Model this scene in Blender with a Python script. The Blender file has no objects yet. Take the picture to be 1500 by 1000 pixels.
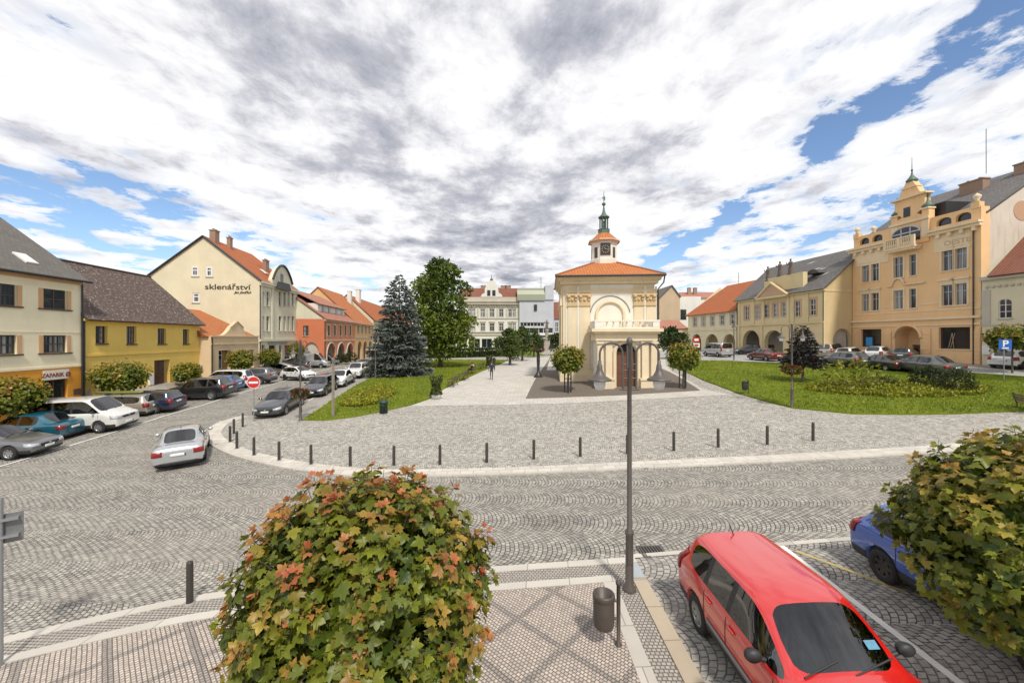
import bpy, bmesh, math, random
import numpy as np
from mathutils import Vector, Matrix, noise
from mathutils.bvhtree import BVHTree
R = math.radians
PI = math.pi
S = bpy.context.scene
COL = S.collection
random.seed(7)
# ---------------------------------------------------------------- measured camera
CAMZ, F, CX, CY = 5.2, 600.0, 750.0, 495.0

def ss(t):
    t = min(1.0, max(0.0, t)); return t*t*(3-2*t)

def g_smooth(x, y):
    x = max(-70, min(75, x)); y = max(0, min(150, y))
    z = 1.2*ss((y-15)/27.0) + 0.008*max(0, y-42)
    z += 0.04*min(x, 45) if x > 0 else 0.025*max(x, -40)
    dl = x+27.15+0.1*y
    z += 1.0*ss((1.5-dl)/1.2)*ss((110-y)/60+0.3)
    return z
_c = {}
def gv(i, j):
    k = (i, j)
    if k not in _c: _c[k] = g_smooth(i*2.0, j*2.0)
    return _c[k]
def gz(x, y):
    i = math.floor(x/2); j = math.floor(y/2); a = x/2-i; b = y/2-j
    return (gv(i, j)*(1-a)+gv(i+1, j)*a)*(1-b)+(gv(i, j+1)*(1-a)+gv(i+1, j+1)*a)*b

def G(px, py):
    """where the sight line of a measured image point meets the ground"""
    u = (px-CX)/F; v = (py-CY)/F
    y = 2.0
    f = lambda y: CAMZ-v*y-gz(u*y, y)
    while f(y) > 0 and y < 190: y += 0.5
    a, b = y-0.5, y
    for _ in range(30):
        m = (a+b)/2
        if f(m) > 0: a = m
        else: b = m
    return Vector((u*a, a, gz(u*a, a)))
def G2(*pts): return [tuple(G(*p)[:2]) for p in pts]
def on(x, y, dz=0): return Vector((x, y, gz(x, y)+dz))

# ---------------------------------------------------------------- object helpers
def tag(o, label=None, cat=None, group=None, kind=None):
    if label: o['label'] = label
    if cat: o['category'] = cat
    if group: o['group'] = group
    if kind: o['kind'] = kind
    return o
def empty(name, loc=(0, 0, 0), rz=0, label=None, cat=None, group=None):
    o = bpy.data.objects.new(name, None); COL.objects.link(o)
    o.empty_display_size = 0.2
    o.location = loc; o.rotation_euler = (0, 0, rz)
    return tag(o, label, cat, group)
def link(name, me, parent=None):
    o = bpy.data.objects.new(name, me); COL.objects.link(o)
    if parent: o.parent = parent
    return o
KIDS = {}
def copy_tree(o, parent=None):
    c = o.copy(); COL.objects.link(c)
    if parent: c.parent = parent
    for ch in o.children: copy_tree(ch, c)
    return c

class MB:
    """collects shapes, builds ONE mesh object"""
    def __init__(s, M=None): s.v = []; s.f = []; s.m = []; s.sm = []; s.M = M; s.uv = {}
    def add(s, vs, fs, m=0, smooth=False, uvs=None):
        o = len(s.v)
        for p in vs:
            p = Vector(p)
            if s.M is not None: p = s.M @ p
            s.v.append(p)
        for k, f in enumerate(fs):
            if uvs: s.uv[len(s.f)] = uvs[k]
            s.f.append([i+o for i in f]); s.m.append(m); s.sm.append(smooth)
        return s
    def box(s, x0, x1, y0, y1, z0, z1, m=0):
        v = [(x0,y0,z0),(x1,y0,z0),(x1,y1,z0),(x0,y1,z0),(x0,y0,z1),(x1,y0,z1),(x1,y1,z1),(x0,y1,z1)]
        return s.add(v, [(0,3,2,1),(4,5,6,7),(0,1,5,4),(1,2,6,5),(2,3,7,6),(3,0,4,7)], m)
    def face(s, pts, m=0, uv=None): return s.add(pts, [list(range(len(pts)))], m, False, [uv] if uv else None)
    def prism(s, poly, y0, y1, m=0):
        """polygon in x,z extruded along y"""
        n = len(poly)
        v = [(x, y0, z) for x, z in poly]+[(x, y1, z) for x, z in poly]
        fs = [list(range(n)), list(range(2*n-1, n-1, -1))]
        for i in range(n):
            j = (i+1) % n; fs.append([j, i, i+n, j+n])
        return s.add(v, fs, m)
    def tube(s, pts, r, n=8, m=0, cap=True, smooth=True):
        pts = [Vector(p) for p in pts]
        rs = r if isinstance(r, (list, tuple)) else [r]*len(pts)
        vs = []; fs = []
        up = None
        for i, p in enumerate(pts):
            d = (pts[min(i+1, len(pts)-1)]-pts[max(i-1, 0)]).normalized()
            if up is None:
                a = Vector((0, 0, 1)) if abs(d.z) < 0.9 else Vector((1, 0, 0))
                up = d.cross(a).normalized()
            up = (up-d*up.dot(d)).normalized()
            w = d.cross(up)
            for k in range(n):
                t = 2*PI*k/n
                vs.append(p+(up*math.cos(t)+w*math.sin(t))*rs[i])
        for i in range(len(pts)-1):
            for k in range(n):
                a = i*n+k; b = i*n+(k+1) % n
                fs.append([a, b, b+n, a+n])
        s.add(vs, fs, m, smooth)
        if cap: s.add(vs, [list(range(n))[::-1], list(range(len(vs)-n, len(vs)))], m, False)
        return s
    def lathe(s, prof, c=(0, 0, 0), n=24, m=0, smooth=True, ax='z', squash=1.0, rot=0.0):
        vs = []; fs = []
        for r, z in prof:
            for k in range(n):
                t = 2*PI*k/n+rot; a = r*math.cos(t); b = r*math.sin(t)*squash
                p = (a, b, z) if ax == 'z' else ((a, z, b) if ax == 'y' else (z, a, b))
                vs.append((p[0]+c[0], p[1]+c[1], p[2]+c[2]))
        for i in range(len(prof)-1):
            for k in range(n):
                a = i*n+k; b = i*n+(k+1) % n
                fs.append([a, b, b+n, a+n] if ax != 'y' else [b, a, a+n, b+n])
        return s.add(vs, fs, m, smooth)
    def roof(s, pts, m=0, thick=0.12):
        """sloped plane polygon with metric UVs (u along eave, v up the slope) and a thickness below"""
        P = [Vector(p) for p in pts]
        n = Vector((0, 0, 0))
        for i in range(len(P)):
            a, b = P[i], P[(i+1) % len(P)]
            n += Vector(((a.y-b.y)*(a.z+b.z), (a.z-b.z)*(a.x+b.x), (a.x-b.x)*(a.y+b.y)))
        n.normalize()
        if n.z < 0: P.reverse(); n = -n
        uax = Vector((0, 0, 1)).cross(n)
        uax = Vector((1, 0, 0)) if uax.length < 1e-4 else uax.normalized()
        vax = n.cross(uax)
        s.add(P, [list(range(len(P)))], m, False, [[(p.dot(uax), p.dot(vax)) for p in P]])
        Q = [p-n*thick for p in P]; k = len(P)
        fs = [list(range(2*k-1, k-1, -1))]
        for i in range(k): fs.append([i, (i+1+0) % k, (i+1) % k+k, i+k][::-1])
        uvs = [[(0, 0)]*len(f) for f in fs]
        return s.add(P+Q, fs, m, False, uvs)
    def build(s, name, mats, parent=None):
        me = bpy.data.meshes.new(name)
        me.from_pydata([tuple(p) for p in s.v], [], s.f)
        if not isinstance(mats, (list, tuple)): mats = [mats]
        for mt in mats: me.materials.append(mt)
        me.polygons.foreach_set('material_index', s.m)
        me.polygons.foreach_set('use_smooth', s.sm)
        if s.uv:
            ul = me.uv_layers.new(name='UVMap').data
            for fi, uv in s.uv.items():
                p = me.polygons[fi]
                for k, li in enumerate(p.loop_indices): ul[li].uv = uv[k]
        me.update()
        return link(name, me, parent)

# ---------------------------------------------------------------- node helpers
class NT:
    def __init__(s, nt): s.nt = nt; s.n = nt.nodes; s.l = nt.links
    def node(s, t, **kw):
        n = s.n.new(t)
        for k, v in kw.items():
            if k == 'ins':
                for i, val in v.items(): s.set(n, i, val)
            else: setattr(n, k, v)
        return n
    def set(s, n, i, val):
        sock = n.inputs[i]
        if hasattr(val, 'links') or isinstance(val, bpy.types.NodeSocket): s.l.new(val, sock)
        else: sock.default_value = val
    def math(s, op, a, b=None, c=None, clamp=False):
        n = s.n.new('ShaderNodeMath'); n.operation = op; n.use_clamp = clamp
        s.set(n, 0, a)
        if b is not None: s.set(n, 1, b)
        if c is not None: s.set(n, 2, c)
        return n.outputs[0]
    def mix(s, fac, a, b, blend='MIX'):
        n = s.n.new('ShaderNodeMix'); n.data_type = 'RGBA'; n.blend_type = blend
        for i, v in ((0, fac), (6, a), (7, b)):
            if isinstance(v, tuple) and len(v) == 3: v = v+(1,)
            s.set(n, i, v)
        return n.outputs[2]
    def ramp(s, fac, stops, interp='LINEAR'):
        n = s.n.new('ShaderNodeValToRGB'); n.color_ramp.interpolation = interp
        e = n.color_ramp.elements
        while len(e) < len(stops): e.new(0.5)
        for k, (p, c) in enumerate(stops):
            e[k].position = p
            e[k].color = (c, c, c, 1) if isinstance(c, (int, float)) else tuple(c)+(1,)
        s.l.new(fac, n.inputs[0]); return n.outputs[0]
    def noise(s, vec, scale, detail=3, rough=0.55, dist=0.0):
        n = s.n.new('ShaderNodeTexNoise')
        if vec is not None: s.l.new(vec, n.inputs['Vector'])
        n.inputs['Scale'].default_value = scale; n.inputs['Detail'].default_value = detail
        n.inputs['Roughness'].default_value = rough; n.inputs['Distortion'].default_value = dist
        return n
    def map(s, vec, rot=(0, 0, 0), sc=(1, 1, 1), loc=(0, 0, 0)):
        n = s.n.new('ShaderNodeMapping'); s.l.new(vec, n.inputs[0])
        n.inputs['Rotation'].default_value = rot; n.inputs['Scale'].default_value = sc; n.inputs['Location'].default_value = loc
        return n.outputs[0]
    def xyz(s, vec):
        n = s.n.new('ShaderNodeSeparateXYZ'); s.l.new(vec, n.inputs[0]); return n.outputs
    def comb(s, x, y, z=0.0):
        n = s.n.new('ShaderNodeCombineXYZ')
        for i, v in enumerate((x, y, z)): s.set(n, i, v)
        return n.outputs[0]
    def bump(s, h, strength=0.3, dist=0.02, normal=None):
        n = s.n.new('ShaderNodeBump'); n.inputs['Strength'].default_value = strength; n.inputs['Distance'].default_value = dist
        s.l.new(h, n.inputs['Height'])
        if normal is not None: s.l.new(normal, n.inputs['Normal'])
        return n.outputs[0]
def newmat(name):
    m = bpy.data.materials.new(name); m.use_nodes = True
    t = NT(m.node_tree)
    b = m.node_tree.nodes['Principled BSDF']
    return m, t, b
def c4(c): return tuple(c)+(1,) if len(c) == 3 else c
def lin(r, g, b):
    f = lambda c: (c/255/12.92) if c/255 <= 0.04045 else ((c/255+0.055)/1.055)**2.4
    return (f(r), f(g), f(b))

_m = {}
def plain(name, col, rough=0.6, metal=0.0, spec=0.5, var=0.12, scale=6.0, bump=0.0, coat=0.0):
    """simple surface with a little procedural unevenness"""
    if name in _m: return _m[name]
    m, t, b = newmat(name)
    tc = t.node('ShaderNodeTexCoord').outputs['Object']
    nz = t.noise(tc, scale, 4)
    t.l.new(t.mix(nz.outputs[0], tuple(c*(1-var) for c in col[:3]), tuple(min(1, c*(1+var)) for c in col[:3])), b.inputs['Base Color'])
    b.inputs['Roughness'].default_value = rough; b.inputs['Metallic'].default_value = metal
    b.inputs['Specular IOR Level'].default_value = spec
    if coat:
        b.inputs['Coat Weight'].default_value = coat; b.inputs['Coat Roughness'].default_value = 0.03
    if bump: t.l.new(t.bump(t.noise(tc, scale*8, 3).outputs[0], bump, 0.01), b.inputs['Normal'])
    _m[name] = m; return m
def plaster(name, col, stain=0.22, dirt=(0.30, 0.27, 0.23)):
    if name in _m: return _m[name]
    m, t, b = newmat(name)
    tc = t.node('ShaderNodeTexCoord').outputs['Object']
    n1 = t.noise(tc, 0.45, 5, 0.6); n2 = t.noise(t.map(tc, sc=(2.2, 2.2, 0.35)), 1.0, 4, 0.6); n3 = t.noise(tc, 22, 3)
    f1 = t.ramp(n1.outputs[0], [(0.35, 0.0), (0.7, 1.0)])
    c = t.mix(f1, tuple(x*0.93 for x in col), tuple(min(1, x*1.06) for x in col))
    f2 = t.ramp(n2.outputs[0], [(0.52, 0.0), (0.8, 1.0)])
    c = t.mix(t.math('MULTIPLY', f2, stain), c, dirt)
    c = t.mix(t.math('MULTIPLY', n3.outputs[0], 0.10), c, tuple(x*0.6 for x in col))
    t.l.new(c, b.inputs['Base Color']); b.inputs['Roughness'].default_value = 0.9
    b.inputs['Specular IOR Level'].default_value = 0.2
    t.l.new(t.bump(n3.outputs[0], 0.25, 0.01), b.inputs['Normal'])
    _m[name] = m; return m
def tiles(name, cols, w=0.22, h=0.30, moss=None, mossamt=0.0, wave=True, mortar=0.35):
    """roof tiles from metric UVs"""
    if name in _m: return _m[name]
    m, t, b = newmat(name)
    uv = t.node('ShaderNodeUVMap').outputs[0]
    br = t.node('ShaderNodeTexBrick')
    t.l.new(uv, br.inputs['Vector'])
    br.inputs['Color1'].default_value = c4(cols[0]); br.inputs['Color2'].default_value = c4(cols[1])
    br.inputs['Mortar'].default_value = c4(tuple(x*mortar for x in cols[0]))
    br.inputs['Scale'].default_value = 1; br.inputs['Mortar Size'].default_value = 0.016
    br.inputs['Mortar Smooth'].default_value = 0.4
    br.inputs['Brick Width'].default_value = w; br.inputs['Row Height'].default_value = h
    br.offset = 0.0 if wave else 0.5
    n1 = t.noise(uv, 0.5, 5, 0.65); n2 = t.noise(uv, 5.0, 3, 0.6)
    c = t.mix(t.ramp(n1.outputs[0], [(0.3, 0.0), (0.75, 0.8)]), br.outputs[0], c4(cols[2]))
    if moss: c = t.mix(t.math('MULTIPLY', t.ramp(n2.outputs[0], [(0.57, 0.0), (0.66, 1.0)]), mossamt), c, c4(moss))
    t.l.new(c, b.inputs['Base Color']); b.inputs['Roughness'].default_value = 0.85
    b.inputs['Specular IOR Level'].default_value = 0.25
    x = t.xyz(uv)
    hh = t.math('FRACT', t.math('DIVIDE', x[1], h))
    hh = t.math('SUBTRACT', 1.0, hh)
    if wave: hh = t.math('ADD', hh, t.math('MULTIPLY', t.math('SINE', t.math('MULTIPLY', x[0], 2*PI/w)), 0.6))
    t.l.new(t.bump(hh, 0.9, 0.03), b.inputs['Normal'])
    _m[name] = m; return m
def cobble(name, W, w, h, ang, cA, cB, joint, jsize=0.014, tint=(0.42, 0.37, 0.31), fan=True, warp=0.02, rr=0.72, diamonds=False, dark=0.25, grain=0.0, wear=0.0):
    """setts laid in segmental arcs (or plain rows) in metres"""
    m, t, b = newmat(name)
    tc = t.node('ShaderNodeTexCoord').outputs['Object']
    wn = t.noise(tc, 1.7, 3); wn2 = t.noise(tc, 9.0, 2)
    off = t.node('ShaderNodeVectorMath', operation='SUBTRACT'); t.l.new(wn.outputs['Color'], off.inputs[0]); off.inputs[1].default_value = (.5, .5, .5)
    off2 = t.node('ShaderNodeVectorMath', operation='SUBTRACT'); t.l.new(wn2.outputs['Color'], off2.inputs[0]); off2.inputs[1].default_value = (.5, .5, .5)
    s1 = t.node('ShaderNodeVectorMath', operation='SCALE'); t.l.new(off.outputs[0], s1.inputs[0]); s1.inputs['Scale'].default_value = warp*4
    s2 = t.node('ShaderNodeVectorMath', operation='SCALE'); t.l.new(off2.outputs[0], s2.inputs[0]); s2.inputs['Scale'].default_value = warp*1.6
    a1 = t.node('ShaderNodeVectorMath', operation='ADD'); t.l.new(tc, a1.inputs[0]); t.l.new(s1.outputs[0], a1.inputs[1])
    a2 = t.node('ShaderNodeVectorMath', operation='ADD'); t.l.new(a1.outputs[0], a2.inputs[0]); t.l.new(s2.outputs[0], a2.inputs[1])
    p = t.map(a2.outputs[0], rot=(0, 0, ang))
    x, y, _ = t.xyz(p)
    if fan:
        q = t.math('DIVIDE', y, W); col = t.math('FLOOR', q)
        tt = t.math('MULTIPLY', t.math('SUBTRACT', t.math('SUBTRACT', q, col), 0.5), W)
        Rr = W*rr
        arc = t.math('MULTIPLY', t.math('ARCSINE', t.math('DIVIDE', tt, Rr)), Rr)
        sx = t.math('SUBTRACT', x, t.math('SQRT', t.math('SUBTRACT', Rr*Rr, t.math('MULTIPLY', tt, tt))))
        sx = t.math('ADD', sx, t.math('MULTIPLY', col, 0.37*h))
        vec = t.comb(t.math('ADD', arc, t.math('MULTIPLY', col, 13.37)), sx)
    else: vec = p
    br = t.node('ShaderNodeTexBrick'); t.l.new(vec, br.inputs['Vector'])
    br.inputs['Color1'].default_value = c4(cA); br.inputs['Color2'].default_value = c4(cB); br.inputs['Mortar'].default_value = c4(joint)
    br.inputs['Scale'].default_value = 1; br.inputs['Mortar Size'].default_value = jsize; br.inputs['Mortar Smooth'].default_value = 0.35
    br.inputs['Brick Width'].default_value = w; br.inputs['Row Height'].default_value = h; br.offset = 0.5
    n1 = t.noise(tc, 0.35, 5, 0.65); n2 = t.noise(tc, 5.0, 3); n3 = t.noise(tc, 40, 3)
    c = t.mix(t.math('MULTIPLY', t.ramp(n2.outputs[0], [(0.45, 0.0), (0.75, 1.0)]), 0.45), br.outputs[0], c4(tint), 'MIX')
    c = t.mix(br.outputs['Fac'], c, c4(joint))
    if diamonds:
        pr = t.map(tc, rot=(0, 0, R(45)))
        dx, dy, _ = t.xyz(pr)
        def ln(v):
            fr = t.math('FRACT', t.math('DIVIDE', v, 1.06))
            return t.math('LESS_THAN', fr, 0.12)
        lm = t.math('MAXIMUM', ln(dx), ln(dy))
        dk = t.mix(br.outputs['Fac'], (0.11, 0.115, 0.12), (0.03, 0.03, 0.03))
        c = t.mix(t.math('MULTIPLY', lm, 0.5), c, dk)
    c = t.mix(t.math('MULTIPLY', t.ramp(n1.outputs[0], [(0.4, 0.0), (0.75, 1.0)]), dark), c, tuple(k*0.5 for k in cA))
    c = t.mix(t.math('MULTIPLY', n3.outputs[0], 0.25), c, tuple(k*0.55 for k in cA))
    if wear:       # re-laid patches, trodden and driven lanes, stains
        w1 = t.noise(t.map(tc, sc=(0.25, 1.1, 1)), 0.8, 4, 0.6); w2 = t.noise(tc, 1.4, 5, 0.7); w3 = t.node('ShaderNodeTexVoronoi'); t.l.new(t.map(tc, sc=(.35, .6, 1)), w3.inputs['Vector']); w3.inputs['Scale'].default_value = 1.0
        c = t.mix(t.math('MULTIPLY', t.ramp(w1.outputs[0], [(0.45, 0.0), (0.7, 1.0)]), wear*.45), c, tuple(k*0.95 for k in cA))
        c = t.mix(t.math('MULTIPLY', t.ramp(w2.outputs[0], [(0.56, 0.0), (0.74, 1.0)]), wear*.8), c, tuple(k*0.4 for k in cB))
        c = t.mix(t.math('MULTIPLY', t.ramp(t.xyz(w3.outputs['Color'])[0], [(0.78, 0.0), (0.8, 1.0)]), wear*.5), c, tuple(k*0.8 for k in tint))
    if grain:      # single setts differ: some pale, some near black
        vo = t.node('ShaderNodeTexVoronoi'); t.l.new(a2.outputs[0], vo.inputs['Vector']); vo.inputs['Scale'].default_value = 8.5
        gs = t.xyz(vo.outputs['Color'])[0]
        c = t.mix(t.math('MULTIPLY', t.ramp(gs, [(0.60, 0.0), (0.95, 1.0)]), grain), c, tuple(k*0.36 for k in cB))
        c = t.mix(t.math('MULTIPLY', t.ramp(gs, [(0.05, 1.0), (0.35, 0.0)]), grain*.7), c, tuple(min(1, k*1.25) for k in cA))
    t.l.new(c, b.inputs['Base Color']); b.inputs['Roughness'].default_value = 0.75
    b.inputs['Specular IOR Level'].default_value = 0.3
    hgt = t.math('ADD', t.math('SUBTRACT', 1.0, br.outputs['Fac']), t.math('MULTIPLY', n3.outputs[0], 0.35))
    t.l.new(t.bump(hgt, 0.7, 0.012), b.inputs['Normal'])
    _m[name] = m; return m
def slabs(name, w, h, ang, col, jsize=0.01, var=0.12):
    m, t, b = newmat(name)
    tc = t.node('ShaderNodeTexCoord').outputs['Object']
    p = t.map(tc, rot=(0, 0, ang))
    br = t.node('ShaderNodeTexBrick'); t.l.new(p, br.inputs['Vector'])
    br.inputs['Color1'].default_value = c4(tuple(c*(1-var) for c in col)); br.inputs['Color2'].default_value = c4(tuple(min(1, c*(1+var)) for c in col))
    br.inputs['Mortar'].default_value = c4(tuple(c*0.45 for c in col)); br.inputs['Scale'].default_value = 1
    br.inputs['Mortar Size'].default_value = jsize; br.inputs['Brick Width'].default_value = w; br.inputs['Row Height'].default_value = h
    n1 = t.noise(tc, 1.2, 5, 0.65); n3 = t.noise(tc, 60, 3)
    c = t.mix(t.math('MULTIPLY', t.ramp(n1.outputs[0], [(0.4, 0.0), (0.8, 1.0)]), 0.35), br.outputs[0], tuple(k*0.6 for k in col))
    c = t.mix(t.math('MULTIPLY', n3.outputs[0], 0.25), c, tuple(k*0.6 for k in col))
    t.l.new(c, b.inputs['Base Color']); b.inputs['Roughness'].default_value = 0.8; b.inputs['Specular IOR Level'].default_value = 0.3
    t.l.new(t.bump(n3.outputs[0], 0.3, 0.004), b.inputs['Normal'])
    return m
def grass_mat(name, ca, cb, cc):
    m, t, b = newmat(name)
    tc = t.node('ShaderNodeTexCoord').outputs['Object']
    n1 = t.noise(tc, 0.25, 4, 0.6); n2 = t.noise(t.map(tc, sc=(1, 2.5, 1)), 3.5, 5, 0.7); n3 = t.noise(tc, 30, 3, 0.7)
    c = t.mix(t.ramp(n1.outputs[0], [(0.3, 0.0), (0.7, 1.0)]), ca, cb)
    c = t.mix(t.math('MULTIPLY', t.ramp(n2.outputs[0], [(0.4, 0.0), (0.72, 1.0)]), 0.6), c, cc)
    c = t.mix(t.math('MULTIPLY', n3.outputs[0], 0.5), c, tuple(k*0.45 for k in ca))
    t.l.new(c, b.inputs['Base Color']); b.inputs['Roughness'].default_value = 0.9; b.inputs['Specular IOR Level'].default_value = 0.1
    t.l.new(t.bump(t.math('ADD', n3.outputs[0], n2.outputs[0]), 0.9, 0.05), b.inputs['Normal'])
    return m
def leafmat(name, trans=0.35, rough=0.42):
    """leaf colour comes from a per-leaf colour attribute (leaf tone by age, with gap shade painted into maple crowns)"""
    m, t, b = newmat(name)
    at = t.node('ShaderNodeAttribute', attribute_name='leaf')
    tc = t.node('ShaderNodeTexCoord').outputs['Object']
    n = t.noise(tc, 25, 2)
    c = t.mix(t.math('MULTIPLY', n.outputs[0], 0.3), at.outputs['Color'], (0.02, 0.03, 0.01), 'MIX')
    t.l.new(c, b.inputs['Base Color']); b.inputs['Roughness'].default_value = rough
    b.inputs['Specular IOR Level'].default_value = 0.35
    tr = t.node('ShaderNodeBsdfTranslucent'); t.l.new(c, tr.inputs['Color'])
    mx = t.node('ShaderNodeMixShader'); mx.inputs[0].default_value = trans
    t.l.new(b.outputs[0], mx.inputs[1]); t.l.new(tr.outputs[0], mx.inputs[2])
    t.l.new(mx.outputs[0], m.node_tree.nodes['Material Output'].inputs['Surface'])
    return m
# ---------------------------------------------------------------- camera, sun, sky
cam = bpy.data.cameras.new('camera'); co = bpy.data.objects.new('camera', cam); COL.objects.link(co)
cam.sensor_width = 36; cam.lens = 36*F/1500; cam.clip_end = 3000; cam.clip_start = 0.05
cam.shift_y = (CY-500)/1500
co.location = (0, 0, CAMZ); co.rotation_euler = (R(90), 0, 0)
S.camera = co
SUN_EL, SUN_AZ = R(52), R(162)      # azimuth clockwise from +Y
sd = bpy.data.lights.new('sun', 'SUN'); sd.energy = 2.6; sd.angle = R(6); sd.color = (1, 0.95, 0.86)
so = bpy.data.objects.new('sun', sd); COL.objects.link(so)
dirv = Vector((math.sin(SUN_AZ)*math.cos(SUN_EL), math.cos(SUN_AZ)*math.cos(SUN_EL), math.sin(SUN_EL)))
so.rotation_euler = dirv.to_track_quat('Z', 'Y').to_euler(); so.location = dirv*80
S.view_settings.view_transform = 'Standard'; S.view_settings.look = 'None'; S.view_settings.gamma = 1
S.view_settings.exposure = 0.47

w = bpy.data.worlds.new('World'); S.world = w; w.use_nodes = True
t = NT(w.node_tree); t.n.clear()
out = t.node('ShaderNodeOutputWorld')
sky = t.node('ShaderNodeTexSky', sky_type='NISHITA', sun_disc=False)
sky.sun_elevation = SUN_EL; sky.sun_rotation = SUN_AZ; sky.altitude = 300; sky.dust_density = 0.25; sky.ozone_density = 3.5
bsky = t.node('ShaderNodeBackground'); t.l.new(sky.outputs[0], bsky.inputs[0]); bsky.inputs[1].default_value = 0.12
tc = t.node('ShaderNodeTexCoord').outputs['Generated']
dx, dy, dz = t.xyz(tc)
zc = t.math('ADD', t.math('MAXIMUM', dz, 0.0), 0.075)
P = t.comb(t.math('DIVIDE', dx, zc), t.math('DIVIDE', dy, zc))     # cloud deck seen in perspective
px_, py_, _ = t.xyz(P)
Pr = t.map(P, rot=(0, 0, R(-14)), sc=(1.0, 0.78, 1.0))
nA = t.noise(Pr, 0.62, 2, 0.5, 0.3).outputs[0]            # large banks
nB = t.noise(Pr, 3.6, 12, 0.69, 0.2).outputs[0]           # puffs
vw = t.node('ShaderNodeVectorMath', operation='ADD'); t.l.new(Pr, vw.inputs[0])
vs_ = t.node('ShaderNodeVectorMath', operation='SCALE'); t.l.new(t.noise(Pr, 3.0, 4, 0.6).outputs['Color'], vs_.inputs[0]); vs_.inputs['Scale'].default_value = 0.42; t.l.new(vs_.outputs[0], vw.inputs[1])
vo = t.node('ShaderNodeTexVoronoi', feature='SMOOTH_F1'); t.l.new(vw.outputs[0], vo.inputs['Vector']); vo.inputs['Scale'].default_value = 3.6; vo.inputs['Smoothness'].default_value = 0.45
nV = t.math('SUBTRACT', 0.62, vo.outputs['Distance'])        # rounded heads of the small clouds
nC = t.noise(t.map(P, loc=(5.3, 2.1, 0)), 1.05, 8, 0.56, 0.35).outputs[0]   # grey bases
nW = t.noise(t.map(P, loc=(1.3, 7.7, 0)), 0.9, 5, 0.6).outputs[0]
# gap bias: a long tear on the right, loose streaks on the left
xr = t.math('ADD', t.math('SUBTRACT', px_, 1.36), t.math('MULTIPLY', t.math('SUBTRACT', nW, 0.5), 0.55))
tear = t.math('EXPONENT', t.math('MULTIPLY', t.math('MULTIPLY', xr, xr), -52.0))
tear2 = t.math('EXPONENT', t.math('MULTIPLY', t.math('POWER', t.math('SUBTRACT', xr, 0.75), 2.0), -9.0))
left = t.node('ShaderNodeMapRange', interpolation_type='SMOOTHSTEP'); t.l.new(px_, left.inputs[0])
left.inputs[1].default_value = -1.2; left.inputs[2].default_value = -2.3; left.inputs[3].default_value = 0; left.inputs[4].default_value = 1
cen = t.math('EXPONENT', t.math('MULTIPLY', t.math('POWER', t.math('ADD', px_, 0.2), 2.0), -1.1))
dens = t.math('ADD', t.math('ADD', t.math('MULTIPLY', nA, 0.5), 0.14), t.math('ADD', t.math('MULTIPLY', nB, 0.72), t.math('MULTIPLY', nV, 0.36)))
dens = t.math('SUBTRACT', dens, t.math('MULTIPLY', tear, 0.26))
dens = t.math('SUBTRACT', dens, t.math('MULTIPLY', tear2, 0.11))
dens = t.math('SUBTRACT', dens, t.math('MULTIPLY', left.outputs[0], 0.095))
dens = t.math('ADD', dens, t.math('MULTIPLY', cen, 0.22))
mask = t.ramp(dens, [(0.61, 0.0), (0.66, 0.7), (0.76, 1.0)])
g1 = t.math('ADD', t.math('MULTIPLY', nC, 0.62), t.math('MULTIPLY', nB, 0.76))
g1 = t.math('SUBTRACT', t.math('ADD', g1, t.math('MULTIPLY', cen, 0.15)), t.math('MULTIPLY', nV, 0.22))
hz = t.math('MULTIPLY', t.math('SUBTRACT', 1.0, t.math('MINIMUM', t.math('MULTIPLY', dz, 2.6), 1.0)), 0.05)
g1 = t.math('SUBTRACT', g1, hz)
ccol = t.ramp(g1, [(0.65, (0.98, 0.98, 0.99)), (0.735, (0.83, 0.83, 0.86)), (0.84, (0.54, 0.545, 0.60)), (0.98, (0.30, 0.33, 0.39))])
bcl = t.node('ShaderNodeBackground'); t.l.new(ccol, bcl.inputs[0]); bcl.inputs[1].default_value = 0.78
mx = t.node('ShaderNodeMixShader'); t.l.new(mask, mx.inputs[0]); t.l.new(bsky.outputs[0], mx.inputs[1]); t.l.new(bcl.outputs[0], mx.inputs[2])
t.l.new(mx.outputs[0], out.inputs['Surface'])

# ---------------------------------------------------------------- ground
def sheet(name, poly, off, mt, skirt=0.0, kind='structure', step=2.0, quads=None):
    bm = bmesh.new()
    vs = [bm.verts.new((x, y, 0)) for x, y in poly]
    fl = [bm.faces.new([vs[i] for i in q]) for q in quads] if quads else [bm.faces.new(vs)]
    bmesh.ops.triangulate(bm, faces=fl)
    xs = [p[0] for p in poly]; ys = [p[1] for p in poly]
    for ax, (a, b) in enumerate(((min(xs), max(xs)), (min(ys), max(ys)))):
        k = math.floor(a/step)+1
        while k*step < b:
            c = (k*step, 0, 0) if ax == 0 else (0, k*step, 0); n = (1, 0, 0) if ax == 0 else (0, 1, 0)
            bmesh.ops.bisect_plane(bm, geom=bm.verts[:]+bm.edges[:]+bm.faces[:], plane_co=c, plane_no=n, dist=1e-5)
            k += 1
    bmesh.ops.remove_doubles(bm, verts=bm.verts, dist=1e-4)
    for v in bm.verts: v.co.z = gz(v.co.x, v.co.y)+off
    bmesh.ops.recalc_face_normals(bm, faces=bm.faces)
    for f in bm.faces:
        if f.normal.z < 0: f.normal_flip()
    if skirt:
        be = [e for e in bm.edges if e.is_boundary]
        r = bmesh.ops.extrude_edge_only(bm, edges=be)
        for v in r['geom']:
            if isinstance(v, bmesh.types.BMVert): v.co.z -= skirt
    me = bpy.data.meshes.new(name); bm.to_mesh(me); bm.free(); me.materials.append(mt)
    o = link(name, me); o['kind'] = kind
    return o
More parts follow.
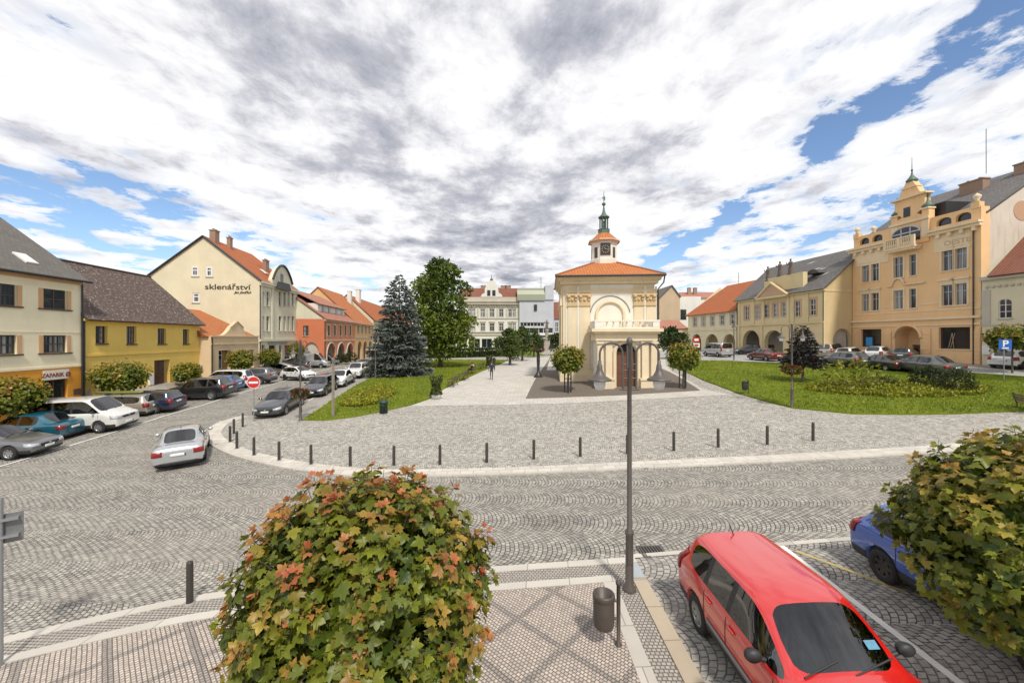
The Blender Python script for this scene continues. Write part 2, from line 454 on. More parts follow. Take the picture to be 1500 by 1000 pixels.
def band(name, line, wid, off, mt, skirt=0.12):
    """strip of width wid to the left (+) or right (-) of a polyline"""
    L = [Vector((x, y)) for x, y in line]; Q = []
    for i, p in enumerate(L):
        d = (L[min(i+1, len(L)-1)]-L[max(i-1, 0)]).normalized()
        Q.append(p+Vector((-d.y, d.x))*wid)
    n = len(L)
    return sheet(name, [tuple(p) for p in L]+[tuple(p) for p in Q], off, mt, skirt, quads=[(i, i+1, i+1+n, i+n) for i in range(n-1)])
def smooth(line, n=6):
    """Catmull-Rom through the measured points"""
    P = [Vector(p) for p in line]; P = [P[0]*2-P[1]]+P+[P[-1]*2-P[-2]]; o = []
    for i in range(1, len(P)-2):
        for k in range(n):
            t = k/n
            o.append(0.5*((2*P[i])+(P[i+1]-P[i-1])*t+(2*P[i-1]-5*P[i]+4*P[i+1]-P[i+2])*t*t+(3*P[i]-P[i-1]-3*P[i+1]+P[i+2])*t**3))
    o.append(P[-2]); return [tuple(p) for p in o]

m_road = cobble('setts_road', 1.55, 0.125, 0.115, R(4), (0.51, 0.475, 0.41), (0.225, 0.215, 0.20), (0.036, 0.032, 0.028), 0.015, grain=0.25, dark=0.42, wear=0.5)
m_plaza = cobble('setts_plaza', 1.3, 0.10, 0.10, R(4), (0.66, 0.62, 0.54), (0.30, 0.285, 0.255), (0.09, 0.083, 0.075), 0.012, dark=0.28, grain=0.36, wear=0.35)
m_mosaic = cobble('mosaic_pavement', 1.3, 0.066, 0.062, R(45), (0.66, 0.555, 0.47), (0.42, 0.36, 0.315), (0.13, 0.115, 0.10), 0.009, tint=(0.60, 0.52, 0.44), fan=False, warp=0.006, diamonds=True, dark=0.12)
m_strip = cobble('mosaic_strip', 1.3, 0.075, 0.07, R(3), (0.50, 0.45, 0.39), (0.36, 0.33, 0.29), (0.11, 0.10, 0.09), 0.010, fan=False, warp=0.006)
m_bay = cobble('setts_bay', 1.25, 0.15, 0.135, R(4), (0.48, 0.45, 0.40), (0.25, 0.24, 0.225), (0.045, 0.04, 0.037), 0.014, tint=(0.52, 0.43, 0.35), grain=0.25, wear=0.4)
m_walk = cobble('setts_walk', 1.3, 0.10, 0.10, R(8), (0.50, 0.46, 0.40), (0.36, 0.335, 0.30), (0.16, 0.15, 0.13), 0.010, fan=False, dark=0.15)
m_granite = slabs('granite_kerb', 0.9, 4.0, R(5), (0.56, 0.52, 0.46))
m_granite2 = slabs('granite_slab', 0.5, 0.5, R(0), (0.60, 0.555, 0.485))
m_beige = slabs('sandstone_kerb', 4.0, 0.85, 0, (0.50, 0.42, 0.31))
m_path = slabs('paving_path', 0.6, 0.4, R(3), (0.55, 0.515, 0.46), 0.012, 0.10)
m_white = plain('road_white', (0.78, 0.76, 0.70), 0.8, var=0.15, scale=3)
m_yellow = plain('road_yellow', (0.46, 0.37, 0.16), 0.8, var=0.3, scale=9)
m_asph = cobble('setts_street', 1.3, 0.12, 0.11, R(6), (0.52, 0.515, 0.50), (0.36, 0.36, 0.36), (0.22, 0.22, 0.22), 0.010, fan=False, dark=0.2)
m_gravel = plain('gravel', (0.15, 0.125, 0.10), 0.95, var=0.55, scale=9, bump=0.8)
m_lawn = grass_mat('lawn_grass', (0.14, 0.20, 0.016), (0.24, 0.29, 0.028), (0.075, 0.12, 0.014))
m_soil = plain('soil', (0.05, 0.04, 0.03), 0.95, var=0.4, scale=8)

# base ground out to the horizon
bx = [-900, -500, -300, -200, -150]+list(range(-120, 122, 2))+[150, 200, 300, 500, 900]
by = [-300, -100, -40]+list(range(-20, 172, 2))+[200, 260, 400, 700, 1200]
gv_, gf_ = [], []
for y in by:
    for x in bx: gv_.append((x, y, gz(x, y)))
nx = len(bx)
for j in range(len(by)-1):
    for i in range(nx-1): a = j*nx+i; gf_.append((a, a+1, a+1+nx, a+nx))
me = bpy.data.meshes.new('ground'); me.from_pydata(gv_, [], gf_); me.materials.append(m_road)
o = link('ground', me); o['kind'] = 'structure'

# far kerb of the road: corner round the plaza, then away along the parked cars
far_px = [(1900, 606), (1500, 650), (1250, 669), (900, 687), (700, 695), (560, 697), (480, 692), (400, 680), (340, 664), (308, 646), (306, 633), (322, 620), (350, 611)]
far_line = smooth(G2(*far_px))
street_px = [(375, 613.5), (407, 616)]
kerbL = [tuple(G(407, 613)[:2]), tuple(G(547, 546)[:2])]
dK = Vector(kerbL[1])-Vector(kerbL[0]); dK.normalize()
kfar = Vector(kerbL[1])+dK*48
plaza_poly = far_line+[kerbL[0], kerbL[1], tuple(kfar), (60, 112), (75, 60)]
sheet('plaza', plaza_poly, 0.05, m_plaza, 0.12)
band('kerb_band', far_line, -0.62, 0.062, m_granite2, 0.14)
band('kerb_edge', far_line, 0.16, 0.056, m_granite, 0.14)
band('street_kerb', [far_line[-1], kerbL[0], kerbL[1], tuple(kfar)], 0.16, 0.07, m_granite, 0.2)

# lawns, paths, gravel
lawnL = G2((442, 617), (480, 617), (520, 612), (560, 604), (600, 595), (628, 586), (650, 571), (680, 557), (705, 545), (737, 532), (745, 528), (640, 527), (560, 541), (548, 553))
sheet('lawn', lawnL, 0.10, m_lawn, 0.06)
sheet('lawn', G2((600, 522), (745, 522.5), (800, 521), (775, 512), (700, 512), (560, 520)), 0.10, m_lawn, 0.06)
sheet('sidewalk', [kerbL[0], kerbL[1], tuple(kfar), tuple(kfar+Vector((2.2, 0)))]+G2((548, 553), (442, 617)), 0.061, m_walk, 0)
pathL = G2((600, 596), (850, 591), (1070, 579), (1030, 571), (985, 545), (975, 535), (975, 522), (810, 522), (790, 524), (745, 528), (735, 532), (705, 545), (680, 557), (650, 571), (628, 586))
sheet('path', pathL, 0.062, m_path, 0)
gravelP = [(1.2, 30.4), (14.2, 30.4), (13.5, 33.5), (13.2, 47.0), (4.5, 48.5), (3.0, 39)]
gp = G2((770, 585), (900, 580.5), (1026, 573), (975, 543)); gravelP = gp+[(16.5, 46.5), (4.0, 47.5)]+G2((806, 524))
sheet('gravel_bed', gravelP, 0.072, m_gravel, 0)
lawnR = G2((978, 536), (1030, 558), (1080, 577), (1120, 589), (1160, 599), (1250, 608), (1330, 609), (1400, 608), (1500, 604), (1800, 590), (1800, 575), (1500, 561), (1400, 556.5), (1300, 549), (1200, 542), (1130, 535), (1060, 529.5), (1020, 529))
sheet('lawn', lawnR, 0.12, m_lawn, 0.1)
# street on the right of the square, between its kerb and the houses
st = G2((1020, 527), (1060, 527.5), (1130, 533), (1200, 539.5), (1300, 546), (1400, 553), (1500, 557.5), (1800, 571))
sheet('street', st+[(75, 22), (75, 120), (20, 112)], 0.07, m_asph, 0)
band('street_kerb', st, -0.3, 0.105, m_granite, 0.1)

# near kerb, mosaic pavement
A = [(-30, -3), (-20, 2.4), (-14, 5.2), (-9.15, 7.35), (-6.3, 8.5), (-3.2, 9.0), (-0.28, 9.25), (2.80, 9.42)]
A = smooth(A, 4)
def inset(line, d):
    L = [Vector(p) for p in line]; o = []
    for i, p in enumerate(L):
        dd = (L[min(i+1, len(L)-1)]-L[max(i-1, 0)]).normalized(); o.append(tuple(p+Vector((dd.y, -dd.x))*d))
    return o
sheet('pavement', inset(A, 0.20)+[(2.66, -14), (-30, -14)], 0.055, m_strip, 0)
band('kerb', A, -0.22, 0.07, m_granite, 0.2)
B2 = [p for p in inset(A, 0.66)]
B2c = [p for p in B2 if p[0] < 1.6]+[(2.14, 8.74)]
sheet('mosaic', [p for p in inset(A, 0.9) if p[0] < 1.6]+[(1.9, 8.5), (1.9, -14), (-30, -14)], 0.063, m_mosaic, 0)
band('kerb_inner', B2c, -0.22, 0.07, m_granite, 0.05)
band('kerb_inner', [(2.14, 8.50), (2.14, -14)], -0.25, 0.07, slabs('granite_side', 4.0, 0.9, 0, (0.56, 0.52, 0.46)), 0.05)
band('kerb', [(2.52, 8.55), (2.52, -14)], 0.28, 0.085, m_beige, 0.2)
sheet('slab', [(2.50, 8.60), (2.80, 8.60), (2.80, 9.18), (2.50, 9.16)], 0.075, plain('bluestone', (0.36, 0.39, 0.41), 0.8), 0.1)
# parking bays
sheet('parking_bay', [(2.80, 9.42), (7, 9.75), (16, 10.4), (16, -14), (2.80, -14)], 0.022, m_bay, 0)
band('bay_line', [(2.62, 9.42), (7, 9.75), (16, 10.4)], 0.16, 0.03, m_granite, 0)
band('bay_line', [(6.45, 9.7), (6.5, -14)], -0.13, 0.03, m_white, 0)
yl = G2((1164, 809), (1215, 828), (1268, 848), (1324, 869))
band('yellow_line', yl, 0.10, 0.03, m_yellow, 0)
# parking line on the left street
pl = G2((-60, 703), (0, 684), (130, 645), (240, 610), (300, 593), (400, 563), (520, 530))
band('parking_line', pl, 0.13, 0.022, m_white, 0)
# pavement in front of the left houses
def offL(c, y0, y1, n=10): return [(-27.15+c-0.1*y, y) for y in np.linspace(y0, y1, n)]
sheet('sidewalk', offL(-3.0, 14, 64)+offL(2.6, 64, 14), 0.06, m_walk, 0.15)
sheet('sidewalk', [(45.6-2.2-0.1*y, y) for y in np.linspace(20, 90, 8)]+[(49-0.1*y, y) for y in np.linspace(90, 20, 8)], 0.085, m_walk, 0.15)
# ---------------------------------------------------------------- buildings
m_frame_w = plain('frame_white', (0.72, 0.71, 0.68), 0.5, var=0.05)
m_frame_b = plain('frame_brown', (0.075, 0.05, 0.035), 0.5, var=0.15)
m_door = plain('door_brown', (0.095, 0.05, 0.028), 0.55, var=0.25, scale=3)
m_metal_d = plain('metal_dark', (0.045, 0.043, 0.042), 0.45, 0.4, var=0.15)
m_metal_g = plain('metal_grey', (0.30, 0.31, 0.32), 0.45, 0.6, var=0.15)
m_stone = plaster('stone_trim', (0.52, 0.47, 0.39), 0.35)
m_dark = plain('dark_inside', (0.02, 0.019, 0.018), 0.9)
m_copper = plain('copper_green', (0.10, 0.155, 0.125), 0.6, 0.2, var=0.35, scale=4)
def glass_mat():
    m, t, b = newmat('window_glass')
    ob = t.node('ShaderNodeObjectInfo').outputs['Random']
    tc = t.node('ShaderNodeTexCoord').outputs['Object']
    n = t.noise(t.map(tc, sc=(9, 9, 0.15)), 1.0, 2)
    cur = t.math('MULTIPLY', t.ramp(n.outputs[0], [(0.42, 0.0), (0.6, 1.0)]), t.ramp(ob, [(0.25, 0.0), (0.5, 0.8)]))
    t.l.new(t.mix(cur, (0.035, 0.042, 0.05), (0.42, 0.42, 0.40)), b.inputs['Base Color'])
    b.inputs['Roughness'].default_value = 0.06; b.inputs['Specular IOR Level'].default_value = 0.6
    return m
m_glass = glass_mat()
m_glass_d = plain('shop_glass', (0.018, 0.022, 0.026), 0.05, spec=0.6, var=0.3)

class Plane:
    """vertical facade plane: origin (world xy), unit direction; maps measured points to (s, z)"""
    def __init__(s, O, d, zb=0.0):
        s.O = Vector(O); s.d = Vector(d).normalized(); s.zb = zb
    def s(s, px):
        u = (px-CX)/F
        return (s.O.x-u*s.O.y)/(u*s.d.y-s.d.x)
    def z(s, px, py):
        y = s.O.y+s.s(px)*s.d.y
        return CAMZ-(py-CY)/F*y-s.zb
    def rect(s, x0, x1, y0, y1):
        xm = (x0+x1)/2; return (s.s(x0), s.s(x1), s.z(xm, y1), s.z(xm, y0))
    def M(s, root=None):
        n = Vector((-s.d.y, s.d.x))
        return Matrix(((s.d.x, n.x, 0, s.O.x), (s.d.y, n.y, 0, s.O.y), (0, 0, 1, s.zb), (0, 0, 0, 1)))
LD = Vector((-0.1, 1)); RD = Vector((0.1, -1))
def leftplane(a, px, zb=0):      # facade line x = -a - 0.1 y
    u = (px-CX)/F; y = -a/(u+0.1); return Plane((u*y, y), LD, zb)
def rightplane(a, px, zb=0):     # facade line x = a - 0.1 y
    u = (px-CX)/F; y = a/(u+0.1); return Plane((u*y, y), RD, zb)

def arch_pts(x0, x1, z1, rise, n=12):
    cx = (x0+x1)/2; r = (x1-x0)/2
    return [(cx-r*math.cos(PI*k/n), z1-rise+rise*math.sin(PI*k/n)) for k in range(n+1)]
def wallgrid(mb, W, z0, z1, ops, reveal=0.18, m=0, mr=0, top=None):
    """front skin of a wall with real openings (x0,x1,za,zb[,arch rise]) and their reveals"""
    xs = sorted(set([0, W]+[v for o in ops for v in o[:2]])); zs = sorted(set([z0, z1]+[v for o in ops for v in o[2:4]]))
    xs = [x for x in xs if -1e-6 <= x <= W+1e-6]; zs = [z for z in zs if z0-1e-6 <= z <= z1+1e-6]
    for i in range(len(xs)-1):
        for j in range(len(zs)-1):
            cx = (xs[i]+xs[i+1])/2; cz = (zs[j]+zs[j+1])/2
            if any(o[0] < cx < o[1] and o[2] < cz < o[3] for o in ops): continue
            mb.face([(xs[i], 0, zs[j]), (xs[i+1], 0, zs[j]), (xs[i+1], 0, zs[j+1]), (xs[i], 0, zs[j+1])], m)
    for o in ops:
        x0, x1, a, b = o[:4]; rise = o[4] if len(o) > 4 else 0
        d = o[5] if len(o) > 5 else reveal
        if rise:
            P = arch_pts(x0, x1, b, rise)
            for k in range(len(P)-1):
                p, q = P[k], P[k+1]
                mb.face([(p[0], 0, p[1]), (q[0], 0, q[1]), (q[0], 0, b), (p[0], 0, b)], m)
                mb.face([(p[0], 0, p[1]), (p[0], d, p[1]), (q[0], d, q[1]), (q[0], 0, q[1])], mr)
            zt = b-rise
        else:
            zt = b; mb.face([(x0, 0, b), (x0, d, b), (x1, d, b), (x1, 0, b)], mr)
        mb.face([(x0, 0, a), (x0, d, a), (x0, d, zt), (x0, 0, zt)], mr)
        mb.face([(x1, 0, zt), (x1, d, zt), (x1, d, a), (x1, 0, a)], mr)
        mb.face([(x0, 0, a), (x1, 0, a), (x1, d, a), (x0, d, a)], mr)
def window(root, M, r, frame=m_frame_w, cols=2, rows=(0.66,), depth=0.12, glass=m_glass, fw=0.055, sill=None, name='window', rise=0, sillw=0.1, sur=None, surw=0.14, surm=None):
    x0, x1, z0, z1 = r[:4]
    f = MB(M); d0, d1 = depth, depth+0.05
    f.box(x0, x0+fw, d0, d1, z0, z1); f.box(x1-fw, x1, d0, d1, z0, z1)
    f.box(x0+fw, x1-fw, d0, d1, z0, z0+fw); f.box(x0+fw, x1-fw, d0, d1, z1-fw, z1)
    for k in range(1, cols):
        x = x0+(x1-x0)*k/cols; f.box(x-fw*0.55, x+fw*0.55, d0-0.012, d1-0.003, z0+fw, z1-fw)
    for q in rows:
        z = z0+(z1-z0)*q; f.box(x0+fw, x1-fw, d0-0.006, d1-0.006, z-fw*0.4, z+fw*0.4)
    o = f.build(name, frame, root)
    p = MB(M); p.face([(x0+0.01, d0+0.03, z0+0.01), (x1-0.01, d0+0.03, z0+0.01), (x1-0.01, d0+0.03, z1-0.01), (x0+0.01, d0+0.03, z1-0.01)])
    p.build('pane', glass, o)
    if sill:
        b = MB(M); b.box(x0-sillw, x1+sillw, -0.10, 0.02, z0-0.09, z0-0.002); b.build('sill', sill, o)
    if sur:
        b = MB(M); w_ = surw
        if sur == 'sides':
            b.box(x0-w_, x0-0.003, -0.03, 0.01, z0, z1); b.build('side_panel', surm, o); b = MB(M)
            b.box(x1+0.003, x1+w_, -0.03, 0.01, z0, z1); b.build('side_panel', surm, o); return o
        else:
            b.box(x0-w_, x0-0.003, -0.04, 0.01, z0-0.0, z1+0.003); b.box(x1+0.003, x1+w_, -0.04, 0.01, z0, z1+0.003)
            b.box(x0-w_, x1+w_, -0.045, 0.01, z1+0.004, z1+w_+0.004)
            if sur == 'hood': b.box(x0-w_-0.1, x1+w_+0.1, -0.2, 0.01, z1+w_+0.25, z1+w_+0.40); b.box(x0-w_, x1+w_, -0.08, 0.01, z1+w_+0.006, z1+w_+0.248)
        b.build('surround', surm, o)
    return o
def door(root, M, r, mt=m_door, depth=0.25, name='door', panels=2):
    x0, x1, z0, z1 = r[:4]
    b = MB(M); b.box(x0, x1, depth, depth+0.06, z0, z1)
    for k in range(panels):
        w = (x1-x0)/panels; a = x0+k*w
        for q0, q1 in ((0.06, 0.42), (0.48, 0.94)):
            b.box(a+0.1*w, a+0.9*w, depth-0.025, depth+0.01, z0+(z1-z0)*q0, z0+(z1-z0)*q1)
    o = b.build(name, mt, root)
    h = MB(M); xm = (x0+x1)/2+0.06; h.box(xm, xm+0.10, depth-0.07, depth-0.03, z0+1.02, z0+1.06); h.build('handle', m_metal_g, o)
    return o
def pipe(root, M, x, z0, z1, mt=m_metal_d, y=-0.09, r=0.055):
    b = MB(M); b.tube([(x, y, z0), (x, y, z1-0.25), (x, y+0.02, z1)], r, 8); return b.build('downpipe', mt, root)
def gutter(root, M, x0, x1, z, y, mt=m_metal_d, r=0.075):
    b = MB(M); b.tube([(x0, y, z), (x1, y, z)], r, 8); return b.build('gutter', mt, root)
def shell(mb, W, D, z0, z1, m=0, sides=(True, True), gable=None, y0=0):
    """side and back walls; gable=(ridge y, ridge z): pointed sides"""
    for k, x in enumerate((0, W)):
        if not sides[k]: continue
        P = [(x, y0, z0), (x, D, z0), (x, D, z1)]
        if gable: P.append((x, gable[0], gable[1]))
        P.append((x, y0, z1))
        mb.face(P if k else P[::-1], m)
    mb.face([(W, D, z0), (0, D, z0), (0, D, z1), (W, D, z1)], m)
def bld(name, label, pl, cat='house', group=None):
    root = empty(name, (pl.O.x, pl.O.y, pl.zb), math.atan2(pl.d.y, pl.d.x), label, cat, group)
    return root
I4 = Matrix.Identity(4)
def txt(root, M, s, x, z, size, mt, y=-0.02, name='lettering', align='LEFT', shear=0, bold=0.0, sx=1.0):
    cu = bpy.data.curves.new('t', 'FONT'); cu.body = s; cu.size = size; cu.extrude = 0.008; cu.align_x = align; cu.shear = shear; cu.offset = bold
    ob = bpy.data.objects.new('t', cu); COL.objects.link(ob)
    me = bpy.data.meshes.new_from_object(ob.evaluated_get(bpy.context.evaluated_depsgraph_get()))
    bpy.data.objects.remove(ob); bpy.data.curves.remove(cu)
    me.transform(Matrix.Scale(sx, 4, (1, 0, 0)))
    me.transform(M @ Matrix.Translation((x, y, z)) @ Matrix.Rotation(R(90), 4, 'X'))
    me.materials.clear(); me.materials.append(mt)
    me.name = name
    return link(name, me, root)
def chimney(root, M, x, y, z0, z1, w=0.6, d=0.45, mt=None):
    b = MB(M); b.box(x-w/2, x+w/2, y-d/2, y+d/2, z0, z1); b.box(x-w/2-0.07, x+w/2+0.07, y-d/2-0.07, y+d/2+0.07, z1+0.001, z1+0.12)
    for k in (-1, 1): b.box(x+k*w/4-0.09, x+k*w/4+0.09, y-0.09, y+0.09, z1+0.121, z1+0.32)
    return b.build('chimney', mt or plaster('chimney_brick', (0.33, 0.22, 0.16), 0.4), root)

# ======== left row
t_grey = tiles('tiles_grey', ((0.175, 0.16, 0.145), (0.125, 0.115, 0.105), (0.15, 0.135, 0.12)), 0.3, 0.22, wave=False)
t_dark = tiles('tiles_dark', ((0.135, 0.095, 0.08), (0.085, 0.06, 0.052), (0.12, 0.085, 0.07)), 0.18, 0.16, moss=(0.42, 0.40, 0.36), mossamt=0.75, wave=False)
t_red = tiles('tiles_red', ((0.50, 0.155, 0.055), (0.40, 0.115, 0.045), (0.36, 0.13, 0.06)), 0.24, 0.32)
t_orange = tiles('tiles_orange', ((0.56, 0.19, 0.06), (0.46, 0.145, 0.05), (0.42, 0.17, 0.08)), 0.24, 0.32, moss=(0.30, 0.22, 0.15), mossamt=0.5)
t_brown = tiles('tiles_brown', ((0.26, 0.10, 0.06), (0.20, 0.075, 0.05), (0.24, 0.11, 0.08)), 0.24, 0.3)
t_pale = tiles('tiles_pale', ((0.46, 0.20, 0.13), (0.38, 0.16, 0.11), (0.42, 0.22, 0.16)), 0.24, 0.3)
m_cream = plaster('plaster_cream', (0.84, 0.755, 0.54), 0.10)
m_orange = plaster('plaster_orange', (0.74, 0.34, 0.05), 0.12)
m_peach = plaster('plaster_peach', (0.62, 0.38, 0.20), 0.1)
m_yellow_p = plaster('plaster_yellow', (0.80, 0.565, 0.145), 0.14)
m_beige_p = plaster('plaster_beige', (0.68, 0.52, 0.33), 0.18)
m_sand = plaster('plaster_sand', (0.69, 0.61, 0.43), 0.10)
m_sandf = plaster('plaster_sandfront', (0.64, 0.60, 0.46), 0.15)
m_red = plaster('plaster_red', (0.58, 0.19, 0.095), 0.15)
m_pink = plaster('plaster_salmon', (0.60, 0.25, 0.13), 0.15)
m_apricot = plaster('plaster_apricot', (0.66, 0.42, 0.21), 0.15)
m_whitep = plaster('plaster_white', (0.70, 0.68, 0.62), 0.15)

# cream house with orange ground floor
pl = leftplane(27.15, -190, 0.0); gx = gz(pl.O.x, pl.O.y); pl.zb = gz(-30, 28)-0.6
W = pl.s(119); zt = pl.z(119, 410)
root = bld('terraced_house', 'cream two-storey house with orange ground floor and grey tiled roof at left edge', pl)
zb2 = pl.z(115, 534)
wl = MB(); ops = []; wins = []
step = pl.s(63)-pl.s(-12)
for py0, py1 in ((424, 452.5), (491, 516.5)):
    r = pl.rect(63, 98, py0, py1)
    for k in range(4):
        q = (r[0]-3.05*k, r[1]-3.05*k, r[2], r[3])
        if q[0] > 0.2: ops.append(q); wins.append(q)
shop = pl.rect(63, 99, 541, 584)
wallgrid(wl, W, zb2, zt, ops)
wallgrid(wl, W, -1.5, zb2-0.001, [shop], 0.25, 1, 1)
shell(wl, W, 11, -1.5, zt, 0, gable=(5.5, zt+4.3))
wl.build('wall', [m_cream, m_orange], root)
for q in wins: window(root, I4, q, m_frame_b, 2, (0.5,), sill=m_frame_b, sur='sides', surw=0.27, surm=m_peach, sillw=0.3, fw=0.07)
b = MB(); b.box(-0.05, W+0.03, -0.10, -0.002, zt-0.38, zt-0.02); b.build('cornice', m_peach, root)
b = MB(); b.box(0, W, -0.05, -0.002, zb2-0.12, zb2+0.02); zz = pl.z(80, 487); b.box(0, W, -0.03, -0.002, zz, zz+0.05); zz = pl.z(80, 421); b.box(0, W, -0.025, -0.002, zz, zz+0.04); b.build('string_course', m_cream, root)
rf = MB(); rf.roof([(-0.2, -0.45, zt-0.12), (W+0.25, -0.45, zt-0.12), (W+0.25, 5.5, zt+4.45), (-0.2, 5.5, zt+4.45)])
rf.roof([(-0.2, 11.4, zt-0.12), (W+0.25, 11.4, zt-0.12), (W+0.25, 5.5, zt+4.45), (-0.2, 5.5, zt+4.45)])
rfo = rf.build('roof', t_grey, root)
b = MB(); b.box(8.2, 9.0, 0.9, 1.0, 0, 0.01)
def skylight(rfo, x, y, zt, slope, w=0.75, h=1.0):
    M = Matrix.Translation((x, y, zt+(y+0.45)*slope+0.06)) @ Matrix.Rotation(math.atan(slope), 4, 'X')
    b = MB(M); b.box(-w/2, w/2, -h/2, h/2, -0.05, 0.05); o = b.build('skylight', m_frame_w, rfo)
    b = MB(M); b.box(-w/2+0.06, w/2-0.06, -h/2+0.06, h/2-0.06, 0.052, 0.06); b.build('pane', m_frame_w, o)
skylight(rfo, pl.s(46)+0.6, 0.9, zt-0.12, 4.57/5.95)
gutter(root, I4, -0.2, W+0.25, zt-0.14, -0.5); pipe(root, I4, W-0.02, -1.0, zt-0.3)
x0, x1, z0, z1 = shop
window(root, I4, (x0, x1, z0, pl.z(80, 556)), m_frame_b, 2, (), 0.16, m_glass_d, 0.08, name='shop_window')
sg = MB(); sg.box(x0-0.03, x1+0.03, -0.06, 0.1, pl.z(80, 555.5), pl.z(80, 541.5)); sgo = sg.build('shop_sign', plain('sign_cream', (0.72, 0.66, 0.55), 0.6), root)
zs_ = pl.z(80, 553); txt(sgo, I4, 'ZAFARIK @', (x0+x1)/2, zs_+0.06, 0.36, plain('sign_maroon', (0.20, 0.03, 0.03), 0.6), -0.065, align='CENTER', bold=0.008)
vb = pl.rect(107, 118, 569, 577.5); b = MB(); b.box(vb[0], vb[1]-0.05, -0.06, 0.01, vb[2], vb[3]); b.build('vent_box', plain('vent_brown', (0.11, 0.07, 0.05), 0.6), root)

# yellow house
pl = leftplane(27.15, 119.6, gz(-30, 34)-0.6); W = pl.s(292.5); zt = pl.z(205, 470)
root = bld('terraced_house', 'low yellow house with steep dark brown speckled roof on the left side', pl)
wins = [pl.rect(a, c, d, e) for a, c, d, e in ((140, 157.5, 477.5, 503), (185.5, 200, 478, 503.5), (231, 243.5, 481, 503.5), (268, 277, 482, 503.5))]
dr = pl.rect(226, 249, 527, 567); bw = pl.rect(141, 153, 556, 566)
wl = MB(); wallgrid(wl, W, -1.5, zt, wins+[dr, bw], 0.28); shell(wl, W, 9.6, -1.5, zt, 0, gable=(4.7, zt+4.5))
wl.build('wall', [m_yellow_p], root)
for q in wins: window(root, I4, q, m_frame_b, 2, (0.33, 0.66), 0.2, fw=0.06, sill=m_frame_b, sillw=0.02)
window(root, I4, bw, m_frame_w, 1, (), 0.2)
door(root, I4, (dr[0], dr[0]+(dr[1]-dr[0])*0.8, dr[2], dr[3]), depth=0.24); b = MB(); b.box(dr[0]+(dr[1]-dr[0])*0.8, dr[1], 0.24, 0.3, dr[2], dr[3]); b.build('door_panel', plain('door_side', (0.42, 0.30, 0.12), 0.6), root)
zs1 = pl.z(205, 517); b = MB(); b.box(0, W, -0.07, -0.002, zs1-0.08, zs1+0.08); b.build('string_course', m_yellow_p, root)
rnd = random.Random(4); x = 0.2
while x < W-1:
    w_ = rnd.uniform(0.5, 1.3)
    if not (dr[0]-1.2 < x < dr[1]): 
        n = 9; cz = rnd.uniform(0.6, 1.1); b = MB()
        b.prism([(x+w_/2+w_/2*math.cos(2*PI*k/n)*rnd.uniform(.7, 1.1), cz+0.45*math.sin(2*PI*k/n)*rnd.uniform(.6, 1.2)) for k in range(n)], -0.012, 0.01); b.build('bare_stone', plain('patch_stone', (0.42, 0.36, 0.27), 0.95, var=0.5, scale=7, bump=0.6), root)
    x += w_+rnd.uniform(0.1, 0.9)
nb = pl.rect(219.5, 226, 547, 563); b = MB(); b.box(nb[0]-0.2, nb[1]-0.25, -0.16, 0.0, nb[2], nb[3]); b.build('meter_box', m_frame_w, root)
rf = MB(); rf.roof([(-0.05, -0.5, zt-0.1), (W+0.2, -0.5, zt-0.1), (W+0.2, 4.7, zt+4.65), (-0.05, 4.7, zt+4.65)]); rf.roof([(-0.05, 10, zt-0.1), (W+0.2, 10, zt-0.1), (W+0.2, 4.7, zt+4.65), (-0.05, 4.7, zt+4.65)])
rfo = rf.build('roof', t_dark, root); skylight(rfo, 3.2, 3.1, zt-0.1, 4.75/5.2, 0.6, 0.8)
b = MB(); b.tube([(-0.05, 4.7, zt+4.66), (W+0.2, 4.7, zt+4.66)], 0.11, 8); b.build('ridge_cap', t_dark, rfo)
b = MB(); b.box(-0.02, W+0.1, -0.22, 0.0, zt-0.20, zt-0.02); b.build('cornice', m_yellow_p, root)
pipe(root, I4, 0.1, -1, zt-0.2)

# small beige shop with a curved gable
pl = leftplane(26.05, 309, gz(-30, 46)-0.6); W = pl.s(378.5); zt = pl.z(345, 493)
root = bld('shop_house', 'small single-storey beige shop with curved baroque gable and orange hipped roof', pl)
e1 = pl.rect(320, 338, 513, 547); e2 = pl.rect(362, 372, 512, 541)
wl = MB(); wallgrid(wl, W, -1.5, zt, [e1, e2], 0.5); shell(wl, W, 9, -1.5, zt); wl.build('wall', [m_beige_p], root)
window(root, I4, (e1[0], e1[0]+(e1[1]-e1[0])*0.55, e1[2]+0.5, e1[3]), m_frame_w, 2, (0.75,), 0.35, m_glass_d)
door(root, I4, (e1[0]+(e1[1]-e1[0])*0.56, e1[1], e1[2]-0.6, e1[3]), plain('door_ochre', (0.30, 0.17, 0.05), 0.6), 0.4, panels=1)
window(root, I4, e2, m_frame_w, 2, (0.75,), 0.35, m_glass_d, name='shop_window')
gx0, gx1, gxp = pl.s(324), pl.s(361), pl.s(347); gh = pl.z(347, 472)-zt
G_ = [(gx0-0.6, 0)]+[(gx0+(gxp-1.25-gx0)*t_, gh*0.55*(t_**1.8)) for t_ in (0.15, .3, .5, .7, .85, 1)]+[(gxp-1.1, gh*0.62), (gxp, gh), (gxp+1.1, gh*0.62)]+[(gx1-(gx1-gxp-1.25)*t_, gh*0.55*(t_**1.8)) for t_ in (1, .85, .7, .5, .3, .15)]+[(gx1+0.6, 0)]
b = MB(); b.prism([(x, z+zt+0.12) for x, z in G_], -0.03, 0.35); b.build('gable', m_beige_p, root)
b = MB(); b.box(-0.1, W+0.1, -0.14, -0.002, zt-0.02, zt+0.12); zz = pl.z(345, 503); b.box(-0.04, W+0.04, -0.09, -0.002, zz-0.08, zz+0.06)
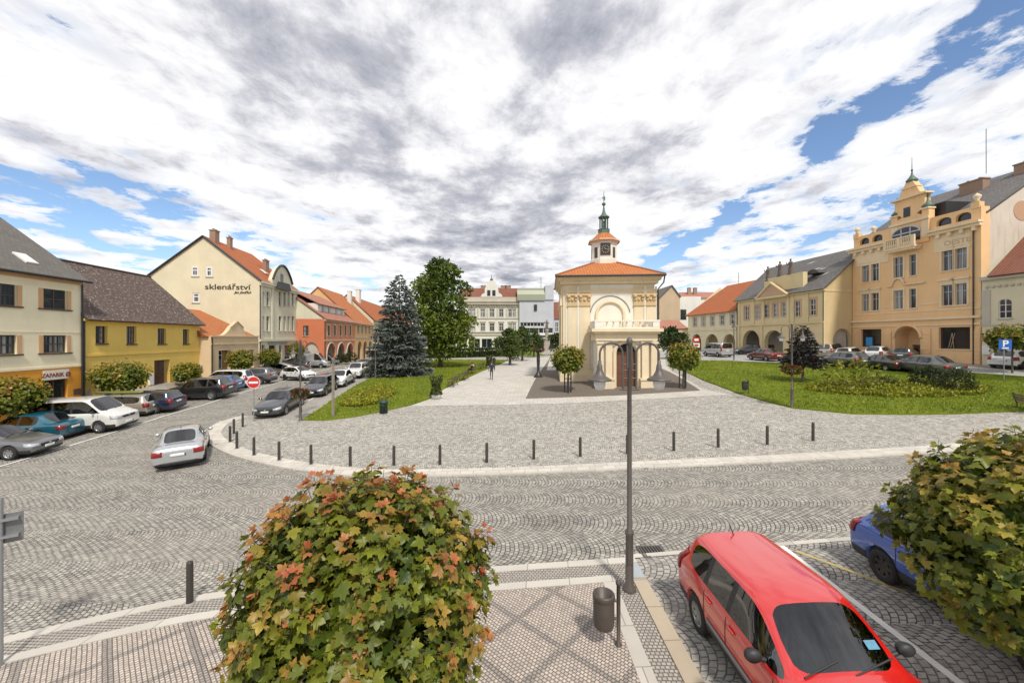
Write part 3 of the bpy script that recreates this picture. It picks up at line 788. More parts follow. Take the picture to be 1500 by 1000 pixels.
b.tube([(gxp-1.25, -0.05, zt+gh*0.66), (gxp, -0.05, zt+gh+0.14), (gxp+1.25, -0.05, zt+gh*0.66)], 0.07, 6); b.build('cornice', m_beige_p, root)
rz = zt+3.0; rf = MB(); e = 0.15
rf.roof([(-e, 0.2, zt), (W+e, 0.2, zt), (W-3.4, 4.6, rz), (2.0-2.6, 4.6, rz)]); rf.roof([(W+e, 0.2, zt), (W+e, 9, zt), (W-3.4, 4.6, rz)]); rf.roof([(-e, 9, zt), (W+e, 9, zt), (W-3.4, 4.6, rz), (-0.6, 4.6, rz)])
rf.roof([(-e, 0.2, zt), (-e, 9, zt), (-0.6, 4.6, rz)])
rf.build('roof', t_orange, root)
pipe(root, I4, 0.1, -1, zt-0.1)
sb = MB(); sb.box(-0.06, -0.003, 1.0, 1.7, 2.0, 2.7); sb.build('wall_plate', plain('plate_blue', (0.03, 0.08, 0.14), 0.5), root)

# tall sand-coloured house with lettering on its gable
pl = leftplane(27.15, 380, gz(-32, 55)-0.8); W = pl.s(435); zt = pl.z(380, 409)
root = bld('tall_house', 'tall sand coloured house with black lettering on its windowed gable and brick red roof', pl)
D = 13.4; rz = zt+5.3
sp = Plane(tuple(pl.O+Vector((-1, -0.1)).normalized()*D), (1, 0.1), pl.zb)
SM = Matrix(((0, 1, 0, 0), (-1, 0, 0, D), (0, 0, 1, 0), (0, 0, 0, 1)))
gw = [sp.rect(281, 291, 390.5, 404.5), sp.rect(302.5, 311.5, 391, 405), sp.rect(282, 292, 429, 443)]
fw_ = [pl.rect(a, c, d, e) for a, c in ((382.5, 386.5), (390, 394.5), (408, 412), (415, 418.5), (421, 424.3), (427, 430.5)) for d, e in ((427, 448), (463, 484.5))]
gs = [pl.rect(a, c, 505, 526) for a, c in ((383.5, 388), (394, 404), (409, 413), (417, 426))]
wl = MB(); wallgrid(wl, W, -1.5, zt, fw_+gs, 0.2, 1, 1)
wl.M = SM; wallgrid(wl, D, -1.5, zt, gw[2:], 0.15); wl.face([(0, 0, zt), (D, 0, zt), (D/2, 0, rz)])
wl.M = None; wl.face([(W, 0, -1.5), (W, D, -1.5), (W, D, zt), (W, D/2, rz), (W, 0, zt)], 0); wl.face([(W, D, -1.5), (0, D, -1.5), (0, D, zt), (W, D, zt)])
wl.build('wall', [m_sand, m_sandf], root)
for k, q in enumerate(gw): window(root, SM, q, m_frame_w, 1, (0.62,), 0.06 if k == 2 else -0.05, fw=0.16, sill=m_stone)
for q in fw_: window(root, I4, q, m_frame_w, 1, (0.66,), sill=m_stone, sur='frame', surw=0.2, surm=m_sandf)
for q in gs: window(root, I4, q, m_frame_w, 1, (), glass=m_glass_d, name='shop_window')
m_letter = plain('lettering_black', (0.03, 0.025, 0.012), 0.8)
q = sp.rect(300, 367, 414, 424)
lt = txt(root, SM, 'sklenářství', (q[0]+q[1])/2, q[2], (q[3]-q[2])*1.12, m_letter, -0.02, bold=0.012, align='CENTER')
wtxt = max(v.co.y for v in lt.data.vertices)-min(v.co.y for v in lt.data.vertices)
q2 = sp.rect(344, 367, 426, 430)
cy_ = D-(q[0]+q[1])/2
for v in lt.data.vertices: v.co.y = cy_+(v.co.y-cy_)*(q[1]-q[0])/wtxt
txt(root, SM, 'Jan Jindřich', (q2[0]+q2[1])/2, q2[2], (q2[3]-q2[2])*1.3, m_letter, -0.02, shear=0.4, align='CENTER', bold=0.01)
e = 0.2; rf = MB()
rf.roof([(-0.12, -0.3, zt-0.15), (W+0.1, -0.3, zt-0.15), (W+0.1, D/2, rz+0.12), (-0.12, D/2, rz+0.12)]); rf.roof([(-0.12, D+0.3, zt-0.15), (W+0.1, D+0.3, zt-0.15), (W+0.1, D/2, rz+0.12), (-0.12, D/2, rz+0.12)])
rfo = rf.build('roof', t_red, root)
b = MB()
for a, c in ((-0.3, D/2), (D+0.3, D/2)):
    b.tube([(-0.14, a, zt-0.2), (-0.14, c, rz+0.06)], 0.13, 6)
b.build('verge', m_metal_d, rfo)
chimney(rfo, I4, 1.2, D/2-0.6, rz-0.8, rz+1.0, 0.9, 0.7); chimney(rfo, I4, 4.2, D/2-0.8, rz-1.0, rz+0.8); chimney(rfo, I4, 7.6, 2.8, rz-3.6, rz-1.6, 1.0)
skylight(rfo, 5.2, 1.9, zt-0.1, 5.4/7)
bz = pl.z(400, 498); zc = pl.z(407, 416)
b = MB(); b.box(-0.1, W+0.1, -0.35, -0.002, zt-0.45, zt-0.17); b.box(-0.05, W+0.05, -0.2, -0.003, zt-0.75, zt-0.46); b.box(-0.03, W+0.03, -0.2, -0.002, bz-0.15, bz+0.15)
for px in (380.5, 397.5): s_ = pl.s(px); b.box(s_, s_+0.45, -0.12, -0.002, bz+0.16, zt-0.76)
b.build('cornice', m_sandf, root)
c0, c1, cp = pl.s(395), pl.s(424), pl.s(409)
gp_ = [(c0, 0)]+[(c0+(c1-c0)*k/10, 0.5+2.3*math.sin(PI*k/10)**0.8) for k in range(11)]+[(c1, 0)]
b = MB(); b.prism([(x, zt-0.14+z) for x, z in gp_], -0.36, 0.2); gb = b.build('gable', m_sandf, root)
b = MB(); P_ = [(x, zt-0.14+z) for x, z in gp_[1:-1]]; b.tube([(x, -0.45, z+0.1) for x, z in P_], 0.16, 6); b.build('gable_roof', m_metal_d, gb)
b = MB(); b.box(cp-0.4, cp+0.4, -0.40, -0.35, zt+0.5, zt+1.5); b.build('gable_window', m_glass_d, gb)
bx0, bx1 = pl.s(399.5), pl.s(420); b = MB(); b.prism([(bx0+0.2, zt-0.75), (bx1-0.2, zt-0.75), (bx1-0.7, zt+0.3), (bx0+0.7, zt+0.3)], -0.75, -0.37); b.build('bay_roof', m_metal_d, root)
sgb = pl.rect(392, 420, 500.5, 503.8); b = MB(); b.box(sgb[0], sgb[1], -0.08, -0.01, sgb[2], sgb[3]); b.build('shop_sign', plain('sign_greygreen', (0.28, 0.30, 0.25), 0.6, var=0.4, scale=3), root)
pipe(root, I4, 0.08, -1, zt-0.4)

# red house with arcade
pl = leftplane(22.95, 475, gz(-29, 70)-0.6); W = pl.s(519.5); zt = pl.z(475, 467)
root = bld('arcade_house', 'red house with three arches, white dormer strip and long red roof', pl)
D = 12; rz = zt+4.6
SM = Matrix(((0, 1, 0, 0), (-1, 0, 0, D), (0, 0, 1, 0), (0, 0, 0, 1))); sp = Plane(tuple(pl.O+Vector((-1, -0.1)).normalized()*D), (1, 0.1), pl.zb)
ar = []
for a, c in ((478.5, 491), (494, 505), (507.5, 517.3)):
    r = pl.rect(a, c, 503, 529); ar.append((r[0], r[1], r[2]-0.5, r[3], (r[1]-r[0])/2, 0.45))
ws = [pl.rect(a, c, 476.5, 491.5) for a, c in ((479.8, 483), (489, 491.8), (497.5, 500), (504.6, 507), (511.8, 514.2))]
r = sp.rect(445, 467, 501, 528); sa = (r[0], r[1], r[2]-0.5, r[3], 1.6, 0.4); sw = sp.rect(444, 452, 477, 492)
wl = MB(); wallgrid(wl, W, -1.5, zt, ar+ws, 0.15, 1, 1); wl.M = SM; wallgrid(wl, D, -1.5, zt, [sa, sw], 0.15); wl.face([(0, 0, zt), (D, 0, zt), (D/2, 0, rz)], 2)
wl.M = None; wl.face([(W, 0, -1.5), (W, D, -1.5), (W, D, zt), (W, D/2, rz), (W, 0, zt)], 0)
wl.build('wall', [m_red, m_pink, m_sandf], root)
for q in ws: window(root, I4, q, m_frame_b, 1, (0.5,), sur='frame', surw=0.22, surm=m_stone, sill=m_stone)
window(root, SM, sw, m_frame_b, 2, (0.5,), fw=0.1, sill=m_stone)
def arcade(root, M, x0, x1, z0, z1, d0, d1, mt, mdoors=()):
    b = MB(M); b.face([(x0, d1, z0), (x1, d1, z0), (x1, d1, z1), (x0, d1, z1)]); b.face([(x0, d0, z1), (x0, d1, z1), (x1, d1, z1), (x1, d0, z1)])
    b.face([(x0, d0, z0), (x0, d1, z0), (x0, d1, z1), (x0, d0, z1)]); b.face([(x1, d0, z0), (x1, d0, z1), (x1, d1, z1), (x1, d1, z0)])
    b.face([(x0, d0, z0+0.9), (x1, d0, z0+0.9), (x1, d1, z0+0.9), (x0, d1, z0+0.9)])
    o = b.build('arcade', mt, root)
    for a, c in mdoors: door(o, M, (a, c, z0+0.9, z0+3.1), depth=d1-0.1)
    return o
arcade(root, I4, 0.3, W-0.2, -0.4, ar[0][3]+0.2, 0.46, 3.2, m_stone, ((1.5, 2.7), (8.0, 9.2)))
arcade(root, SM, sa[0]-0.2, D-0.2, -0.4, sa[3]+0.2, 0.41, 0.6, m_dark)
b = MB()
for a in ar: b.tube([(x, -0.03, z) for x, z in [(a[0], 0.5)]+arch_pts(a[0]-0.15, a[1]+0.15, a[3]+0.15, a[4]+0.1)+[(a[1], 0.5)]], 0.13, 6)
b.build('arch_trim', m_stone, root)
b = MB(); z5 = pl.z(497, 499); b.box(0, W, -0.1, -0.002, z5, z5+0.2); b.box(-0.1, W, -0.3, -0.002, zt-0.3, zt); b.build('cornice', m_stone, root)
rf = MB(); rf.roof([(-0.2, -0.5, zt-0.05), (W+0.1, -0.5, zt-0.05), (W+0.1, D/2, rz+0.1), (-0.2, D/2, rz+0.1)]); rf.roof([(-0.2, D+0.4, zt-0.05), (W+0.1, D+0.4, zt-0.05), (W+0.1, D/2, rz+0.1), (-0.2, D/2, rz+0.1)])
rfo = rf.build('roof', t_pale, root)
b = MB(); b.box(1.2, W-2.0, 1.4, 5.4, zt+0.5, zt+2.55); dm = b.build('dormer', m_whitep, rfo)
for k in range(4): b = MB(); x = 3+k*3.0+(k > 1)*0.8; b.box(x, x+0.9, 1.34, 1.42, zt+1.3, zt+2.3); b.build('dormer_window', m_glass_d, dm)
b = MB(); b.roof([(1.0, 1.0, zt+2.45), (W-1.8, 1.0, zt+2.45), (W-1.8, D/2, rz+0.35), (1.0, D/2, rz+0.35)]); b.build('dormer_roof', t_pale, dm)
pipe(root, I4, 0.1, -1, zt-0.2)

# apricot house further along
pl = leftplane(22.95, 520, gz(-31, 95)-0.6); W = pl.s(546); zt = pl.z(519, 473.5)
root = bld('arcade_house', 'apricot arcaded house with steep orange roof beyond the red house', pl)
D = 14; rz = zt+7.2
ar = [(2.0+k*4.4, 5.2+k*4.4, -0.5, 4.3, 1.6, 0.45) for k in range(6)]
ws = [(1.8+k*3.0, 3.0+k*3.0, 5.9, 8.2) for k in range(9) if 3.0+k*3.0 < W-0.5]; ar = [a for a in ar if a[1] < W-0.3]
wl = MB(); wallgrid(wl, W, -1.5, zt, ar+ws, 0.15); shell(wl, W, D, -1.5, zt, gable=(D/2, rz)); wl.build('wall', [m_apricot], root)
for q in ws: window(root, I4, q, m_frame_w, 1, (0.6,), sur='frame', surw=0.2, surm=m_stone)
arcade(root, I4, 0.3, W-0.2, -0.4, 4.5, 0.46, 3.2, m_stone)
b = MB(); b.box(0, W, -0.1, -0.002, 5.0, 5.2); b.box(-0.1, W, -0.3, -0.002, zt-0.3, zt); b.build('cornice', m_stone, root)
rf = MB(); rf.roof([(-0.2, -0.5, zt-0.05), (W+0.2, -0.5, zt-0.05), (W+0.2, D/2, rz), (-0.2, D/2, rz)]); rf.roof([(-0.2, D+.4, zt-0.05), (W+0.2, D+.4, zt-0.05), (W+0.2, D/2, rz), (-0.2, D/2, rz)])
rfo = rf.build('roof', t_orange, root); chimney(rfo, I4, 14, 5, rz-2.5, rz+0.6, 1.2, 0.8, m_whitep)
pl = leftplane(22.95, 547, gz(-33, 115)-0.6); W = 75; root = bld('terraced_house', 'pale house with red roof and chimney at the far end of the left row', pl)
wl = MB(); ws = [(1.5+k*3.0, 2.7+k*3.0, 5.5, 7.6) for k in range(24)]; wallgrid(wl, W, -1.5, 9, ws, 0.15); shell(wl, W, 12, -1.5, 9, gable=(6, 15)); wl.build('wall', [m_sandf], root)
for q in ws: window(root, I4, q, m_frame_w, 1, (0.6,))
rf = MB(); rf.roof([(-.2, -.5, 8.95), (W, -.5, 8.95), (W, 6, 15.1), (-.2, 6, 15.1)]); rf.roof([(-.2, 12.4, 8.95), (W, 12.4, 8.95), (W, 6, 15.1), (-.2, 6, 15.1)]); rfo = rf.build('roof', t_red, root)
chimney(rfo, I4, 4, 4.5, 12, 16.5, 1.6, 0.9, m_whitep)
# ======== right row
m_ochre = plaster('plaster_ochre', (0.81, 0.53, 0.28), 0.16)
m_ochre_t = plaster('trim_ochre', (0.78, 0.62, 0.42), 0.15)
m_buff = plaster('plaster_buff', (0.69, 0.565, 0.33), 0.18)
m_buff2 = plaster('plaster_buff_dark', (0.64, 0.49, 0.27), 0.22)
m_pale = plaster('plaster_paleyellow', (0.74, 0.66, 0.45), 0.15)
m_pinkp = plaster('panel_pink', (0.56, 0.37, 0.24), 0.15)
m_patchw = plaster('patched_wall', (0.62, 0.55, 0.46), 0.7, dirt=(0.42, 0.33, 0.25))
t_slate = tiles('tiles_slate', ((0.165, 0.155, 0.15), (0.115, 0.108, 0.105), (0.15, 0.14, 0.13)), 0.3, 0.25, moss=(0.45, 0.44, 0.42), mossamt=0.25, wave=False)

# ochre town house with gabled centre
pl = rightplane(45.35, 1249, 2.2); W = pl.s(1437); zt = pl.z(1437, 322)
root = bld('town_house', 'ochre orange three-storey house with ornate stepped centre gable on the right', pl)
D = 12
def rr(x0, x1, y0, y1): return pl.rect(x0, x1, y0, y1)
wins = []
z3 = (pl.z(1398, 395), pl.z(1398, 361)); z2 = (pl.z(1398, 447), pl.z(1398, 416))
colsx = [(1262.5, 1273), (1276.5, 1287.5), (1309, 1323), (1332, 1342), (1379.5, 1395.5), (1399, 1416.5)]
for a, c in colsx:
    for z in (z3, z2): wins.append((pl.s(a), pl.s(c), z[0], z[1]))
gz0 = pl.z(1344, 466)
shopL = (pl.s(1261), pl.s(1291), pl.z(1276, 508), pl.z(1276, 482)); shopR = (pl.s(1375), pl.s(1421), pl.z(1398, 511), pl.z(1398, 479))
ent = (pl.s(1311), pl.s(1348), 0.0, pl.z(1330, 477.5)); ent = ent+((ent[1]-ent[0])/2, 1.6)
wl = MB(); wallgrid(wl, W, -1.5, zt, wins+[shopL, shopR, ent], 0.25)
shell(wl, W, D, -1.5, zt, sides=(True, False)); wl.build('wall', [m_ochre], root)
m_gw = plain('frame_greywhite', (0.50, 0.50, 0.50), 0.5, var=0.05)
for k, q in enumerate(wins):
    window(root, I4, q, m_gw, 2 if k not in (6, 7) else 1, (0.66,), 0.16, sill=m_ochre_t, sur='hood' if k % 2 and k not in (5, 7) else 'frame', surw=0.16, surm=m_ochre_t)
window(root, I4, shopL, m_frame_b, 2, (0.7,), 0.3, m_glass_d, name='shop_window'); window(root, I4, shopR, m_frame_b, 1, (), 0.3, m_glass_d, 0.1, name='shop_window', sill=m_ochre_t)
b = MB(); xa, xb, za = shopR[0], shopR[1], shopR[2]
for x0_, x1_ in ((0.25, 0.36), (0.42, 0.36), (0.32, 0.45)): b.tube([(xa+(xb-xa)*x0_, 0.27, za+0.1), (xa+(xb-xa)*x1_, 0.29, za+1.5)], 0.035, 6)
b.build('wooden_trestle', plain('wood_pale', (0.35, 0.25, 0.15), 0.7), root)
b = MB(); b.box(shopL[0]+0.35, shopL[0]+1.1, 0.27, 0.33, shopL[2]+0.1, shopL[2]+1.1); b.build('poster', plain('poster_blue', (0.05, 0.30, 0.62), 0.5, var=0.3), root)
b = MB(); b.box(ent[0]-0.3, ent[1]+0.3, 1.6, 1.7, -1, ent[3]+0.3); b.build('porch_wall', m_ochre, root)
door(root, I4, (ent[0]+0.5, ent[0]+1.6, 0.0, 2.3), depth=1.5); 
b = MB(); b.prism([(ent[1]-1.1, 0), (ent[1]-0.2, 0)]+[(x, z) for x, z in reversed(arch_pts(ent[1]-1.1, ent[1]-0.2, 3.0, 0.45))], 1.56, 1.598); b.build('porch_arch', m_dark, root)
# rustication and trim
zb_ = pl.z(1437, 462.5)
def pilast(x0_, x1_):
    b = MB(); z = 0.3; b.box(x0_+.05, x1_-.05, -0.05, -0.002, 0, zb_-1.0)
    while z < zb_-1.3: b.box(x0_, x1_, -0.09, -0.052, z, z+0.30); z += 0.38
    b.build('rusticated_pier', m_ochre, root)
for a, c in ((1249.5, 1259), (1293, 1306), (1352, 1364), (1424, 1436.5)): pilast(pl.s(a), pl.s(c))
b = MB(); b.tube([(x, -0.05, z) for x, z in arch_pts(ent[0]-0.12, ent[1]+0.12, ent[3]+0.12, ent[4]+0.06)], 0.16, 6); b.build('arch_trim', m_ochre, root)
b = MB(); b.box(-0.05, W+0.05, -0.22, -0.002, zb_-0.16, zb_+0.06); b.box(-0.02, W+0.02, -0.10, -0.002, zb_-0.75, zb_-0.60)
b.box(0.0, W, -0.06, -0.002, z2[0]-0.42, z2[0]-0.30); zs_ = z2[0]+0.25; 
x = 0.0
for q in sorted([q for q in wins if abs(q[2]-z2[0]) < 0.01])+[(W, W, 0, 0)]:
    if q[0]-0.3 > x: b.box(x, q[0]-0.3, -0.05, -0.003, zs_, zs_+0.12)
    x = q[1]+0.3
b.build('string_course', m_ochre_t, root)
px_ = (1309.5, 1359.5); cx0, cx1 = pl.s(1307), pl.s(1362)
b = MB(); b_ = MB()
for a, c, q in ((-0.35, cx0-0.05, b), (cx1+0.05, W+0.2, b_)): q.box(a, c, -0.55, -0.002, zt-0.22, zt); q.box(a+0.1, c-0.05, -0.35, -0.003, zt-0.5, zt-0.221)
k = 0.4
while k < W-0.3:
    if not cx0-0.4 < k < cx1: (b if k < cx0 else b_).box(k, k+0.28, -0.3, -0.004, zt-0.85, zt-0.501)
    k += 0.95
b.build('cornice', m_ochre_t, root); b_.build('cornice', m_ochre_t, root)
at = pl.z(1430, 297)
m_word = plaster('relief_letters', (0.52, 0.40, 0.26), 0.2)
for a, c in ((0.5, cx0-0.4), (cx1+0.4, W-0.8)):
    b = MB(); b.box(a, c, -0.016, -0.001, zt-2.05, zt-0.52); b.box(a-0.05, c+0.05, -0.06, -0.0015, zt-2.2, zt-2.051); b.build('frieze', m_ochre_t, root)
txt(root, I4, 'OESTE', pl.s(1402), zt-1.7, 0.62, m_word, -0.026, align='CENTER', bold=0.008, sx=1.2)
# attic parapet with oval openings
ah = zt+1.35
def para(x0_, x1_, ovs):
    b = MB()
    wallM = Matrix.Translation((x0_, 0.05, 0)); b.M = wallM
    wallgrid(b, x1_-x0_, zt+0.001, ah, [(o[0]-x0_, o[1]-x0_, zt+0.3, zt+1.05, 0.38) for o in ovs], 0.3)
    b.M = None; b.face([(x0_, 0.35, zt), (x0_, 0.35, ah), (x1_, 0.35, ah), (x1_, 0.35, zt)]); b.face([(x0_, 0.05, ah), (x1_, 0.05, ah), (x1_, 0.35, ah), (x0_, 0.35, ah)])
    b.face([(x1_, 0.05, zt), (x1_, 0.35, zt), (x1_, 0.35, ah), (x1_, 0.05, ah)]); b.face([(x0_, 0.05, zt), (x0_, 0.05, ah), (x0_, 0.35, ah), (x0_, 0.35, zt)])
    return b.build('parapet', m_ochre, root)
ovL = [(pl.s(1259), pl.s(1272.5)), (pl.s(1277), pl.s(1292))]; ovR = [(pl.s(1371), pl.s(1393)), (pl.s(1399), pl.s(1422))]
pa = para(0.1, cx0+0.2, ovL); para(cx1-0.2, W-0.05, ovR)
b = MB()
for o in ovL+ovR: b.face([(o[0]-0.1, 0.33, zt+0.3), (o[1]+0.1, 0.33, zt+0.3), (o[1]+0.1, 0.33, zt+1.2), (o[0]-0.1, 0.33, zt+1.2)])
b.build('parapet_opening', m_glass_d, pa)
def finial(root, x, y, z, h, onion=False):
    b = MB()
    if onion: b.lathe([(0.0, 0), (0.45, 0.02), (0.50, 0.18), (0.28, 0.45), (0.10, 0.75), (0.05, 1.1), (0.12, 1.2), (0.04, 1.35), (0.02, h), (0, h)], (x, y, z), 12)
    else: b.lathe([(0.0, 0), (0.22, 0.02), (0.13, 0.2), (0.28, 0.45), (0.28, 0.6), (0.0, 0.85)], (x, y, z), 12)
    return b.build('finial', m_copper if onion else m_ochre_t, root)
for x in (0.1, W-0.75): b = MB(); b.box(x, x+0.65, -0.02, 0.5, ah-0.2, ah+0.35); b.build('parapet_pier', m_ochre, pa)
finial(pa, 0.42, 0.2, ah+0.35, 1); finial(pa, W-0.42, 0.2, ah+0.35, 1); finial(pa, 2.4, 0.2, ah, 1)
# centre gable
ax_ = (cx0+cx1)/2; zg1 = pl.z(1335, 323); zg2 = pl.z(1334, 289.5); ztp = pl.z(1330, 268)
wg = (cx1-cx0)/2
G_ = [(-wg, zt-0.9), (wg, zt-0.9), (wg, zg1+0.8), (wg-0.6, zg1+0.8), (wg-0.65, zg1+0.3), (wg-1.1, zg1+0.55), (1.45, zg1+1.1), (1.45, zg2), (1.0, zg2+0.35), (0.62, zg2+1.1), (0.6, ztp-0.5), (0.35, ztp), (-0.35, ztp), (-0.6, ztp-0.5), (-0.62, zg2+1.1), (-1.0, zg2+0.35), (-1.45, zg2), (-1.45, zg1+1.1), (-wg+1.1, zg1+0.55), (-wg+0.65, zg1+0.3), (-wg+0.6, zg1+0.8), (-wg, zg1+0.8)]
b = MB(); b.prism([(ax_+x, z) for x, z in G_], -0.12, 0.55); gb = b.build('gable', m_ochre, root)
b = MB(); b.box(ax_-wg-0.1, ax_+wg+0.1, -0.30, -0.125, zg1-0.25, zg1); b.box(ax_-1.75, ax_+1.75, -0.40, 0.6, zg2-0.05, zg2+0.12); b.box(ax_-0.75, ax_+0.75, -0.25, 0.5, ztp-0.62, ztp-0.5)
for x in (-wg, wg-0.65): b.box(ax_+x, ax_+x+0.65, -0.16, -0.121, zt-0.4, zg1-0.3); b.box(ax_+x-0.08, ax_+x+0.73, -0.25, 0.6, zg1+0.75, zg1+0.9)
b.build('gable_trim', m_ochre_t, gb)
finial(gb, ax_-wg+0.33, 0.2, zg1+0.9, 2.0, True); finial(gb, ax_+wg-0.33, 0.2, zg1+0.9, 2.0, True); finial(gb, ax_, 0.2, ztp, 2.6, True)
b = MB(); aw = 1.35; az0, az1 = pl.z(1328, 355), pl.z(1328, 333); P_ = [(ax_-aw-0.3, az0), (ax_+aw-0.3, az0)]+list(reversed(arch_pts(ax_-aw-0.3, ax_+aw-0.3, az1, 0.7))); b.prism(P_, -0.17, -0.13); aw_ = b.build('arched_window', m_glass_d, gb)
b = MB(); b.tube([(x, -0.18, z) for x, z in arch_pts(ax_-aw-0.35, ax_+aw-0.25, az1+0.05, 0.75)], 0.09, 6)
for x in (-0.75, 0.15): b.box(ax_+x-0.05, ax_+x+0.05, -0.20, -0.171, az0, az1-0.1)
b.box(ax_-aw-0.3, ax_+aw-0.3, -0.20, -0.171, az0+0.9, az0+1.0); b.build('frame', m_gw, aw_)
sw = (ax_-0.55, ax_+0.1); b = MB(); b.box(sw[0], sw[1], -0.15, -0.10, zg1+0.45, zg1+1.45); b.build('gable_window', m_glass_d, gb)
# balcony
bz = pl.z(1325, 363); b0, b1 = pl.s(1306), pl.s(1352); b = MB(); b.box(b0, b1, -1.0, -0.125, bz-0.2, bz); b.box(b0+.1, b1-.1, -0.9, -0.126, bz-0.4, bz-0.201)
b.box(b0, b1, -1.0, -0.85, bz+0.85, bz+1.0); 
for x in (b0, (b0+b1)/2-0.15, b1-0.3): b.box(x, x+0.3, -1.02, -0.83, bz+0.001, bz+0.849)
n = 12
for i in range(n):
    x = b0+0.4+(b1-b0-0.8)*i/(n-1); b.lathe([(0.05, 0), (0.1, 0.25), (0.05, 0.5), (0.08, 0.8)], (x, -0.92, bz), 8)
b.build('balcony', m_ochre_t, root)
b = MB(); b.prism([(ax_-2.9, bz-0.4), (ax_+1.8, bz-0.4), (ax_+1.4, zb_+0.2), (ax_-2.5, zb_+0.2)], -0.06, -0.003) if False else None
nz_ = pl.z(1316, 418); xs_ = pl.s(1316); b.tube([(x, -0.1, z) for x, z in [(xs_-1.1, nz_)]+arch_pts(xs_-0.62, xs_+0.62, nz_+0.75, 0.75)+[(xs_+2.6, nz_)]], 0.10, 6); b.build('window_hood', m_ochre_t, root)
rf = MB(); rz = ah+4.7
rf.roof([(-0.1, 0.5, ah-0.6), (W+0.1, 0.5, ah-0.6), (W+0.1, 8.6, rz), (-0.1, 8.6, rz)]); rf.roof([(-0.1, 15, ah-0.6), (W+0.1, 15, ah-0.6), (W+0.1, 8.6, rz), (-0.1, 8.6, rz)])
rfo = rf.build('roof', t_slate, root)
b = MB(); b.box(cx1-2.4, cx1+0.7, 0.9, 5, ah-0.3, ah+1.5); b.build('roof_box', m_metal_d, rfo)
chimney(rfo, I4, W-5.2, 6.5, rz-2.5, rz-0.5, 2.0, 0.8); chimney(rfo, I4, W-1.5, 7.8, rz-1.5, rz+0.15, 2.4, 0.8)
b = MB(); b.tube([(W-4.2, 6.5, rz), (W-4.2, 6.5, rz+4.5)], 0.035, 6); b.build('antenna', m_metal_g, rfo)
b = MB(); b.face([(W+0.004, 0.0, -1.5), (W+0.004, 0.9, -1.5), (W+0.004, 0.9, ah-0.1), (W+0.004, 0.0, ah-0.1)]); b.build('return_wall', m_ochre, root)
b = MB(); b.face([(W, 0.9, -1.5), (W, 15, -1.5), (W, 15, ah-0.6), (W, 8.6, rz-0.1), (W, 0.9, ah-0.6)]); sidew = b.build('patched_side_wall', m_patchw, root)
b = MB(); b.lathe([(0, 0), (0.9, 0), (0.9, 0.03), (0, 0.03)], (W, 4.2, ah-0.4), 18, ax='x', smooth=False); b.build('brick_patch', plaster('brick_patch', (0.50, 0.31, 0.20), 0.5), sidew)
pipe(root, I4, W-0.5, -1, zt-0.3)

# cream house at the right edge
pl = rightplane(45.35, 1438.5, 2.4); W = 12; zt = pl.z(1445, 405)
root = bld('terraced_house', 'cream house with red-brown roof and round-topped windows at right edge', pl)
a_ = pl.rect(1462.5, 1482, 438, 466); ws = [a_+(0.3,), (a_[0]+2.6, a_[1]+2.6, a_[2], a_[3], 0.3), (a_[0]+5.2, a_[1]+5.2, a_[2], a_[3], 0.3)]
wl = MB(); wallgrid(wl, W, -1.5, zt, ws, 0.15); shell(wl, W, 11, -1.5, zt, gable=(5.5, zt+5)); wl.build('wall', [plaster('plaster_ivory', (0.68, 0.60, 0.43), 0.12)], root)
for q in ws: window(root, I4, q[:4], m_frame_w, 2, (0.35, 0.7), 0.08, sill=m_stone)
b = MB(); b.box(-0.02, W, -0.3, -0.002, zt-0.35, zt-0.05); z_ = zt-0.95; k = 0.4
while k < W: b.lathe([(0, 0), (0.12, 0), (0.12, 0.1), (0, 0.1)], (k, -0.101, z_), 8, ax='y'); k += 0.42
zq = pl.z(1470, 477); b.box(0, W, -0.06, -0.002, zq, zq+0.12); b.box(0.0, 0.6, -0.06, -0.003, zq+0.13, zt-1.2); b.build('cornice', m_stone, root)
rf = MB(); rf.roof([(0.7, -0.5, zt-0.05), (W, -0.5, zt-0.05), (W, 5.5, zt+5), (0.1, 5.5, zt+5)]); rf.build('roof', t_brown, root)
nb = pl.rect(1440, 1451.5, 506, 519); b = MB(); b.box(nb[0], nb[1], -0.12, -0.003, nb[2], nb[3]); b.build('notice_board', m_frame_w, root)

# yellow arcaded town hall with statues, standing forward
pl = rightplane(41.8, 1080, 2.0); W = pl.s(1208); zt = pl.z(1208, 422)
root = bld('town_hall', 'buff arcaded house with triangular pediment, roof statues and grey slate roof', pl)
D = 11; rz = zt+5.1; RSM = Matrix(((0, -1, 0, W), (1, 0, 0, 0), (0, 0, 1, 0), (0, 0, 0, 1)))
cor = pl.O+pl.d*W; sp = Plane(tuple(cor), (1, 0.1), pl.zb)
ar = []
for a, c in ((1088, 1112.5), (1119.5, 1147), (1163, 1195)):
    r = pl.rect(a, c, 483.5, 525); ar.append((r[0], r[1], -0.8, pl.z((a+c)/2, 483.5 if a < 1150 else 481), (r[1]-r[0])/2*0.95, 0.6))
wd = [pl.rect(a, c, d, e) for a, c, d, e in ((1090.5, 1097, 449, 468.5), (1106, 1113, 447.5, 467), (1119, 1126, 446, 465), (1132, 1139, 444.5, 464), (1145, 1152, 443, 463), (1164, 1172, 441, 463.5), (1186, 1195, 438, 461.5))]
r = sp.rect(1220, 1247.5, 481, 524); sa = (r[0], r[1], -0.8, r[3], 1.5, 0.5)
wl = MB(); wallgrid(wl, W, -1.5, zt, ar+wd, 0.2, 0, 0); wl.M = RSM; wallgrid(wl, D, -1.5, zt, [sa], 0.2, 1, 1); wl.face([(0, 0, zt), (D, 0, zt), (D/2, 0, rz)], 1)
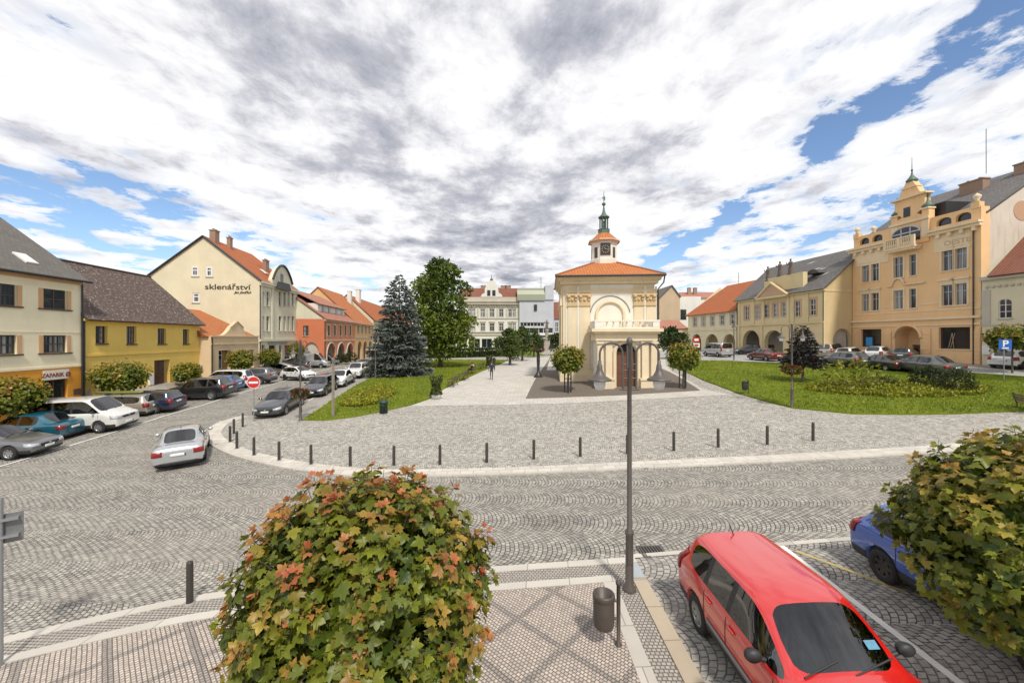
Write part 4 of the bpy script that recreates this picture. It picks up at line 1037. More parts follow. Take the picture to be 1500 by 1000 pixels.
wl.M = None; wl.face([(0, 0, -1.5), (0, 0, zt), (0, D/2, rz), (0, D, zt), (0, D, -1.5)], 1); wl.build('wall', [m_buff, m_buff2], root)
for q in wd: window(root, I4, q, m_frame_w, 2, (0.33, 0.66), 0.14, fw=0.06, sill=m_stone, sur='frame', surw=0.25, surm=m_pinkp)
arcade(root, I4, 0.3, W-0.6, -0.9, max(a[3] for a in ar)+0.3, 0.61, 3.4, m_stone, ((2.4, 3.6), (8.0, 8.9), (13, 14)))
arcade(root, RSM, sa[0]-0.15, sa[1]+0.15, -0.9, sa[3]+0.2, 0.51, 3.4, m_stone, ((sa[0]+0.2, sa[0]+1.2),))
b = MB(); zq = pl.z(1140, 474.5); b.box(-0.05, W+0.05, -0.16, -0.002, zq-0.1, zq+0.1); b.box(-0.1, W+0.15, -0.4, -0.002, zt-0.3, zt-0.03)
b.M = RSM; b.box(0.0, D, -0.06, -0.002, zt-0.35, zt-0.2); b.M = None
for px in (1082, 1103, 1117, 1153, 1160, 1181, 1204): s_ = pl.s(px); b.box(s_, s_+0.4, -0.1, -0.003, zq+0.11, zt-0.31)
for px in (1081, 1114, 1152, 1203): s_ = pl.s(px); b.box(s_, s_+0.5, -0.12, -0.003, 0, zq-0.11)
b.build('pilasters', m_buff, root)
x0, x1 = pl.s(1114), pl.s(1158); xm = (x0+x1)/2; zp = pl.z(1136, 415.5)
b = MB(); b.prism([(x0, zt-0.28), (x1, zt-0.28), (xm, zp)], -0.55, 0.6); pd = b.build('pediment', m_pinkp, root)
b = MB()
for p, q in (((x0-0.2, zt-0.2), (xm, zp+0.12)), ((x1+0.2, zt-0.2), (xm, zp+0.12)), ((x0, zt-0.32), (x1, zt-0.32))): b.tube([(p[0], -0.6, p[1]), (q[0], -0.6, q[1])], 0.17, 6)
b.build('pediment_trim', m_buff, pd)
b = MB(); b.box(x0+0.5, x1+1.8, 0.2, 0.8, zt, zt+2.5); b.build('attic_block', m_buff, root)
def statue(name, M, h, mt, parent=None):
    """draped standing figure turned on a small block"""
    b = MB(M); k = h/1.9
    b.box(-0.28*k, 0.28*k, -0.25*k, 0.25*k, 0, 0.15*k)
    b.lathe([(0.28*k, 0.15*k), (0.30*k, 0.5*k), (0.24*k, 0.9*k), (0.20*k, 1.1*k), (0.27*k, 1.35*k), (0.24*k, 1.5*k), (0.09*k, 1.57*k), (0.09*k, 1.62*k), (0.13*k, 1.72*k), (0.12*k, 1.84*k), (0, 1.9*k)], (0, 0, 0), 10, squash=0.75)
    b.tube([(0.24*k, 0, 1.42*k), (0.38*k, -0.1*k, 1.15*k), (0.25*k, -0.25*k, 1.0*k)], [0.08*k, 0.07*k, 0.05*k], 6); b.tube([(-0.24*k, 0, 1.42*k), (-0.42*k, -0.05*k, 1.2*k), (-0.5*k, -0.15*k, 1.5*k)], [0.08*k, 0.07*k, 0.05*k], 6)
    return b.build(name, mt, parent)
m_stat = plaster('statue_stone', (0.17, 0.13, 0.105), 0.4)
for px, hh in ((1121, 1.0), (1138.5, 2.9), (1154, 2.6)):
    statue('statue', Matrix.Translation((pl.s(px), 0.4, zt+(2.2 if px < 1130 else 2.5))), 2.1, m_stat, root)
rf = MB(); rf.roof([(-0.2, -0.55, zt-0.1), (W+0.35, -0.55, zt-0.1), (W+0.35, D/2, rz+0.1), (-0.2, D/2, rz+0.1)]); rf.roof([(-0.2, D+.5, zt-0.1), (W+0.35, D+.5, zt-0.1), (W+0.35, D/2, rz+0.1), (-0.2, D/2, rz+0.1)])
rfo = rf.build('roof', t_slate, root)
b = MB(Matrix.Translation((W-3.0, 1.6, zt+2.2))); b.prism([(-1.0, 0), (1.0, 0), (0.6, 0.4), (0, 0.55), (-0.6, 0.4)], -0.5, 1.2); b.build('eyebrow_dormer', t_slate, rfo)
pipe(root, I4, W-0.1, -1, zt-0.3); pipe(root, I4, 0.05, -1, zt-0.3)
b = MB(); rnd = random.Random(9)
for k in range(9): 
    x = rnd.uniform(2, W-1.5); y = rnd.uniform(1.5, 4.6); z = zt-0.1+(y+0.55)*(rz+0.2-zt)/(D/2+0.55)+0.035
    sl = (rz+0.2-zt)/(D/2+0.55); l = rnd.uniform(0.6, 1.6)
    b.face([(x, y, z), (x+0.9, y, z), (x+0.9+l*.5, y+0.25, z+0.25*sl), (x+l*.5, y+0.25, z+0.25*sl)])
b.build('roof_patches', plain('roof_patch', (0.42, 0.41, 0.39), 0.8), rfo)

# pale house with long orange roof
pl = rightplane(41.8, 1008, 2.2); W = pl.s(1079.5); zt = pl.z(1045, 458)
root = bld('arcade_house', 'pale yellow arcaded house with large orange tiled roof beside the town hall', pl)
D = 13; rz = zt+5.5
ar = []
for a, c in ((1013.5, 1027), (1033.5, 1052), (1059.5, 1077)):
    r = pl.rect(a, c, 489, 520); ar.append((r[0], r[1], -0.8, r[3], (r[1]-r[0])/2*0.95, 0.5))
wd = [pl.rect(a, c, d, e) for a, c, d, e in ((1015.5, 1020.5, 465, 478), (1028, 1033, 464, 477.5), (1041, 1046, 463, 476.5), (1055, 1060.5, 461.5, 475.5), (1070, 1076, 460, 474.5))]
wl = MB(); wallgrid(wl, W, -1.5, zt, ar+wd, 0.2); shell(wl, W, D, -1.5, zt, gable=(D/2, rz)); wl.build('wall', [m_pale], root)
for q in wd: window(root, I4, q, m_frame_w, 2, (0.5,), 0.12, fw=0.07, sill=m_stone, sur='frame', surw=0.25, surm=m_stone)
arcade(root, I4, 0.3, W-0.4, -0.9, ar[0][3]+0.3, 0.51, 3.2, m_buff, ((6, 7.2), (12, 13)))
b = MB(); zq = pl.z(1045, 484); b.box(0, W, -0.12, -0.002, zq, zq+0.18); b.box(-.1, W, -0.3, -0.002, zt-0.25, zt-.03); b.build('cornice', m_pale, root)
rf = MB(); rf.roof([(-0.3, -0.55, zt-0.1), (W, -0.55, zt-0.1), (W, D/2, rz), (2.2, D/2, rz)]); rf.roof([(-0.3, D+.5, zt-0.1), (W, D+.5, zt-0.1), (W, D/2, rz), (2.2, D/2, rz)]); rf.roof([(-0.3, -0.55, zt-0.1), (-0.3, D+.5, zt-0.1), (2.2, D/2, rz)])
rf.build('roof', t_red, root)
b = MB(); b.tube([(W-9, D/2, rz), (W-9, D/2, rz+2)], 0.04, 5); b.build('antenna', m_metal_d, root)

# ======== buildings behind and at the far end (facing the camera)
def front(px0, y, zb): return Plane(((px0-CX)/F*y, y), (1, 0.0), zb)
pl = front(966, 92, 2); W = pl.s(1008)+1
root = bld('firewall_house', 'blank beige gable wall with white side and grey roof edge behind the chapel', pl)
zt = pl.z(990, 437); zp = pl.z(984, 418)
b = MB(); xg = pl.s(996); b.prism([(0, -1), (xg, -1), (xg, zt+0.4), (pl.s(984), zp), (0, zt)], 0, 8); b.build('wall', plaster('wall_buffbrown', (0.52, 0.40, 0.27), 0.4), root)
b = MB(); b.box(xg+0.01, W+2, 0.3, 8, -1, pl.z(1003, 434)); wv = b.build('side_wing', m_whitep, root); r = pl.rect(997.5, 1006, 453, 468); b = MB(); b.box(r[0], r[1], 0.24, 0.29, r[2], r[3]); b.build('window', m_glass_d, root)
b = MB(); b.roof([(-0.3, -0.3, zt), (pl.s(984), -0.3, zp+0.1), (pl.s(984), 8, zp+0.1), (-0.3, 8, zt)]); b.roof([(xg+.2, -0.3, zt+0.3), (pl.s(984), -0.3, zp+0.1), (pl.s(984), 8, zp+0.1), (xg+.2, 8, zt+0.3)]); b.build('roof', t_slate, root)
pl = front(1000, 108, 2); root = bld('far_house', 'distant house with pale red roofs and dark chimneys above the orange roof', pl)
zt = pl.z(1010, 437); W = 14; b = MB(); b.box(0, W, 0, 10, -1, zt); b.build('wall', m_whitep, root); b = MB(); b.roof([(-0.3, -0.3, zt), (W, -0.3, zt+0.2), (W-2, 5, zt+2.2), (1, 5, zt+2.2)]); rfo = b.build('roof', t_pale, root); chimney(rfo, I4, 3, 3, zt+1, zt+3.0, 0.9, 0.6); chimney(rfo, I4, 4.6, 3, zt+1, zt+3.0, 0.9, 0.6)
pl = front(958, 82, 1.9); root = bld('outbuilding', 'low outbuilding with salmon red roof between chapel and arcade', pl)
zt = pl.z(990, 481); W = pl.s(1008)-0.0; b = MB(); b.box(0, W, 0, 6, -1, zt); b.build('wall', m_pale, root); zr = pl.z(990, 467); b = MB(); b.roof([(0, -0.3, zt), (W, -0.3, zt), (W, 5, zr), (pl.s(975), 5, zr)]); b.build('roof', t_pale, root)

pl = front(668, 114, 1.8); W = pl.s(760.5); zt = pl.z(720, 446)
root = bld('town_house', 'grand white house with curved centre gable and red-brown roof at far end of square', pl)
wd = []
for d, e in ((452.6, 464), (473.6, 485)):
    for a, c in ((686, 690.3), (691.5, 696), (704, 710.5), (717.3, 724), (731, 737.3), (744.6, 749.6), (751, 755.5), (673, 679)): wd.append(pl.rect(a, c, d, e))
gs = [pl.rect(a, c, 496, 509) for a, c in ((672, 684), (686.6, 703), (705.5, 720.5), (724, 739), (742, 757))]
wl = MB(); wallgrid(wl, W, -1.5, zt, wd+gs, 0.25); shell(wl, W, 14, -1.5, zt); wl.build('wall', [m_whitep], root)
for q in wd: window(root, I4, q, m_frame_w, 2, (0.66,), 0.15, fw=0.08, sill=m_stone, sur='hood', surw=0.15, surm=m_stone)
for q in gs: window(root, I4, q, m_frame_w, 2, (), 0.15, m_glass_d, name='shop_window')
b = MB(); 
for py, dd in ((446, 0.7), (448, 0.3), (442, 0.35), (467, 0.2), (487, 0.3), (491, 0.2)): z_ = pl.z(720, py); b.box(-0.1, W+0.1, -dd, -0.002, z_, z_+0.25)
for px in (668.5, 699, 713, 727.5, 741, 758): s_ = pl.s(px); b.box(s_, s_+0.4, -0.15, -0.003, pl.z(720, 466), pl.z(720, 448.5))
b.box(0, W, 0, 0.4, zt, pl.z(720, 435)); k = 0.3
while k < W: b.box(k, k+0.25, -0.5, -0.31, zt-0.45, zt-0.02); k += 0.7
b.build('cornice', m_stone, root)
za = pl.z(720, 435); g0, g1, gm = pl.s(704), pl.s(736.5), pl.s(720); zp = pl.z(720, 412)
P_ = [(g0, za)]+[(g1, za)]+[(g1-0.4, za+0.8), (g1-1.2, za+1.2), (gm+1.9, za+2.0), (gm+1.5, za+3.3), (gm+0.9, zp-0.2), (gm+0.4, zp+0.3), (gm-0.4, zp+0.3), (gm-0.9, zp-0.2), (gm-1.5, za+3.3), (gm-1.9, za+2.0), (g0+1.2, za+1.2), (g0+0.4, za+0.8)]
b = MB(); b.prism(P_, -0.1, 0.6); gb = b.build('gable', m_whitep, root); finial(gb, gm, 0.2, zp+0.3, 1.9, True)
for px in (716, 723.5): s_ = pl.s(px); b = MB(); b.box(s_-0.45, s_+0.45, -0.14, -0.1, za+0.3, za+1.9); b.build('gable_window', m_glass_d, gb)
zr = pl.z(720, 421); rf = MB(); rf.roof([(0, 0.4, za-0.4), (W, 0.4, za-0.4), (W-0.3, 6.5, zr+0.6), (1.2, 6.5, zr+0.6)]); rf.roof([(0, 13, za-0.4), (W, 13, za-0.4), (W-0.3, 6.5, zr+0.6), (1.2, 6.5, zr+0.6)]); rfo = rf.build('roof', t_brown, root)
for px in (706, 737, 744): chimney(rfo, I4, pl.s(px), 6.4, zr-1, zr+1.2, 1.6, 0.7)
pl = front(760.8, 113, 1.8); W = pl.s(811)
root = bld('office_block', 'grey modern block with curved metal roof and glazed strips at the far end', pl)
m_lav = plaster('plaster_greylilac', (0.50, 0.51, 0.55), 0.12); zt = pl.z(780, 439); xt = pl.s(798.5)
st_ = [pl.rect(762, 797, 472, 478), pl.rect(762, 810, 480, 488)]
wl = MB(); wallgrid(wl, W, -1.5, zt, [(q[0], q[1], q[2], q[3]) for q in st_], 0.4); shell(wl, W, 14, -1.5, zt); wl.build('wall', [m_lav], root)
for q in st_: window(root, I4, q, m_frame_w, 7, (), 0.3, m_glass_d, 0.1)
b = MB(); b.box(xt, W, -0.3, 7, zt, pl.z(800, 418)); b.build('stair_tower', m_lav, root)
b = MB(); r0 = pl.z(780, 440); r1 = pl.z(780, 420.5); Q = [(-0.4, r0), (-0.2, r0+(r1-r0)*0.45), (0.5, r0+(r1-r0)*0.78), (1.8, r1-0.05), (4.5, r1)]
for i in range(len(Q)-1): b.face([(-0.6, Q[i][0], Q[i][1]), (xt-0.05, Q[i][0], Q[i][1]), (xt-0.05, Q[i+1][0], Q[i+1][1]), (-0.6, Q[i+1][0], Q[i+1][1])])
b.build('metal_roof', plain('metal_olive', (0.26, 0.27, 0.20), 0.5, 0.3, var=0.15), root)
b = MB()
for py in (491, 497): z_ = pl.z(780, py); b.box(-0.2, W+1, -1.8, -0.002, z_, z_+0.5)
b.build('canopy', m_frame_w, root)
b = MB(); b.box(0.05, W, -0.05, -0.003, 0.2, pl.z(780, 498)); b.build('shop_front', m_glass_d, root)
b = MB(); b.box(W-5.4, W-4.6, -0.3, -0.01, pl.z(780, 455), pl.z(780, 446)); b.build('wall_unit', m_metal_d, root)
b = MB(); b.tube([(xt-1, 2, r1), (xt-1, 2, r1+3)], 0.06, 5); b.build('antenna', m_metal_d, root)
pl = front(811.2, 118, 1.8); W = 16; root = bld('far_house', 'narrow far house with red-brown roof half hidden behind the chapel', pl); zt = pl.z(815, 467)
q = pl.rect(813, 818, 472, 486); wl = MB(); wallgrid(wl, W, -1.5, zt, [q], 0.2); shell(wl, W, 10, -1.5, zt); wl.build('wall', [m_lav], root); window(root, I4, q, m_frame_w, 2, (0.5,), 0.1, fw=0.1)
rf = MB(); rf.roof([(0, -0.3, zt), (W, -0.3, zt), (W, 5, pl.z(815, 440)), (0, 5, pl.z(815, 440))]); rf.build('roof', t_brown, root)

# ======== chapel
yF = 36.8; pl = Plane(((820.5-CX)/F*yF, yF), (1, -0.09), 1.05)
m_ch = plaster('chapel_ochre', (0.73, 0.61, 0.42), 0.22); m_chw = plaster('chapel_cream', (0.76, 0.72, 0.63), 0.22); m_chd = plaster('chapel_relief', (0.58, 0.43, 0.24), 0.3, dirt=(0.22, 0.16, 0.11))
W = pl.s(963); D = 8.2; zt = pl.z(892, 417)
root = bld('chapel', 'square yellow chapel with white arched niche, terracotta hip roof and clock lantern', pl, 'chapel')
b = MB(); b.box(0.25, W-0.25, 0, D, -1.0, zt+0.12); b.build('wall', m_ch, root)
b = MB(); b.box(-0.02, W+0.02, -0.35, D+0.35, -1.0, 0.95); b.box(0.05, W-0.05, -0.2, D+0.2, 0.951, 1.35); b.build('plinth', m_ch, root)
x_ = lambda px: pl.s(px); z_ = lambda py: pl.z(890, py)
b = MB()
b.box(x_(864.5), x_(928), -0.045, -0.002, 1.36, z_(428)); # white field
for a, c in ((845.5, 848.5), (943, 946)): b.box(x_(a), x_(c), -0.14, -0.002, 1.36, z_(420))
b.box(x_(829), x_(831.5), -0.05, -0.002, 1.36, z_(420)); b.box(x_(959.5), x_(962), -0.05, -0.002, 1.36, z_(420))
b.box(x_(864.5), x_(928), -0.05, -0.003, z_(424.5), z_(416.5))
b.build('white_field', m_chw, root)
for a, c in ((831.8, 845.2), (848.8, 864), (928.5, 942.6), (946.4, 959.2)): b = MB(); b.box(x_(a), x_(c), -0.11, -0.002, 1.36, z_(448)); b.box(x_(a)-0.02, x_(c)+0.02, -0.2, -0.003, 1.36, 1.7); b.build('pilaster', m_ch, root)
for a, c in ((831.5, 845.4), (848.6, 864.4), (928.2, 942.8), (946.2, 959.6)):
    b = MB(); xa, xb = x_(a), x_(c); b.box(xa-0.03, xb+0.03, -0.16, -0.003, z_(447.9), z_(431)); b.box(xa-0.12, xb+0.12, -0.26, -0.004, z_(433), z_(430)); b.box(xa-0.06, xb+0.06, -0.2, -0.004, z_(448), z_(446.8))
    for i in range(3): b.lathe([(0, 0), (0.10, 0), (0.14, 0.12), (0, 0.16)], (xa+0.12+(xb-xa-0.24)*i/2, -0.26, z_(439)), 8, ax='y')
    for i in (0, 1): b.lathe([(0, 0), (0.16, 0), (0.1, 0.15), (0, 0.15)], (xa+0.1+(xb-xa-0.2)*i, -0.3, z_(434.5)), 8, ax='y')
    b.build('capital', m_chd, root)
b = MB(); b.box(x_(828), x_(964), -0.12, -0.004, z_(428.6), z_(424.6)); b.box(x_(828)-.05, x_(964)+.05, -0.2, -0.005, z_(425.3), z_(424.2))
b.box(0.0, W, -0.35, D+0.35, z_(416), z_(411.5)); b.box(-0.2, W+0.2, -0.6, D+0.6, z_(411.49), z_(407.5)); b.box(-0.35, W+0.35, -0.8, D+0.8, z_(407.49), z_(405))
b.build('cornice', m_ch, root)
# side wall pilasters (left side seen edge-on)
for y0_, y1_ in ((0.2, 1.6), (6.4, 7.8)): b = MB(); b.box(0.1, 0.249, y0_, y1_, 1.36, z_(416)); b.box(0.0, 0.248, y0_-0.05, y1_+0.05, z_(447), z_(431)); b.build('side_pilaster', m_ch, root)

acx = x_(893.5); ar_ = x_(917)-acx; zsp = z_(462)
b = MB(); n = 20
P_ = [(acx+ar_*0.86*math.cos(PI*k/n), zsp+ar_*0.86*math.sin(PI*k/n)) for k in range(n+1)]
b.tube([(acx+ar_*0.86, -0.09, 3.0)]+[(x, -0.09, z) for x, z in P_]+[(acx-ar_*0.86, -0.09, 3.0)], 0.14, 6); b.build('arch_trim', m_ch, root)
b = MB(); P_ = [(acx+ar_*1.25*math.cos(PI*k/n), zsp+ar_*1.25*math.sin(PI*k/n)) for k in range(1, n)]
b.tube([(x, -0.06, z) for x, z in P_], 0.05, 6); b.build('arch_line', plain('line_grey', (0.25, 0.23, 0.2), 0.8), root)
# roof
ex = 0.42; ey = 1.0; ez = z_(404.6); dcx = W/2+0.15; dcy = D/2; rtop = pl.z(886, 384)+ (45-36.8)*0.0
dR = 1.45; topz = CAMZ-(385-CY)/F*(yF+dcy-1.4)-pl.zb
rf = MB(); A_ = [(-ex, -ey, ez), (W+ex, -ey, ez), (W+ex, D+ey, ez), (-ex, D+ey, ez)]; dr_ = dR*0.75
B_ = [(dcx-dr_, dcy-dr_, topz), (dcx+dr_, dcy-dr_, topz), (dcx+dr_, dcy+dr_, topz), (dcx-dr_, dcy+dr_, topz)]
for i in range(4): j = (i+1) % 4; rf.roof([A_[i], A_[j], B_[j], B_[i]], thick=0.1)
t_ch = tiles('tiles_chapel', ((0.58, 0.20, 0.055), (0.47, 0.145, 0.045), (0.42, 0.16, 0.07)), 0.26, 0.36)
rfo = rf.build('roof', t_ch, root)
b = MB()
for i in range(4): b.tube([A_[i], B_[i]], 0.10, 8)
b.build('ridge_cap', t_ch, rfo)
b = MB(); b.tube([(-ex-.05, -ey-.08, ez-0.08), (W+ex+.05, -ey-.08, ez-0.08)], 0.09, 8); b.tube([(W+ex-.05, -ey, ez-0.12), (W+ex-.1, -0.8, ez-0.7), (W+0.02, -0.12, ez-1.2), (W+0.02, -0.12, 1.4)], 0.06, 8); b.build('gutter', m_metal_d, rfo)
yC = yF+dcy; zC = lambda py: CAMZ-(py-CY)/F*(yC-1.3)-pl.zb
# octagonal lantern drum with clock
def octa(b, r0, z0, r1, z1, n=8): b.lathe([(r0, z0), (r1, z1)], (dcx, dcy, 0), n, smooth=False, rot=PI/8)
b = MB(); z0, z1 = zC(388), zC(354); rr_ = 1.28
b.lathe([(rr_+0.1, z0-0.6), (rr_+0.1, z0+0.55), (rr_, z0+0.6), (rr_, z1), (rr_+0.2, z1+0.05), (rr_+0.28, z1+0.25), (0, z1+0.25)], (dcx, dcy, 0), 8, smooth=False, rot=PI/8)
lt_ = b.build('lantern', m_chw, root)
fc = rr_*math.cos(PI/8)
for k, wd_ in ((0, 0.75), (1, 0.42), (-1, 0.42), (2, 0.42), (-2, 0.42)):
    Mk = Matrix.Translation((dcx, dcy, 0)) @ Matrix.Rotation(k*PI/4, 4, 'Z') @ Matrix.Translation((0, -fc, 0))
    if k == 0:
        zc0, zc1 = zC(374.5), zC(357); b = MB(Mk); b.box(-0.48, 0.48, -0.07, 0.01, zc0+0.02, zc1); ck = b.build('clock', m_metal_d, lt_)
        b = MB(Mk); h = (zc1-zc0)/2; zm = (zc0+zc1)/2
        for i in range(12):
            a = i*PI/6; b.box(0.34*math.sin(a)-0.03, 0.34*math.sin(a)+0.03, -0.085, -0.071, zm+0.34*math.cos(a)-0.03, zm+0.34*math.cos(a)+0.03)
        b.build('clock_marks', plain('clock_gold', (0.55, 0.48, 0.28), 0.4), ck)
        b = MB(Mk); b.tube([(0, -0.095, zm), (-0.16, -0.095, zm+0.14)], 0.022, 6); b.tube([(0, -0.10, zm), (0.30, -0.10, zm-0.08)], 0.018, 6); b.build('clock_hands', plain('clock_gold', (0.55, 0.48, 0.28), 0.4), ck)
    else:
        b = MB(Mk); b.box(-0.24, 0.24, -0.02, 0.01, zC(378.5), zC(361)); wv = b.build('window', m_frame_w, lt_)
        b = MB(Mk); b.box(-0.19, 0.19, -0.03, -0.02, zC(377.5), zC(362)); b.build('pane', plain('louvre_brown', (0.07, 0.05, 0.04), 0.6), wv)
b = MB()
zt2, zt3 = zC(353), zC(339.5); n = 8
for k in range(n):
    a0, a1 = PI/8+k*PI/4, PI/8+(k+1)*PI/4; ro, ri = 1.62, 0.62
    b.roof([(dcx+ro*math.cos(a0), dcy+ro*math.sin(a0), zt2), (dcx+ro*math.cos(a1), dcy+ro*math.sin(a1), zt2), (dcx+ri*math.cos(a1), dcy+ri*math.sin(a1), zt3), (dcx+ri*math.cos(a0), dcy+ri*math.sin(a0), zt3)], thick=0.05)
b.build('lantern_roof', t_ch, lt_)
b = MB(); b.lathe([(0.58, zt3-0.1), (0.58, zt3+0.35), (0.62, zt3+0.42), (0.45, zt3+0.5), (0, zt3+0.5)], (dcx, dcy, 0), 8, rot=PI/8, smooth=False); za = zt3+0.5; zb3 = zC(314)
for k in range(8): a = k*PI/4+PI/8; b.tube([(dcx+0.4*math.cos(a), dcy+0.4*math.sin(a), za), (dcx+0.4*math.cos(a), dcy+0.4*math.sin(a), zb3-0.1)], 0.055, 6)
b.lathe([(0.12, za), (0.22, za+0.3), (0.1, za+0.8)], (dcx, dcy, 0), 8)
zs = zC(275); H = zs-zb3
b.lathe([(0, zb3-0.12), (0.55, zb3-0.1), (0.55, zb3), (0.30, zb3+0.18), (0.16, zb3+0.45), (0.085, zb3+0.9), (0.06, zb3+H*0.42), (0.17, zb3+H*0.46), (0.20, zb3+H*0.50), (0.15, zb3+H*0.54), (0.035, zb3+H*0.57), (0.03, zb3+H*0.98), (0, zs)], (dcx, dcy, 0), 12)
b.box(dcx-0.02, dcx+0.02, dcy-0.02, dcy+0.02, zs-0.9, zs-0.1)
b.box(dcx-0.16, dcx+0.14, dcy-0.02, dcy+0.02, zs-0.75, zs-0.62); b.box(dcx-0.05, dcx+0.12, dcy-0.025, dcy+0.025, zs-0.95, zs-0.55); b.build('spire', m_copper, lt_)
# portal
yP = 32.6-yF; px0, px1 = (870-CX)/F*32.6-pl.O.x+.38, (961-CX)/F*32.6-pl.O.x+.38
zP = lambda py: CAMZ-(py-CY)/F*32.6-pl.zb
pc = (916-CX)/F*32.6-pl.O.x+0.43; dw = 0.78
b = MB(Matrix.Translation((px0+0.35, yP+0.35, 0))); Wp = px1-px0-0.7
wallgrid(b, Wp, -0.6, zP(489), [(pc-dw-px0-0.35, pc+dw-px0-0.35, -0.6, zP(503), dw, 0.5)], 0.4)
for x in (0, Wp): b.face([(x, 0, -0.6), (x, -yP-0.35, -0.6), (x, -yP-0.35, zP(489)), (x, 0, zP(489))])
pt = b.build('portal', [m_chw], root)
door(pt, Matrix.Translation((0, yP+0.35, 0)), (pc-dw, pc+dw, -0.3, zP(515)), plain('door_chapel', (0.14, 0.055, 0.025), 0.55, var=0.2), 0.38)
b = MB(); b.box(pc-dw, pc+dw, yP+0.8, yP+0.85, zP(515), zP(502)); b.build('fanlight', m_dark, pt)
b = MB(); P_ = [(pc+0.95*math.cos(PI*k/12), zP(503)-0.78+0.95*math.sin(PI*k/12)) for k in range(13)]; b.tube([(pc+0.95, yP+0.33, 0)]+[(x, yP+0.33, z) for x, z in P_]+[(pc-0.95, yP+0.33, 0)], 0.15, 6)
for sx in (-1, 1):
    for o_, w_ in ((1.15, 0.5), (1.85, 0.45)):
        xa = pc+sx*o_; xb = pc+sx*(o_+w_); xa, xb = min(xa, xb), max(xa, xb)
        b.box(xa, xb, yP+0.05, yP+0.349, 1.0, zP(503.5)); b.box(xa-0.08, xb+0.08, yP-0.05, yP+0.348, zP(503.4), zP(500))
    xa, xb = sorted((pc+sx*1.02, pc+sx*2.4)); b.box(xa, xb, yP-0.15, yP+0.347, -0.6, 0.85); b.box(xa-0.06, xb+0.06, yP-0.22, yP+0.346, 0.851, 1.0)
b.build('portal_columns', m_ch, pt)
b = MB(); b.box(px0+0.1, px1-0.1, yP-0.1, -0.36, zP(499), zP(489)); b.box(px0-0.05, px1+0.05, yP-0.3, -0.36, zP(488.9), zP(486)); b.box(px0-0.25, px1+0.25, yP-0.5, -0.36, zP(485.9), zP(481.5))
b.build('entablature', m_ch, pt)
b = MB(); zb4 = zP(481.4); zh = zP(469); b.box(px0, px1, yP-0.3, yP-0.02, zb4, zb4+0.12); b.box(px0-0.05, px1+0.05, yP-0.34, yP+0.02, zh-0.14, zh)
for x in (px0, px1-0.5): b.box(x, x+0.5, yP-0.32, yP, zb4+0.121, zh-0.141)
for sx in (px0+0.05, px1-0.25): b.box(sx, sx+0.2, yP+0.03, -0.3, zb4, zh)
for i in range(7): b.lathe([(0.05, zb4+0.12), (0.1, zb4+0.25), (0.05, zb4+0.42), (0.08, zh-0.15)], (px0+0.95+(px1-px0-1.9)*i/6, yP-0.16, 0), 8)
b.build('balustrade', m_chw, pt)
# ---------------------------------------------------------------- cars
def paint(name, col, flake=0.0, rough=0.28):
    if name in _m: return _m[name]
    m, t, b = newmat(name)
    tc = t.node('ShaderNodeTexCoord').outputs['Object']
    x, y, z = t.xyz(tc)
    n = t.noise(tc, 2.5, 4, 0.6)
    dust = t.math('MULTIPLY', t.ramp(n.outputs[0], [(0.4, 0.0), (0.8, 1.0)]), t.ramp(z, [(0.15, 0.5), (0.55, 0.06)]))
    t.l.new(t.mix(dust, c4(col), (0.20, 0.18, 0.155)), b.inputs['Base Color'])
    b.inputs['Metallic'].default_value = flake
    b.inputs['Roughness'].default_value = rough; b.inputs['Coat Weight'].default_value = 0.9; b.inputs['Coat Roughness'].default_value = 0.04; b.inputs['Coat IOR'].default_value = 1.85
    _m[name] = m; return m
def car_glass():
    m, t, b = newmat('car_glass')
    o = m.node_tree.nodes['Material Output']
    g = t.node('ShaderNodeBsdfGlossy'); g.inputs['Roughness'].default_value = 0.02; g.inputs['Color'].default_value = (1, 1, 1, 1)
    tr = t.node('ShaderNodeBsdfTransparent'); tr.inputs[0].default_value = (0.30, 0.34, 0.33, 1)
    fr = t.node('ShaderNodeFresnel'); fr.inputs[0].default_value = 1.85
    mx = t.node('ShaderNodeMixShader'); t.l.new(t.math('ADD', fr.outputs[0], 0.03, clamp=True), mx.inputs[0])
    t.l.new(tr.outputs[0], mx.inputs[1]); t.l.new(g.outputs[0], mx.inputs[2]); t.l.new(mx.outputs[0], o.inputs['Surface'])
    return m
m_cglass = car_glass()
m_tyre = plain('tyre', (0.022, 0.021, 0.02), 0.85, var=0.25, scale=12)
m_rim = plain('rim_alloy', (0.42, 0.43, 0.44), 0.35, 0.8, var=0.1)
m_rimd = plain('rim_steel', (0.06, 0.055, 0.05), 0.5, 0.6, var=0.3)
m_black = plain('black_plastic', (0.025, 0.025, 0.026), 0.55, var=0.2)
m_red_l = plain('tail_red', (0.24, 0.010, 0.008), 0.18, spec=0.7, var=0.25, scale=20)
m_head = plain('headlamp', (0.55, 0.57, 0.60), 0.08, 0.35, spec=0.8, var=0.35, scale=14)
m_plate = plain('number_plate', (0.75, 0.75, 0.72), 0.4, var=0.04)
m_eu = plain('plate_blue', (0.02, 0.07, 0.35), 0.4)
m_chrome = plain('chrome', (0.6, 0.6, 0.6), 0.12, 1.0, var=0.1)
P0 = paint('paint_base', (0.3, 0.3, 0.3))

